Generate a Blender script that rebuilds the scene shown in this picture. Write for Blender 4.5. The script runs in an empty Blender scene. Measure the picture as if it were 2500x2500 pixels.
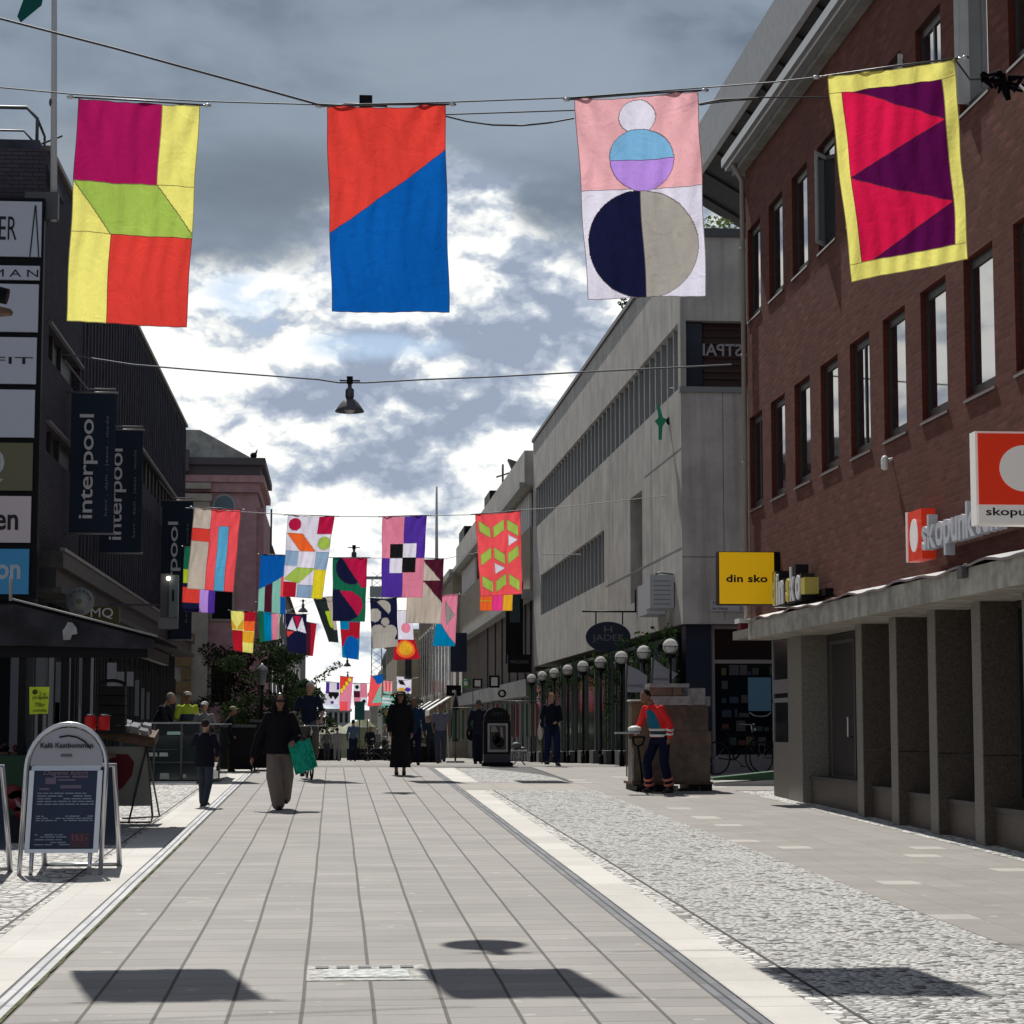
import bpy, bmesh, math, random
import numpy as np
from mathutils import Vector, Matrix
R = math.radians
random.seed(7)
C = bpy.context.scene
COL = C.collection
# ------------------------------------------------------------------ camera
F = 5200.0; CX = 1250.0; CY = 1250.0; CAMZ = 1.70
PITCH = math.atan(518 / F); YAW = math.atan(435 / F * math.cos(PITCH))
cam = bpy.data.cameras.new("camera"); cam.sensor_width = 36; cam.sensor_height = 36
cam.lens = 36 * F / 2500; cam.clip_start = .1; cam.clip_end = 6000
co = bpy.data.objects.new("camera", cam); COL.objects.link(co)
co.location = (0, 0, CAMZ); co.rotation_euler = (math.pi / 2 + PITCH, 0, -YAW)
C.camera = co
C.render.resolution_x = C.render.resolution_y = 1024
# ------------------------------------------------------------------ light
SUN_EL = R(53.0); SUN_AZ = R(8.9)              # sun ahead, 8.9 degrees left of the street's axis
sl = bpy.data.lights.new("sun", 'SUN'); sl.energy = 4.7; sl.angle = R(.55); sl.color = (1, .955, .89)
so = bpy.data.objects.new("sun", sl); COL.objects.link(so)
sdir = Vector((-math.sin(SUN_AZ) * math.cos(SUN_EL), math.cos(SUN_AZ) * math.cos(SUN_EL), math.sin(SUN_EL)))
so.rotation_euler = sdir.to_track_quat('Z', 'Y').to_euler()
C.view_settings.view_transform = 'Standard'; C.view_settings.look = 'None'
C.view_settings.exposure = .14; C.view_settings.gamma = 1

class NT:
    """small helper for node trees"""
    def __init__(s, tree): s.t = tree; s.n = tree.nodes; s.l = tree.links
    def new(s, typ, **kw):
        n = s.n.new(typ)
        for k, v in kw.items():
            if k == 'inp':
                for a, b in v.items(): s.set(n, a, b)
            else: setattr(n, k, v)
        return n
    def set(s, n, a, b):
        if isinstance(b, bpy.types.NodeSocket): s.l.new(b, n.inputs[a])
        else: n.inputs[a].default_value = b
    def m(s, op, a, b=0.0, c=None, clamp=False):
        n = s.n.new('ShaderNodeMath'); n.operation = op; n.use_clamp = clamp
        s.set(n, 0, a); s.set(n, 1, b)
        if c is not None: s.set(n, 2, c)
        return n.outputs[0]
    def mix(s, f, a, b, bt='MIX'):
        n = s.n.new('ShaderNodeMix'); n.data_type = 'RGBA'; n.blend_type = bt
        s.set(n, 0, f); s.set(n, 6, a if not isinstance(a, tuple) else (*a[:3], 1)); s.set(n, 7, b if not isinstance(b, tuple) else (*b[:3], 1))
        return n.outputs[2]
    def step(s, v, a, b):
        n = s.n.new('ShaderNodeMapRange'); n.interpolation_type = 'SMOOTHSTEP'
        s.set(n, 0, v); s.set(n, 1, a); s.set(n, 2, b); return n.outputs[0]
    def noise(s, vec, scale, detail=4, rough=.5, dist=0.0):
        n = s.new('ShaderNodeTexNoise'); s.set(n, 'Vector', vec); s.set(n, 'Scale', scale)
        s.set(n, 'Detail', detail); s.set(n, 'Roughness', rough); s.set(n, 'Distortion', dist)
        return n.outputs[0]

# ------------------------------------------------------------------ sky
w = bpy.data.worlds.new("World"); C.world = w; w.use_nodes = True
T = NT(w.node_tree); T.n.clear()
tc = T.new('ShaderNodeTexCoord')
sky = T.new('ShaderNodeTexSky', sky_type='NISHITA', sun_disc=False, sun_elevation=SUN_EL, sun_rotation=-SUN_AZ)
skyc = T.new('ShaderNodeVectorMath', operation='SCALE', inp={0: sky.outputs[0], 'Scale': .10}).outputs[0]
sep = T.new('ShaderNodeSeparateXYZ', inp={0: tc.outputs['Generated']})
sx, sy, sz = sep.outputs
az = T.m('MULTIPLY', T.m('ARCTAN2', sx, sy), 57.29578)      # degrees right of the street's axis
el = T.m('MULTIPLY', T.m('ARCSINE', sz), 57.29578)
def cloud_vec(dx, dy, sxy):
    a = T.m('ADD', az, dx); b = T.m('MULTIPLY', T.m('ADD', el, dy), sxy)
    n = T.new('ShaderNodeCombineXYZ'); T.set(n, 0, a); T.set(n, 1, b); T.set(n, 2, 3.7); return n.outputs[0]
def warped(dx, dy, sxy, amt):      # cloud coordinates pushed about by a soft noise
    v = cloud_vec(dx, dy, sxy); n = T.new('ShaderNodeTexNoise', inp={'Vector': v, 'Scale': .45, 'Detail': 5, 'Roughness': .6})
    o = T.new('ShaderNodeVectorMath', operation='SCALE', inp={0: n.outputs['Color'], 'Scale': amt}).outputs[0]
    return T.new('ShaderNodeVectorMath', operation='ADD', inp={0: v, 1: o}).outputs[0]
def puffs(dx, dy):
    v = T.new('ShaderNodeTexVoronoi', voronoi_dimensions='2D', feature='F1', inp={'Vector': warped(dx, dy, 1.5, 1.5), 'Scale': .44, 'Detail': 3.0, 'Roughness': .46, 'Lacunarity': 2.3})
    return v.outputs['Distance']
nA = T.noise(cloud_vec(0, 0, 1.5), .20, 6, .52, .25)
pA = puffs(0, 0); pB = puffs(-.08, .40)
nM = T.noise(cloud_vec(17, -4, 1.6), .50, 7, .55, .3)
nL = T.noise(cloud_vec(31, 8, 1.5), .12, 3, .5, .2)
nS = T.noise(cloud_vec(-12, 3, 2.6), .13, 5, .48, .3)
def blob(a0, e0, ra, re):       # soft patch of the sky in azimuth / elevation
    da = T.m('DIVIDE', T.m('SUBTRACT', az, a0), ra); de = T.m('DIVIDE', T.m('SUBTRACT', el, e0), re)
    d = T.m('ADD', T.m('MULTIPLY', da, da), T.m('MULTIPLY', de, de))
    return T.step(d, 1.0, 0.0)
# cumulus deck: lit puffs against blue grey undersides
wht = T.m('MULTIPLY_ADD', nA, 1.3, -.17)
wht = T.m('ADD', wht, T.m('MULTIPLY', T.m('SUBTRACT', .40, pA), .34))
wht = T.m('ADD', wht, T.m('MULTIPLY', T.m('SUBTRACT', pB, pA), .72))
wht = T.m('ADD', wht, T.m('MULTIPLY', T.m('SUBTRACT', nM, .5), .50))
for a0, e0, ra, re, k in [(2.6, 12.4, 2.6, 2.6, .46), (-2.2, 10.6, 3.4, 2.0, .44), (-4.6, 9.6, 2.4, 1.6, .3), (-3.6, 6.8, 3.6, 1.9, .26), (.3, 7.6, 2.2, .8, .16), (0.5, 4.6, 7, 2.2, .26), (4.4, 6.9, 1.4, 1.3, .34), (6.2, 5.8, 1.5, 1.5, .3),
                          (5.2, 10.6, 3.2, 2.0, -.30), (1.7, 9.0, 2.0, .55, -.26), (1.6, 6.9, 1.8, .8, -.34), (-1.2, 8.2, 1.2, .5, -.16), (4.0, 8.4, 1.6, .8, -.2)]:
    wht = T.m('ADD', wht, T.m('MULTIPLY', blob(a0, e0, ra, re), k))
wht = T.m('ADD', wht, T.m('MULTIPLY', T.step(az, -10.5, -14), .40))  # extra bright cloud left of the view, added for the window panes to reflect
wht = T.m('ADD', wht, T.m('MULTIPLY', T.step(el, 5.5, 1.0), .36))
wht = T.m('MULTIPLY_ADD', wht, .98, .11)
rp = T.new('ShaderNodeValToRGB', inp={0: wht}); cr = rp.color_ramp; cr.interpolation = 'EASE'
cr.elements[0].position = .16; cr.elements[0].color = (.30, .355, .46, 1); cr.elements[1].position = .93; cr.elements[1].color = (1.0, 1.0, .96, 1)
for q_, c_ in [(.38, (.40, .46, .56)), (.54, (.56, .61, .68)), (.66, (.78, .81, .82)), (.76, (.93, .94, .91))]: e_ = cr.elements.new(q_); e_.color = (*c_, 1)
deck = rp.outputs[0]
gap = T.m('MULTIPLY', T.step(nL, .54, .68), T.step(wht, .5, .2))
gap = T.m('MAXIMUM', gap, T.m('MULTIPLY', blob(-2.5, 11.4, 1.5, .8), T.step(nM, .60, .44)))
gap = T.m('MAXIMUM', gap, T.m('MULTIPLY', blob(1.0, 10.1, 2.8, .5), T.step(nM, .62, .42)))
deck = T.mix(T.m('MULTIPLY', gap, .7), deck, T.mix(.35, skyc, (.36, .57, .85)))
# dark layer above
edge = T.m('ADD', el, T.m('MULTIPLY', T.m('SUBTRACT', nA, .5), 5.5))
edge = T.m('ADD', edge, T.m('MULTIPLY', T.m('SUBTRACT', nM, .5), 2.2))
edge = T.m('SUBTRACT', edge, T.m('MULTIPLY', blob(2.7, 14, 2.6, 3.2), 2.2))
edge = T.m('ADD', edge, T.m('MULTIPLY', blob(-4.0, 13.0, 5.0, 1.8), 1.2))
edge = T.m('SUBTRACT', edge, T.m('MULTIPLY', T.step(az, -10.5, -14), 9))
dk = T.step(edge, 12.4, 14.3)
dcol = T.mix(T.step(nS, .28, .74), (.135, .175, .235), (.28, .335, .405))
dcol = T.mix(T.m('MULTIPLY', T.step(nM, .36, .66), .45), dcol, (.27, .325, .395))
dcol = T.mix(T.m('MULTIPLY', blob(-1.5, 14.3, 4.0, 1.6), .55), dcol, (.115, .145, .175))
dcol = T.mix(T.m('MULTIPLY', blob(6.5, 17.0, 5, 2.2), .45), dcol, (.29, .345, .42))
dcol = T.mix(T.m('MULTIPLY', blob(-7.2, 15.0, 2.5, 1.1), .45), dcol, (.34, .38, .42))
dcol = T.mix(T.step(el, 21, 42), dcol, (.115, .145, .20))
deck = T.mix(dk, deck, dcol)
# behind the photographer and at the sides: plain broken overcast, below the horizon: dim
back = T.step(sy, .75, .3)
deck = T.mix(T.m('MULTIPLY', back, .8), deck, (.24, .275, .34))
deck = T.mix(T.step(el, 0.0, -2.0), deck, (.12, .12, .12))
bg = T.new('ShaderNodeBackground', inp={'Color': deck, 'Strength': 1.0})
T.l.new(bg.outputs[0], T.new('ShaderNodeOutputWorld').inputs[0])

# ------------------------------------------------------------------ geometry helpers
def _ray(u, v):
    x = (u - CX) / F; y = -(v - CY) / F
    r = Vector((math.cos(YAW), -math.sin(YAW), 0)); f = Vector((math.sin(YAW) * math.cos(PITCH), math.cos(YAW) * math.cos(PITCH), math.sin(PITCH)))
    return f + r * x + r.cross(f) * y
def U(u, v, Y):                       # point seen at photograph pixel (u,v) at depth Y down the street
    d = _ray(u, v); t = Y / d.y; return Vector((0, 0, CAMZ)) + d * t
def UX(u, v, X):
    d = _ray(u, v); t = X / d.x; return Vector((0, 0, CAMZ)) + d * t
def g(y):                             # street level: rises to a crest 49 m away, then falls
    pts = [(-300, -.6), (-40, -.6), (0, 0), (20, .3), (40, .6), (46, .68), (50, .72), (56, .66), (66, .5), (90, .14), (140, -.45), (200, -.9), (320, -1.2), (3000, -1.2)]
    for (a, b), (c, d) in zip(pts, pts[1:]):
        if y <= c: return b + (d - b) * (y - a) / (c - a)
    return -1.2
def UG(u, v):
    d = _ray(u, v); lo, hi = 5.0, 300.0
    for _ in range(50):
        m = (lo + hi) / 2; z = CAMZ + d.z * m / d.y
        if z > g(m): lo = m
        else: hi = m
    return U(u, v, lo)

def origin(o):
    v = Vector((0, 0, 0))
    while o: v += o.location; o = o.parent
    return v
MATS = {}
class MB:
    """collects shapes, then links them as one mesh object"""
    def __init__(s): s.v = []; s.f = []; s.mi = []; s.smooth = []
    def add(s, vs, fs, m=0, sm=False):
        k = len(s.v); s.v += [tuple(p) for p in vs]
        for f in fs: s.f.append([i + k for i in f]); s.mi.append(m); s.smooth.append(sm)
        return s
    def box(s, x0, x1, y0, y1, z0, z1, m=0):
        vs = [(x, y, z) for z in (z0, z1) for y in (y0, y1) for x in (x0, x1)]
        return s.add(vs, [(0, 2, 3, 1), (4, 5, 7, 6), (0, 1, 5, 4), (2, 6, 7, 3), (0, 4, 6, 2), (1, 3, 7, 5)], m)
    def quad(s, a, b, c, d, m=0): return s.add([a, b, c, d], [(0, 1, 2, 3)], m)
    def slab(s, pts, off, m=0):       # polygon extruded by vector off
        n = len(pts); off = Vector(off); vs = [Vector(p) for p in pts]; vs += [p + off for p in vs[:n]]
        return s.add(vs, [list(range(n))[::-1], list(range(n, 2 * n))] + [(i, (i + 1) % n, n + (i + 1) % n, n + i) for i in range(n)], m)
    def tube(s, pts, r, seg=8, m=0, caps=True, sm=True):
        pts = [Vector(p) for p in pts]; rs = r if isinstance(r, (list, tuple)) else [r] * len(pts)
        vs = []; fs = []; prev = None
        for i, p in enumerate(pts):
            t = (pts[min(i + 1, len(pts) - 1)] - pts[max(i - 1, 0)])
            t = t.normalized() if t.length > 1e-9 else Vector((0, 0, 1))
            if prev is None: a = t.orthogonal().normalized()
            else:
                a = prev - t * prev.dot(t); a = a.normalized() if a.length > 1e-6 else t.orthogonal().normalized()
            prev = a; b = t.cross(a)
            for k in range(seg):
                q = 2 * math.pi * k / seg; vs.append(p + (a * math.cos(q) + b * math.sin(q)) * rs[i])
        for i in range(len(pts) - 1):
            for k in range(seg):
                fs.append((i * seg + k, i * seg + (k + 1) % seg, (i + 1) * seg + (k + 1) % seg, (i + 1) * seg + k))
        s.add(vs, fs, m, sm)
        if caps:
            n = len(s.v) - len(vs); s.f.append([n + k for k in range(seg)][::-1]); s.mi.append(m); s.smooth.append(False)
            s.f.append([n + (len(pts) - 1) * seg + k for k in range(seg)]); s.mi.append(m); s.smooth.append(False)
        return s
    def lathe(s, c, prof, seg=20, m=0, axis='Z', sm=True):   # prof: [(r, h)]
        c = Vector(c); vs = []; fs = []
        for r, h in prof:
            for k in range(seg):
                q = 2 * math.pi * k / seg; a, b = r * math.cos(q), r * math.sin(q)
                vs.append(c + (Vector((a, b, h)) if axis == 'Z' else Vector((a, h, b)) if axis == 'Y' else Vector((h, a, b))))
        for i in range(len(prof) - 1):
            for k in range(seg): fs.append((i * seg + k, i * seg + (k + 1) % seg, (i + 1) * seg + (k + 1) % seg, (i + 1) * seg + k))
        fs.append(list(range(seg))[::-1]); fs.append([(len(prof) - 1) * seg + k for k in range(seg)])
        return s.add(vs, fs, m, sm)
    def ball(s, c, r, m=0, seg=14, rings=8):
        rr = r if isinstance(r, (tuple, list)) else (r, r, r); c = Vector(c); vs = []; fs = []
        for i in range(rings + 1):
            t = math.pi * i / rings
            for k in range(seg):
                q = 2 * math.pi * k / seg
                vs.append(c + Vector((rr[0] * math.sin(t) * math.cos(q), rr[1] * math.sin(t) * math.sin(q), rr[2] * math.cos(t))))
        for i in range(rings):
            for k in range(seg): fs.append((i * seg + k, (i + 1) * seg + k, (i + 1) * seg + (k + 1) % seg, i * seg + (k + 1) % seg))
        return s.add(vs, fs, m, True)
    def build(s, name, mats, parent=None):
        if not isinstance(mats, (list, tuple)): mats = [mats]
        me = bpy.data.meshes.new(name); off = origin(parent) if parent else Vector((0, 0, 0))
        me.from_pydata([(p[0] - off.x, p[1] - off.y, p[2] - off.z) for p in s.v], [], s.f)
        for mm in mats: me.materials.append(mm)
        me.polygons.foreach_set('material_index', s.mi); me.polygons.foreach_set('use_smooth', s.smooth)
        me.update(); me.validate()
        o = bpy.data.objects.new(name, me); COL.objects.link(o)
        if parent: o.parent = parent
        return o
def thing(name, loc, label, cat, group=None):
    o = bpy.data.objects.new(name, None); COL.objects.link(o); o.location = loc; o.empty_display_size = .2
    return tag(o, label, cat, group)
def tag(o, label, cat, group=None):
    o['label'] = label; o['category'] = cat
    if group: o['group'] = group
    return o
def struct(o): o['kind'] = 'structure'; return o
def copy_tree(o, parent=None):
    c = o.copy(); COL.objects.link(c); c.parent = parent
    for ch in list(o.children): copy_tree(ch, c)
    return c
def text(body, size, ext=.01, font_off=0.0, spacing=1.0, shear=0.0):
    """lettering as mesh data: returns (verts, faces, width, height) in the XY plane, starting at the origin"""
    cu = bpy.data.curves.new('lettering', 'FONT'); cu.body = body; cu.size = size; cu.extrude = ext; cu.offset = font_off
    cu.space_character = spacing; cu.resolution_u = 3; cu.shear = shear
    ob = bpy.data.objects.new('lettering', cu); COL.objects.link(ob)
    dg = bpy.context.evaluated_depsgraph_get(); me = bpy.data.meshes.new_from_object(ob.evaluated_get(dg))
    vs = [v.co.copy() for v in me.vertices]; fs = [list(p.vertices) for p in me.polygons]
    bpy.data.objects.remove(ob); bpy.data.curves.remove(cu); bpy.data.meshes.remove(me)
    x0 = min(v.x for v in vs); x1 = max(v.x for v in vs); y0 = min(v.y for v in vs); y1 = max(v.y for v in vs)
    vs = [Vector((v.x - x0, v.y - y0, v.z)) for v in vs]
    return vs, fs, x1 - x0, y1 - y0
def put_text(mb, body, org, right, up, width=None, height=None, m=0, ext=.01, **kw):
    """place lettering with its lower left corner at org"""
    vs, fs, W, H = text(body, 1.0, 0.01, **kw)
    sx_ = (width / W) if width else (height / H); sy_ = (height / H) if height else (width / W)
    right = Vector(right).normalized(); up = Vector(up).normalized(); nrm = right.cross(up); org = Vector(org)
    mb.add([org + right * (v.x * sx_) + up * (v.y * sy_) + nrm * (v.z / .01 * ext) for v in vs], fs, m)

# ------------------------------------------------------------------ materials
def mat(name, col, rough=.7, metal=0.0, spec=.25, var=0.0, vscale=4.0, bump=0.0, bscale=30.0, emit=None, es=0, streak=0.0, alpha=None, coord='Object'):
    if name in MATS: return MATS[name]
    m = bpy.data.materials.new(name); m.use_nodes = True; t = NT(m.node_tree); b = t.n['Principled BSDF']
    b.inputs['Base Color'].default_value = (*col, 1); b.inputs['Roughness'].default_value = rough
    b.inputs['Metallic'].default_value = metal; b.inputs['Specular IOR Level'].default_value = spec
    if var or bump or streak:
        tcn = t.new('ShaderNodeNewGeometry').outputs['Position']
        c = (*col, 1)
        if var:
            n = t.noise(tcn, vscale, 6, .6)
            f = t.step(n, .3, .7)
            c = t.mix(f, tuple(x * (1 - var) for x in col), tuple(min(1, x * (1 + var)) for x in col))
        if streak:
            mp = t.new('ShaderNodeMapping', inp={'Vector': tcn, 'Scale': (2.2, 2.2, .12)}).outputs[0]
            c = t.mix(t.m('MULTIPLY', t.step(t.noise(mp, 1.6, 6, .62), .42, .72), streak), c, tuple(x * .45 for x in col))
        if isinstance(c, bpy.types.NodeSocket): t.l.new(c, b.inputs['Base Color'])
        if bump:
            bn = t.new('ShaderNodeBump', inp={'Height': t.noise(tcn, bscale, 5, .6), 'Strength': bump, 'Distance': .01})
            t.l.new(bn.outputs[0], b.inputs['Normal'])
    if emit:
        b.inputs['Emission Color'].default_value = (*emit, 1); b.inputs['Emission Strength'].default_value = es
    MATS[name] = m; return m
def attr_mat(name, transl=.0, rough=.8, wrinkle=0.0):
    if name in MATS: return MATS[name]
    m = bpy.data.materials.new(name); m.use_nodes = True; t = NT(m.node_tree); t.n.clear()
    a = t.new('ShaderNodeAttribute', attribute_name='tint').outputs[0]
    geo = t.new('ShaderNodeNewGeometry').outputs['Position']
    n = t.noise(geo, 90, 3, .6)
    col = t.mix(t.m('MULTIPLY', t.step(n, .3, .7), .10), a, (0, 0, 0))
    d = t.new('ShaderNodeBsdfDiffuse', inp={'Color': col, 'Roughness': .5}).outputs[0]
    mp = t.new('ShaderNodeMapping', inp={'Vector': geo, 'Rotation': (0, .5, 0), 'Scale': (1, .2, .22)}).outputs[0]
    hgt = t.m('ADD', t.noise(mp, 9, 5, .6, .6), t.m('MULTIPLY', t.noise(geo, 5, 4, .6, 1.2), .8))
    bn = t.new('ShaderNodeBump', inp={'Height': hgt, 'Strength': .38, 'Distance': .035}).outputs[0]
    t.l.new(bn, d.node.inputs['Normal'])
    tr = t.new('ShaderNodeBsdfTranslucent', inp={'Color': col, 'Normal': bn}).outputs[0]
    mx = t.new('ShaderNodeMixShader', inp={0: transl}); t.l.new(d, mx.inputs[1]); t.l.new(tr, mx.inputs[2])
    t.l.new(mx.outputs[0], t.new('ShaderNodeOutputMaterial').inputs[0]); MATS[name] = m; return m
def brick_mat(name, c1, c2, mortar, bw=.26, bh=.075, bump=.6, ms=.008, lit_edges=0.0):
    m = bpy.data.materials.new(name); m.use_nodes = True; t = NT(m.node_tree); b = t.n['Principled BSDF']
    pos = t.new('ShaderNodeNewGeometry').outputs['Position']
    s = t.new('ShaderNodeSeparateXYZ', inp={0: pos})
    cv = t.new('ShaderNodeCombineXYZ', inp={0: t.m('ADD', s.outputs[0], s.outputs[1]), 1: s.outputs[2]}).outputs[0]
    br = t.new('ShaderNodeTexBrick', inp={'Vector': cv, 'Color1': (*c1, 1), 'Color2': (*c2, 1), 'Mortar': (*mortar, 1), 'Scale': 1.0,
                                           'Mortar Size': ms, 'Brick Width': bw, 'Row Height': bh, 'Bias': 0.0})
    n = t.noise(pos, .8, 6, .6)
    n2 = t.noise(pos, 14, 4, .6)
    c = t.mix(t.m('MULTIPLY', t.step(n, .3, .72), .35), br.outputs[0], tuple(x * .55 for x in c1))
    c = t.mix(t.m('MULTIPLY', t.step(n2, .55, .75), .35), c, tuple(min(1, x * 1.7) for x in c2))
    t.l.new(c, b.inputs['Base Color']); b.inputs['Roughness'].default_value = .9; b.inputs['Specular IOR Level'].default_value = .08
    h = t.m('SUBTRACT', t.m('MULTIPLY', n2, .4), br.outputs[1])
    if lit_edges:     # slanting runs of proud bricks, shown only by lit edges painted paler
        q = t.m('FRACT', t.m('ADD', t.m('MULTIPLY', s.outputs[1], 1.1), t.m('MULTIPLY', t.m('PINGPONG', s.outputs[2], .6), 1.6)))
        q2 = t.m('GREATER_THAN', t.m('FRACT', t.m('MULTIPLY', s.outputs[2], 6.66)), .5)
        rm = t.m('MULTIPLY', t.m('MULTIPLY', t.step(q, .62, .72), q2), t.step(t.noise(pos, .5, 2, .5), .42, .58))
        t.l.new(t.mix(t.m('MULTIPLY', rm, .28), c, tuple(x * 1.7 for x in c1)), b.inputs['Base Color'])
    bn = t.new('ShaderNodeBump', inp={'Height': h, 'Strength': bump, 'Distance': .02}); t.l.new(bn.outputs[0], b.inputs['Normal'])
    MATS[name] = m; return m
def slab_mat(name, x0, dx, dy, c1, c2, joint, jx=.006, jy=.0035, light=.0):
    m = bpy.data.materials.new(name); m.use_nodes = True; t = NT(m.node_tree); b = t.n['Principled BSDF']
    pos = t.new('ShaderNodeNewGeometry').outputs['Position']; s = t.new('ShaderNodeSeparateXYZ', inp={0: pos})
    wob = t.m('MULTIPLY', t.m('SUBTRACT', t.noise(pos, .35, 2, .5), .5), .02)
    cx = t.m('DIVIDE', t.m('SUBTRACT', t.m('ADD', s.outputs[0], wob), x0), dx)
    col = t.m('FLOOR', cx); fx = t.m('FRACT', cx)
    off = t.m('FRACT', t.m('MULTIPLY', t.m('SINE', t.m('MULTIPLY', col, 12.9898)), 43.758))
    cy = t.m('ADD', t.m('DIVIDE', s.outputs[1], dy), off)
    row = t.m('FLOOR', cy); fy = t.m('FRACT', cy)
    wn = t.new('ShaderNodeTexWhiteNoise', noise_dimensions='2D'); cv = t.new('ShaderNodeCombineXYZ', inp={0: col, 1: row}); t.l.new(cv.outputs[0], wn.inputs['Vector'])
    r = wn.outputs[0]
    base = t.mix(r, c1, c2)
    if light: base = t.mix(t.m('MULTIPLY', t.m('GREATER_THAN', r, .965), light), base, (.62, .60, .56))
    n = t.noise(pos, 1.1, 7, .62); n2 = t.noise(pos, 60, 4, .7)
    base = t.mix(t.m('MULTIPLY', t.step(n, .38, .68), .34), base, tuple(x * .62 for x in c1))
    base = t.mix(t.m('MULTIPLY', t.step(n2, .3, .8), .25), base, tuple(min(1, x * 1.3) for x in c2))
    ex = t.m('MULTIPLY', t.m('MINIMUM', fx, t.m('SUBTRACT', 1, fx)), dx); ey = t.m('MULTIPLY', t.m('MINIMUM', fy, t.m('SUBTRACT', 1, fy)), dy)
    jm = t.m('MAXIMUM', t.step(ex, jx * 1.5, jx * .7), t.m('MULTIPLY', t.step(ey, jy * 1.6, jy * .6), .6))
    spots = t.m('GREATER_THAN', t.noise(pos, 5.5, 2, .4), .73)
    base = t.mix(t.m('MULTIPLY', spots, .3), base, (.55, .54, .5))
    t.l.new(t.mix(jm, base, joint), b.inputs['Base Color']); b.inputs['Roughness'].default_value = .75; b.inputs['Specular IOR Level'].default_value = .3
    h = t.m('SUBTRACT', t.m('MULTIPLY_ADD', n2, .25, t.m('MULTIPLY', r, .25)), jm)
    t.l.new(t.new('ShaderNodeBump', inp={'Height': h, 'Strength': .5, 'Distance': .006}).outputs[0], b.inputs['Normal'])
    MATS[name] = m; return m
def cobble_mat(name, size, cols, joint, strength=1.0):
    m = bpy.data.materials.new(name); m.use_nodes = True; t = NT(m.node_tree); b = t.n['Principled BSDF']
    pos = t.new('ShaderNodeNewGeometry').outputs['Position']
    s = t.new('ShaderNodeSeparateXYZ', inp={0: pos}); cv = t.new('ShaderNodeCombineXYZ', inp={0: s.outputs[0], 1: s.outputs[1]}).outputs[0]
    sc = 1 / size
    v1 = t.new('ShaderNodeTexVoronoi', voronoi_dimensions='2D', feature='F1', distance='EUCLIDEAN', inp={'Vector': cv, 'Scale': sc, 'Randomness': .9})
    v2 = t.new('ShaderNodeTexVoronoi', voronoi_dimensions='2D', feature='F2', distance='EUCLIDEAN', inp={'Vector': cv, 'Scale': sc, 'Randomness': .9})
    e = t.m('SUBTRACT', v2.outputs['Distance'], v1.outputs['Distance'])
    cs = t.new('ShaderNodeSeparateColor', inp={0: v1.outputs['Color']})
    ramp = t.new('ShaderNodeValToRGB', inp={0: cs.outputs[0]}); cr = ramp.color_ramp; cr.interpolation = 'CONSTANT'
    cr.elements[0].position = 0; cr.elements[0].color = (*cols[0], 1); cr.elements[1].position = 1 / len(cols); cr.elements[1].color = (*cols[1], 1)
    for i in range(2, len(cols)): q = cr.elements.new(i / len(cols)); q.color = (*cols[i], 1)
    n = t.noise(pos, 40, 4, .7); big = t.noise(pos, .9, 4, .6)
    c = t.mix(t.m('MULTIPLY', n, .16), ramp.outputs[0], (.30, .30, .29))
    c = t.mix(t.m('MULTIPLY', t.step(big, .4, .7), .18), c, (.36, .35, .33))
    jm = t.step(e, .16, .05)
    t.l.new(t.mix(jm, c, joint), b.inputs['Base Color']); b.inputs['Roughness'].default_value = .8; b.inputs['Specular IOR Level'].default_value = .3
    h = t.m('ADD', t.m('MULTIPLY', t.step(e, 0.0, .55), 1.0), t.m('MULTIPLY', n, .35))
    t.l.new(t.new('ShaderNodeBump', inp={'Height': h, 'Strength': strength, 'Distance': .02}).outputs[0], b.inputs['Normal'])
    MATS[name] = m; return m

M_road = slab_mat('concrete_slabs', -1.68, .381, .33, (.222, .212, .200), (.288, .276, .26), (.075, .068, .058), jx=.009, jy=.007)
M_pave = slab_mat('pavement_slabs', 4.5, .36, .36, (.228, .215, .200), (.266, .252, .235), (.165, .153, .136), jx=.003, jy=.004, light=.4)
M_kerb = slab_mat('kerb_stone', 2.27, .40, 1.05, (.47, .455, .42), (.55, .535, .50), (.27, .255, .23), jx=.001, jy=.008)
M_drain = slab_mat('drain_stone', 2.13, .065, .5, (.40, .42, .43), (.54, .55, .56), (.10, .10, .105), jx=.008, jy=.006)
M_draindark = slab_mat('drain_iron', 2.13, .065, .5, (.10, .11, .125), (.18, .19, .21), (.03, .03, .035), jx=.008, jy=.006)
M_cob = cobble_mat('granite_cobbles', .062, [(.50, .51, .49), (.57, .57, .55), (.46, .47, .46), (.60, .60, .57), (.09, .09, .09), (.54, .53, .51), (.25, .25, .24), (.53, .53, .51), (.56, .55, .53)], (.26, .26, .25), .9)
M_cobbig = cobble_mat('granite_setts', .10, [(.60, .60, .57), (.70, .69, .66), (.50, .50, .48), (.72, .71, .68), (.22, .21, .20), (.64, .63, .60)], (.15, .14, .13), 1.0)
M_asph = mat('asphalt', (.10, .10, .098), .9, var=.3, vscale=.7, bump=.3)
M_moss = mat('moss', (.09, .10, .045), .95, var=.5, vscale=20, bump=.8)

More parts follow.
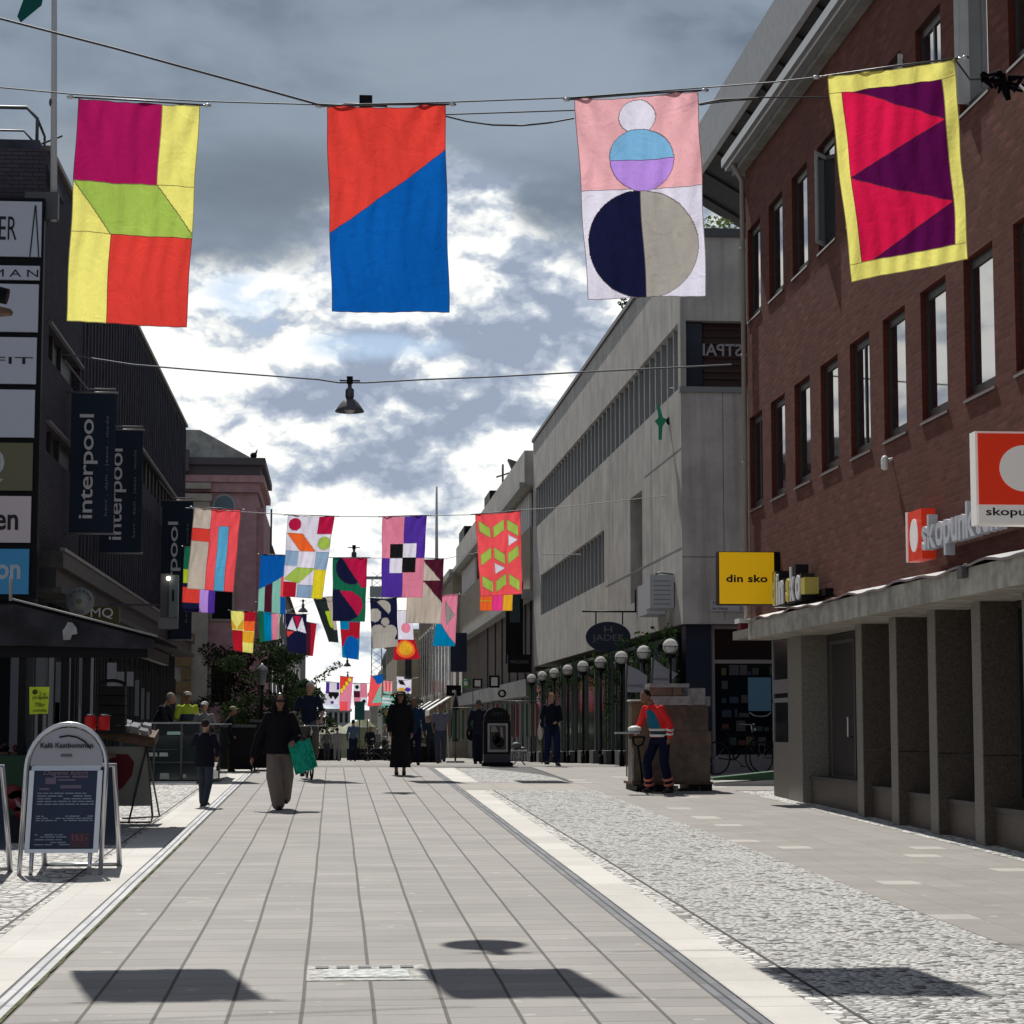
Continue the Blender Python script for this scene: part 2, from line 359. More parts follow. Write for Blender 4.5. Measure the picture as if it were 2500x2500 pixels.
M_concrete = mat('board_marked_concrete', (.43, .415, .385), .85, var=.16, vscale=1.3, streak=.5, bump=.3, bscale=25)
M_concrete_l = mat('canopy_concrete', (.36, .34, .29), .85, var=.3, vscale=3.5, streak=.35, bump=.5, bscale=18)
M_concrete_d = mat('dark_concrete', (.22, .215, .20), .85, var=.2, vscale=1.3, streak=.4)
M_brick = brick_mat('red_brick', (.155, .062, .048), (.110, .042, .033), (.11, .062, .050), bump=.45, lit_edges=1.0)
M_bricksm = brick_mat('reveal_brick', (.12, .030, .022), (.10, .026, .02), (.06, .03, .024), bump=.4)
M_dbrick = brick_mat('dark_brick', (.078, .070, .084), (.056, .052, .066), (.034, .032, .04), bump=.7, bw=.24)
M_dplate = mat('dark_wall_cladding', (.050, .050, .068), .7, var=.3, vscale=2)
M_granite = mat('brown_granite', (.085, .066, .052), .5, var=.35, vscale=45, spec=.4)
M_granite_l = mat('grey_granite', (.19, .175, .15), .6, var=.25, vscale=45)
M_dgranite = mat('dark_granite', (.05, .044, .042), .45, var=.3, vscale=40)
M_glass = mat('window_glass', (.014, .017, .02), .03, spec=1.0)
M_glass.node_tree.nodes['Principled BSDF'].inputs['IOR'].default_value = 2.8
M_glassd = mat('shop_glass', (.006, .009, .012), .10, spec=.25)
M_curt = mat('pale_blind', (.24, .25, .25), .6)
M_frame = mat('dark_window_frame', (.04, .035, .032), .5)
M_framel = mat('grey_metal', (.33, .34, .35), .4, metal=.5)
M_white = mat('white_paint', (.72, .72, .70), .5, var=.08, vscale=3)
M_sill = mat('zinc_sill', (.22, .21, .20), .35, metal=.7)
M_black = mat('black_metal', (.007, .007, .009), .55, spec=.12)
M_blackc = mat('black_canvas', (.005, .005, .008), .9, spec=.03)
M_iron = mat('grey_iron', (.09, .09, .095), .5, metal=.4)
M_steel = mat('galvanised_steel', (.45, .46, .47), .32, metal=.9)
M_alu = mat('brushed_aluminium', (.60, .61, .63), .28, metal=.85)
M_rope = mat('dark_wire', (.05, .05, .055), .6)
M_ropel = mat('pale_wire', (.32, .32, .33), .5)
M_globe = mat('milk_glass', (.80, .80, .78), .25, spec=.6)
M_navy = mat('navy_sign_paint', (.014, .022, .045), .45)
M_letter = mat('pale_lettering', (.62, .62, .62), .5)
M_wlet = mat('white_lettering', (.78, .78, .78), .5)
M_blet = mat('black_lettering', (.012, .012, .014), .5)
M_sign = mat('grey_sign_face', (.47, .49, .56), .4)
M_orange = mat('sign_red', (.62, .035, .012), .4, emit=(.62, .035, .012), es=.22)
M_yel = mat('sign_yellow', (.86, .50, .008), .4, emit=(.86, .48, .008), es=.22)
M_yeld = mat('letter_yellow', (.55, .45, .10), .45)
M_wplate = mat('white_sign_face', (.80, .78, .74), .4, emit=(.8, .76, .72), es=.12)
M_rhombus = mat('red_paint', (.45, .03, .02), .5)
M_green = mat('green_paint', (.01, .22, .13), .5)
M_wood = mat('brown_wood', (.10, .062, .04), .75, var=.3, vscale=8)
M_card = mat('wrapped_cardboard', (.085, .055, .040), .35, var=.45, vscale=4, spec=.6, bump=.9, bscale=9)
M_card2 = mat('pale_cardboard', (.15, .105, .075), .55, var=.2, vscale=5)
M_film = mat('plastic_film', (.27, .27, .28), .22, var=.2, vscale=7, bump=.5, bscale=15)
M_rubber = mat('rubber', (.012, .012, .012), .7)
M_cream = mat('cream_stone', (.36, .33, .27), .85, var=.12, vscale=2)
M_pink = mat('pink_render', (.44, .26, .27), .9, var=.14, vscale=2.2)
M_ochre = mat('ochre_render', (.22, .15, .07), .9, var=.2, vscale=2)
M_roofm = mat('weathered_roof', (.34, .34, .31), .7, var=.3, vscale=2)
M_beige = mat('beige_render', (.30, .26, .20), .9, var=.15, vscale=1.5, streak=.3)
M_brownw = mat('brown_cladding', (.10, .085, .072), .8, var=.25, vscale=3, streak=.5)
M_soffit = mat('dark_soffit', (.035, .036, .04), .7, var=.3, vscale=4)
M_bark = mat('bark', (.06, .048, .038), .9, var=.4, vscale=12, bump=.8)
M_redp = mat('red_plastic', (.50, .012, .012), .4)
M_lime = mat('lime_paper', (.50, .62, .03), .6)

def leaf_mat(name, c1, c2):
    m = bpy.data.materials.new(name); m.use_nodes = True; t = NT(m.node_tree); t.n.clear()
    pos = t.new('ShaderNodeNewGeometry').outputs['Position']
    c = t.mix(t.step(t.noise(pos, 3.5, 4, .6), .3, .7), c1, c2)
    d = t.new('ShaderNodeBsdfDiffuse', inp={'Color': c}).outputs[0]
    tr = t.new('ShaderNodeBsdfTranslucent', inp={'Color': c}).outputs[0]
    mx = t.new('ShaderNodeMixShader', inp={0: .25}); t.l.new(d, mx.inputs[1]); t.l.new(tr, mx.inputs[2])
    t.l.new(mx.outputs[0], t.new('ShaderNodeOutputMaterial').inputs[0]); return m
M_leaf = leaf_mat('foliage', (.022, .038, .018), (.050, .074, .032))
M_leafd = leaf_mat('ivy_leaves', (.014, .034, .012), (.040, .080, .022))
M_leafr = leaf_mat('reddish_foliage', (.045, .034, .027), (.036, .046, .026))
MATS['milk_glass'] = M_globe = leaf_mat('milk_glass_lit', (.80, .80, .78), (.86, .86, .84)); M_globe.node_tree.nodes['Mix Shader'].inputs[0].default_value = .5
M_cloth = attr_mat('flag_cloth', .66)
M_paint = attr_mat('printed_surface', 0.0)

# ------------------------------------------------------------------ the ground and the paving, one sheet a few mm above the next
def strip(name, m, xs, y0, y1, lift, dy=2.0, parent=None, edge=None):
    """sheet following the street level; xs = (x0, x1) or a function of y giving them"""
    mb = MB(); ys = []; y = y0
    while y < y1 - 1e-6:
        ys.append(y); y += dy if y < 140 else 20
    ys.append(y1)
    for a, b in zip(ys, ys[1:]):
        (p, q), (r, s_) = (xs(a), xs(b)) if callable(xs) else (xs, xs)
        mb.quad((p, a, g(a) + lift), (q, a, g(a) + lift), (s_, b, g(b) + lift), (r, b, g(b) + lift))
    return struct(mb.build(name, m))
mb = MB(); ys = [-300, -40] + [i * 2 for i in range(0, 75)] + [160, 200, 260, 320, 700, 3000]
for a, b in zip(ys, ys[1:]): mb.quad((-900, a, g(a)), (900, a, g(a)), (900, b, g(b)), (-900, b, g(b)))
struct(mb.build('ground', M_asph))
strip('road', M_road, (-1.68, 2.13), -30, 49, .008)
strip('road', slab_mat('crossing_slabs', -3, .6, .4, (.15, .143, .135), (.18, .172, .16), (.10, .095, .09)), (-5.2, 7.4), 49.0, 53.5, .008)
strip('road', slab_mat('far_slabs', -1.68, .381, .6, (.22, .21, .19), (.27, .255, .235), (.13, .12, .11)), (-5.2, 7.4), 53.5, 320, .008)
strip('drain', M_draindark, (2.13, 2.26), -30, 49, .006); strip('drain', M_drain, (-1.84, -1.71), -30, 49, .006)
strip('moss_joint', M_moss, lambda y: (-1.71 - .0, -1.685 + .006 * math.sin(y * 7) + .006 * math.sin(y * 17)), -30, 26, .011, dy=.25)
strip('kerb_band', M_kerb, (2.26, 2.60), -30, 37.0, .010); strip('kerb_band', M_kerb, (2.26, 2.72), 40.2, 48.6, .010)
strip('kerb_band', M_kerb, (-2.28, -1.84), -30, 48.6, .010)
strip('sett_row', M_cobbig, (2.60, 2.74), -30, 37.0, .010); strip('sett_joint', mat('tar_joint', (.05, .05, .05), .8), (2.74, 2.765), -30, 37.0, .012)
strip('cobbles', M_cob, lambda y: (2.765, 4.52 + .01 * math.sin(y * 3)), -30, 37.0, .010)
strip('cobbles', M_cob, lambda y: (2.72, 4.4 - max(0, (y - 43.5)) * .22), 40.2, 48.3, .010)
strip('crossing_band', slab_mat('band_slabs', 2.2, .7, .4, (.27, .25, .225), (.31, .29, .265), (.20, .19, .17)), (2.26, 5.0), 37.0, 40.2, .007)
strip('cobbles', M_cobbig, (-9, -2.36), -30, 42.5, .010); strip('sett_joint', MATS['tar_joint'], (-2.36, -2.335), -30, 42, .013)
strip('sett_row', M_cobbig, (-2.335, -2.28), -30, 42, .012)
strip('pavement', M_pave, (4.52, 6.92), -30, 49, .009)
strip('pavement', M_pave, (6.92, 30), 36.7, 45, .009)
strip('sett_row', M_cobbig, (6.92, 7.7), -30, 36.5, .012)
strip('pavement', M_pave, (-5.2, -2.6), 42.5, 49, .007)
# access plate let into the slabs, and a worn light patch round it
mb = MB(); y0 = 14.05
MC = thing('access_cover', (.2, 13.1, g(13.1)), 'worn metal access cover set in a pale frame among the grey paving slabs', 'manhole cover')
def plate(nm, m, a, b, c, d, lo, hi): mb = MB(); mb.slab([(a, c, g(c) + lo), (b, c, g(c) + lo), (b, d, g(d) + lo), (a, d, g(d) + lo)], (0, 0, hi - lo)); return mb.build(nm, m, MC)
plate('frame', mat('worn_frame', (.33, .33, .31), .7, var=.5, vscale=14), -.15, .57, 12.75, 13.45, .006, .0125); plate('lid', mat('worn_plate', (.34, .36, .35), .5, metal=.2, var=.5, vscale=18), -.05, .46, 12.86, 13.22, .013, .017)
for i in range(5): plate('grate_bar', M_iron, -.10 + i * .13, -.02 + i * .13, 13.28, 13.38, .013, .018)
_ = ( 'worn metal access cover set in a pale frame among the grey paving slabs', 'manhole cover')
# ------------------------------------------------------------------ buildings
def wall_grid(mb, axis, c, a0, a1, z0, z1, holes, depth, m=0, mr=None):
    """front skin of a wall with rectangular openings and their reveals. axis 'X': plane x=c, a runs along y; axis 'Y': plane y=c"""
    mr = m if mr is None else mr
    P = (lambda a, z, d=0: (c + d, a, z)) if axis == 'X' else (lambda a, z, d=0: (a, c + d, z))
    A = sorted({a0, a1} | {h[0] for h in holes} | {h[1] for h in holes}); Z = sorted({z0, z1} | {h[2] for h in holes} | {h[3] for h in holes})
    for p, q in zip(A, A[1:]):
        run = None
        for r, s in zip(Z, Z[1:]):
            ca, cz = (p + q) / 2, (r + s) / 2
            if not any(h[0] < ca < h[1] and h[2] < cz < h[3] for h in holes):
                mb.quad(P(p, r), P(q, r), P(q, s), P(p, s), m)
    for h in holes:
        p, q, r, s = h[:4]
        mb.quad(P(p, r), P(p, s), P(p, s, depth), P(p, r, depth), mr); mb.quad(P(q, r), P(q, r, depth), P(q, s, depth), P(q, s), mr)
        mb.quad(P(p, r), P(p, r, depth), P(q, r, depth), P(q, r), mr); mb.quad(P(p, s), P(q, s), P(q, s, depth), P(p, s, depth), mr)
    return mb
def bx(name, parent, m, *b, **k):
    mb = MB()
    for q in (b if isinstance(b[0], (tuple, list)) else [b]): mb.box(*q)
    return mb.build(name, m, parent)
def bxs(name, parent, m, *b):
    for q in b: bx(name, parent, m, q)

# ---- red brick building on the right ------------------------------------------------
XB = 7.2
B = thing('brick_building', (XB, 36.7, 0), 'dark red brick building with narrow windows above a concrete canopy and granite piers', 'building')
BZ0, BZ1 = 3.30, 11.45
wins = []
for k in range(16):
    y0 = 36.42 - .62 - 1.82 * k - (.0 if k else 0)
    wins.append((y0 - .98, y0))
wins = [(36.45 - 1.1 - 1.82 * k, 36.45 - 1.82 * k) for k in range(16)]
wins = [(22.58 + 1.82 * k, 23.68 + 1.82 * k) for k in range(-9, 8)]
wins = [w_ for w_ in wins if w_[1] < 36.6]
holes = [(a, b, z, z + 1.6) for a, b in wins for z in (5.42, 8.75)]
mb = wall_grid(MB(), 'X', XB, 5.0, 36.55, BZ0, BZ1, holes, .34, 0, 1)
mb.quad((XB, 36.55, BZ0), (XB + .4, 36.70, BZ0), (XB + .4, 36.70, BZ1), (XB, 36.55, BZ1), 0)
mb.box(XB + .34, 30, 5.0, 36.70, BZ0 + .01, BZ1 - .01, 0)
mb.quad((XB, 5, BZ0), (XB, 5, BZ1), (XB + .34, 5, BZ1), (XB + .34, 5, BZ0)); mb.quad((XB, 5, BZ1), (XB, 36.55, BZ1), (XB + .4, 36.7, BZ1), (XB + .4, 5, BZ1))
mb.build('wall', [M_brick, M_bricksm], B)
random.seed(3)
for a, b in wins:
    for z in (5.42, 8.75):
        fr = MB(); X = XB + .075
        fr.box(X, X + .12, a + .002, a + .06, z + .03, z + 1.598); fr.box(X, X + .12, b - .06, b - .002, z + .03, z + 1.598)
        fr.box(X, X + .12, a + .09, b - .09, z + .03, z + .12); fr.box(X, X + .12, a + .09, b - .09, z + 1.48, z + 1.598)
        if random.random() < .4: fr.box(X + .005, X + .11, (a + b) / 2 - .03, (a + b) / 2 + .03, z + .12, z + 1.48)
        wo = fr.build('window', M_frame, B)
        pn = MB(); pn.quad((X + .022, a + .06, z + .12), (X + .022, b - .06, z + .12), (X + .022, b - .06, z + 1.48), (X + .022, a + .06, z + 1.48)); pn.build('pane', M_glass, wo)
        s = MB(); s.slab([(XB - .025, a - .03, z - .03), (XB - .025, b + .03, z - .03), (XB + .2, b + .03, z + .03), (XB + .2, a - .03, z + .03)], (0, 0, -.03)); s.build('sill', M_sill, wo)
# casements standing open at the top right and by the flag
for (y, z, w_, a) in [(25.4 + .72, 8.85, .26, 80), (23.6, 8.85, .30, 74), (32.78 - 1.82, 8.80, .55, 38)]:
    mb = MB(); ca, sa = math.cos(R(a)), math.sin(R(a))
    def Q(u, zz, t=0): return (XB + .19 - sa * u + t * ca, y - ca * u + t * sa, zz)
    def bar(u0, u1, z0, z1): mb.slab([Q(u0, z0), Q(u1, z0), Q(u1, z1), Q(u0, z1)], (ca * .04, sa * .04, 0))
    bar(0, .06, z, z + 1.4); bar(w_ - .06, w_, z, z + 1.4); bar(.06, w_ - .06, z, z + .06); bar(.06, w_ - .06, z + 1.34, z + 1.4)
    o = mb.build('open_casement', M_white, B); o['label'] = 'white casement standing open'
    p = MB(); p.slab([Q(.06, z + .06, .015), Q(w_ - .06, z + .06, .015), Q(w_ - .06, z + 1.34, .015), Q(.06, z + 1.34, .015)], (ca * .008, sa * .008, 0)); p.build('pane', M_white if y < 28 else M_glass, o)  # panes of the two nearer leaves painted white as the sky's reflection
mb = MB(); mb.box(XB - .18, XB + .5, 5, 36.85, BZ1, BZ1 + .10); mb.build('cornice', M_concrete_d, B)
mb = MB(); mb.box(XB - .30, XB + .5, 5, 36.90, BZ1 + .10, BZ1 + .17); mb.box(XB - .36, XB - .28, 5, 36.95, BZ1 + .17, BZ1 + .32); mb.build('gutter', M_framel, B)
mb = MB(); mb.tube([(XB - .09, 36.42, 3.4), (XB - .09, 36.42, BZ1 - .2), (XB - .25, 36.42, BZ1 + .1)], .045, 8)
for z in (4.3, 6.2, 8.1, 10): mb.lathe((XB - .09, 36.42, z), [(.055, 0), (.055, .06)], 8)
mb.build('drainpipe', mat('drainpipe_paint', (.30, .26, .22), .5), B)
# canopy slab with its flashing
def canopy_z(y): return 3.07
mb = MB(); mb.box(6.72, XB + .39, 5.0, 34.3, 3.07, 3.36); mb.build('canopy', M_concrete_l, B)
mb = MB(); n = 110
for i in range(n):
    a = 6 + (34.3 - 6) * i / n; b = 6 + (34.3 - 6) * (i + 1) / n
    f = lambda y: 3.365 + .02 + .022 * math.sin(y * 2.1) + .015 * math.sin(y * 5.3 + 1)
    mb.quad((6.68, a, f(a)), (6.68, b, f(b)), (XB - .005, b, f(b) + .10), (XB - .005, a, f(a) + .10)); mb.quad((6.68, a, f(a) - .028), (6.68, b, f(b) - .028), (6.68, b, f(b)), (6.68, a, f(a)))
mb.build('flashing', M_steel, B)
mb = MB(); mb.box(6.9, 30, 34.31, 36.62, 3.15, 3.297); mb.build('soffit', M_granite_l, B)
# ground floor
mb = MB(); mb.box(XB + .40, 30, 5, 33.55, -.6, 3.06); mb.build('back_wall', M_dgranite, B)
for k in range(-8, 4):
    y = 23.3 + 1.8 * k + (0 if k < 4 else 0)
    mb = MB(); mb.box(XB, XB + .398, y, y + .33, -.6, 1.35, 0); mb.box(XB, XB + .398, y, y + .33, 1.362, 3.068, 0)
    mb.box(XB - .012, XB - .001, y + .001, y + .329, -.6, 3.068, 1)
    mb.build('pier', [M_granite, M_granite_l], B)
mb = MB(); mb.box(XB - .01, XB + .398, 32.5, 33.5, -.6, 3.068, 0); mb.build('corner_pier', M_granite_l, B)
for k in range(-8, 5):
    a = 23.3 + 1.8 * k + .332; b = a + 1.466 if k < 3 else 32.498
    if k == 4: continue
    mb = MB(); t = g((a + b) / 2) + .45; mb.box(XB + .12, XB + .397, a, b, -.6, t - .06, 0); mb.box(XB + .09, XB + .397, a, b, t - .058, t, 1); mb.build('plinth', [M_granite, M_dgranite], B)
    if k < 3: bx('shop_window', B, M_glassd, XB + .385, XB + .396, a + .15, b - .12, t + .1, 2.98)
mb = MB(); X = XB + .36; mb.box(X, X + .035, 30.6, 31.95, g(30) + .48, 2.9, 0); d = mb.build('door', mat('dark_door_panel', (.030, .027, .027), .35), B)
mb = MB()
for y in (30.5, 31.95): mb.box(X - .03, X - .001, y, y + .07, g(30) + .46, 2.95)
mb.box(X - .03, X - .001, 30.57, 31.95, 2.90, 2.95); mb.box(X - .03, X - .001, 30.57, 31.95, g(30) + .455, g(30) + .49); mb.build('frame', mat('bronze_frame', (.13, .125, .12), .35, metal=.6), d)
mb = MB(); mb.tube([(X - .02, 30.72, 1.52), (X - .08, 30.72, 1.52), (X - .08, 30.72, 1.80), (X - .02, 30.72, 1.80)], .02, 8); mb.build('handle', M_steel, d)
mb = MB(); mb.box(XB + .02, XB + 1.6, 33.502, 34.82, -.6, g(34) + .9, 0); mb.build('corner_base', M_granite_l, B)
mb = MB(); mb.box(XB + .03, XB + 1.6, 33.51, 34.80, g(34) + .9, 3.1, 0); mb.box(XB + .012, XB + .028, 33.5, 34.82, 2.05, 2.12, 1); mb.box(XB + .012, XB + .028, 34.76, 34.82, g(34) + .9, 3.1, 1); mb.box(XB + .012, XB + .028, 33.52, 34.76, 2.2, 2.42, 2)
mb.build('display_case', [M_glassd, M_framel, M_alu], B)

# ---- concrete building across the side street ----------------------------------------
XC = 7.4; YC = 45.0; HC = 12.25
Cn = thing('concrete_building', (XC, YC, 0), 'pale board-marked concrete building with a long band of narrow windows', 'building')
holes = [(45.35, 78.2, 8.95, 10.40), (58.2, 76.4, 5.60, 7.05), (50.9, 53.0, 4.70, 7.35)]
mb = wall_grid(MB(), 'X', XC, YC, 79.3, 3.83, HC, holes, .45, 0, 0)
mb = wall_grid(mb, 'Y', YC, XC, 30, 3.83, HC, [(XC + .12, 30, 8.95, 10.40)], .35, 0, 0)
mb.box(XC + .45, 30, YC + .35, 79.3, 3.84, HC - .01, 1)
mb.quad((XC, YC, HC), (XC + .5, YC, HC), (XC + .5, 79.3, HC), (XC, 79.3, HC)); mb.quad((XC, YC + .0, HC), (30, YC, HC), (30, YC + .5, HC), (XC, YC + .5, HC))
mb.quad((XC, YC, 3.83), (30, YC, 3.83), (30, 79.3, 3.83), (XC, 79.3, 3.83), 1); mb.quad((XC, 79.3, 3.83), (XC + 1, 79.3, 3.83), (XC + 1, 79.3, HC), (XC, 79.3, HC))
mb.build('wall', [M_concrete, M_concrete_d], Cn)
mb = MB()
for z in (5.45, 7.6): mb.box(XC - .004, XC + .0, YC + .02, (58 if z < 6 else 50.5), z, z + .03)
for a in (49.3, 56.4, 64.0, 71.5): mb.box(XC - .003, XC + .0, a, a + .02, 3.9, 8.7)
for x in (8.3, 10.2): mb.box(x, x + .02, YC - .003, YC, 3.9, 8.9)
mb.box(XC, 30, YC - .003, YC, 5.25, 5.28)
mb.build('formwork_joint', M_concrete_d, Cn)['kind'] = 'stuff'
mb = MB(); mb.box(XC + .02, 30, YC - .06, YC + .3, HC, HC + .18, 0); mb.box(XC - .06, XC + .3, YC + .3, 79.3, HC, HC + .12, 0); mb.build('coping', M_iron, Cn)
def band(y0, y1, z0, z1, X, pitch, nm='window_band'):
    mb = MB(); mb.box(X + .28, X + .40, y0, y1, z0, z1, 0); wb = mb.build(nm, M_glass, Cn)
    k = 0; y = y0 + .02
    while y < y1 - .1:
        m2 = MB(); m2.box(X + .06, X + .275, y, y + .11, z0 + .001, z1 - .001); m2.build('mullion', mat('mullion_grey', (.25, .26, .265), .5), wb); y += pitch
    return wb
band(45.36, 78.19, 8.951, 10.399, XC, .90); band(58.21, 76.39, 5.601, 7.049, XC, .90)
bx('narrow_window', Cn, M_glassd, XC + .35, XC + .44, 50.95, 52.95, 4.75, 7.3)
# the corner of the band: louvres and mirrored letters seen from behind the glass
mb = MB(); mb.box(XC + .10, XC + .5, YC + .16, YC + .34, 8.96, 10.39, 0); mb.build('corner_glass', mat('blue_glass', (.018, .028, .045), .2), Cn)
mb = MB(); mb.box(XC + .52, 12, YC + .26, YC + .34, 8.96, 10.39, 0)
for i in range(9): mb.box(XC + .54, 12, YC + .22, YC + .258, 9.0 + .155 * i, 9.06 + .155 * i, 0)
mb.build('louvre', mat('brown_louvre', (.045, .026, .024), .7), Cn)
mb = MB(); vs, fs, W, H = text('STPAI', 1, .01, .02)
s_ = .27 / H; x1 = 8.78
mb.add([(x1 - v.x * s_ * .98, YC + .19 + v.z, 9.66 + v.y * s_) for v in vs], fs); mb.build('mirrored_letters', mat('dim_lettering', (.26, .26, .27), .5), Cn)
bx('window_ledge', Cn, mat('ledge', (.20, .215, .22), .6), (XC - .03, 30, YC - .05, YC + .1, 8.83, 8.948))
# set-back top storey with its deep white roof edge and dark boarded soffit
def PT(x0, x1, y0, y1, z0, z1): return (x0, x1, y0, y1, z0, z1)
mb = MB(); mb.slab([(10.1, 43.2, 17.15), (10.1, 61, 17.15), (10.0, 61, 18.35), (10.0, 43.2, 18.35)], (.15, 0, 0)); mb.build('roof_edge', mat('roof_edge_panel', (.42, .43, .44), .6, var=.08), Cn)
mb = MB(); mb.slab([(10.25, 43.2, 17.2), (10.25, 61, 17.2), (13.0, 61, 15.6), (13.0, 43.2, 15.6)], (0, 0, .1))
for y in range(44, 61, 2): mb.slab([(10.27, y, 17.17), (10.27, y + .2, 17.17), (12.98, y + .2, 15.57), (12.98, y, 15.57)], (0, 0, -.06))
mb.box(10.25, 20, 43.25, 60.9, 17.9, 18.3); mb.build('soffit', M_soffit, Cn)
bx('penthouse_wall', Cn, M_white, (12.3, 24, 46.5, 60, 12.3, 15.6))
# ground floor: side-street bookshop and street side shop fronts
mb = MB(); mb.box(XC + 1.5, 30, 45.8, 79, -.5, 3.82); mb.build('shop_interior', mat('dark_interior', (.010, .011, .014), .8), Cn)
SF = bx('bookshop_front', Cn, M_glassd, (8.15, 14, 45.42, 45.46, 1.05, 3.8))
bx('frame', SF, M_framel, (8.08, 8.15, 45.36, 45.48, .6, 3.82), (8.15, 14, 45.36, 45.48, 3.00, 3.08), (10.4, 10.46, 45.37, 45.47, .6, 3.0), (8.15, 14, 45.36, 45.48, 3.74, 3.82), (8.15, 14, 45.36, 45.48, .6, 1.05))
bx('corner_column', Cn, M_navy, (7.5, 8.05, 45.2, 45.75, .3, 3.82))
random.seed(11)
BK = []
for r in range(6):
    z = 1.25 + r * .30; x = 8.3
    while x < 11.2:
        wd = random.uniform(.05, .22); h = random.uniform(.08, .23)
        if random.random() < .62: BK.append((x, x + wd, z, z + h, random.randrange(5)))
        x += wd + random.uniform(.01, .08)
BM = [mat('book_a', (.07, .07, .08), .6), mat('book_b', (.10, .035, .03), .6), mat('book_c', (.03, .05, .08), .6), mat('book_d', (.10, .09, .05), .6), mat('book_e', (.035, .06, .05), .6)]
for q in BK: bx('book', SF, BM[q[4]], (q[0], q[1], 45.38, 45.41, q[2], q[3]))
mb = MB(); mb.box(8.86, 9.36, 45.31, 45.33, 1.98, 2.70, 0); mb.tube([(8.88, 45.3, 1.95), (8.98, 45.28, 1.88), (9.12, 45.28, 1.86), (9.26, 45.28, 1.88), (9.35, 45.3, 1.95)], .015, 6, 1)
mb.build('window_poster', [mat('poster_blue', (.10, .22, .32), .6), M_framel], SF)
for y0, y1, nm in [(46, 52.5, 'shop_window'), (52.6, 59, 'shop_window'), (59.1, 66, 'shop_window'), (66.1, 72.5, 'shop_window'), (72.6, 79, 'shop_window')]:
    o = bx(nm, Cn, M_glassd, (XC + .7, XC + .74, y0, y1, .3, 3.82))
    bx('frame', o, mat('shop_frame', (.10, .115, .12), .5), *[(XC + .6, XC + .69, y0 + i * 1.3, y0 + i * 1.3 + .08, .3, 3.82) for i in range(int((y1 - y0) / 1.3) + 1)])
mb = MB(); mb.box(8.0, 8.9, YC - .03, YC - .002, 4.10, 4.34, 0); put_text(mb, 'Drottninggatan', (8.05, YC - .032, 4.235), (1, 0, 0), (0, 0, 1), width=.8, height=.075, m=1, ext=.003)
put_text(mb, 'kv Vesta', (8.05, YC - .032, 4.13), (1, 0, 0), (0, 0, 1), width=.32, height=.06, m=1, ext=.003); put_text(mb, '2-3', (8.62, YC - .032, 4.13), (1, 0, 0), (0, 0, 1), width=.2, height=.07, m=1, ext=.003)
tag(mb.build('street_name_sign', [mat('plate', (.42, .43, .46), .5), M_navy]), 'small pale street name plate on the grey concrete corner above the bookshop', 'sign')
for k, (x0, x1, y0, y1, z0, z1) in enumerate([(6.85, 7.38, 46.0, 46.8, 4.22, 4.95), (6.95, 7.38, 47.2, 48.6, 4.15, 4.85)]):
    bxm = MB(); bxm.box(x0, x1, y0, y1, z0, z1, 0)
    for i in range(6): bxm.box(x0 + .08, x1 - .08, y0 - .01, y0 - .001, z0 + .08 + i * .1, z0 + .10 + i * .1, 2)
    bxm.tube([(7.4, y0 + .2, z1 + .02), (7.1, y0 + .2, z1 + .06), (7.0, y0 + .2, z1 + .02)], .02, 6, 1)
    tag(bxm.build('air_conditioner', [mat('off_white_casing', (.38, .40, .43), .5), M_iron, mat('casing_groove', (.22, .23, .25), .6)]), ['boxy white cooling unit nearest the corner of the concrete facade', 'wide white cooling unit behind the other one on the concrete facade'][k], 'air conditioner')

# ---- dark brick building on the left ---------------------------------------------------
XL = -5.2
D = thing('dark_building', (XL, 38, 0), 'tall dark brick building on the left with ribbed wall and projecting blue banners', 'building')
h1 = [(38.6, 43.4, 8.3, 8.9), (56, 71, 8.2, 9.0), (38.6, 43.4, 6.6, 7.1)]
mb = wall_grid(MB(), 'X', XL, 38, 74, 4.75, 11.95, h1, -.25, 0, 0)
mb.box(-25, XL - .25, 38.001, 74, 4.76, 11.94, 0); mb.quad((XL, 38, 4.75), (XL, 38, 11.95), (XL - .25, 38, 11.95), (XL - .25, 38, 4.75))
mb.quad((XL, 38, 11.95), (XL, 74, 11.95), (XL - .3, 74, 11.95), (XL - .3, 38, 11.95)); mb.quad((XL, 74, 4.75), (XL, 74, 11.95), (XL - .3, 74, 11.95), (XL - .3, 74, 4.75))
mb.build('wall', [M_dbrick], D)
mb = MB(); y = 43.8
while y < 74:
    if not 56 <= y <= 71: mb.box(XL + .001, XL + .035, y, y + .07, 4.9, 11.8)
    else: mb.box(XL + .001, XL + .035, y, y + .07, 9.2, 11.8); mb.box(XL + .001, XL + .035, y, y + .07, 4.9, 7.6)
    y += .62
mb.build('wall_rib', M_dplate, D)
for (a, b, z0, z1) in h1:
    o = bx('window_strip', D, mat('dull_glass', (.02, .021, .026), .5), (XL - .20, XL - .15, a, b, z0, z1))
    bx('ledge', o, mat('ledge_pale', (.17, .16, .16), .6), (XL - .02, XL + .07, a - .1, b + .1, z1 + .001, z1 + .05))
    bxs('mullion', o, M_frame, *[(XL - .145, XL - .08, a + i * 1.2, a + i * 1.2 + .06, z0, z1) for i in range(1, int((b - a) / 1.2))])
bx('roof_trim', D, mat('roof_trim', (.15, .12, .10), .5), (XL - .3, XL + .07, 38, 74.05, 11.951, 12.05))
mb = MB(); mb.slab([(XL - 2.85, 37.9, 11.35), (XL + .12, 37.9, 11.35), (XL - .14, 37.9, 12.12), (XL - 2.85, 37.9, 12.12)], (0, 1.6, 0), 0); mb.build('roof_house', M_dplate, D)
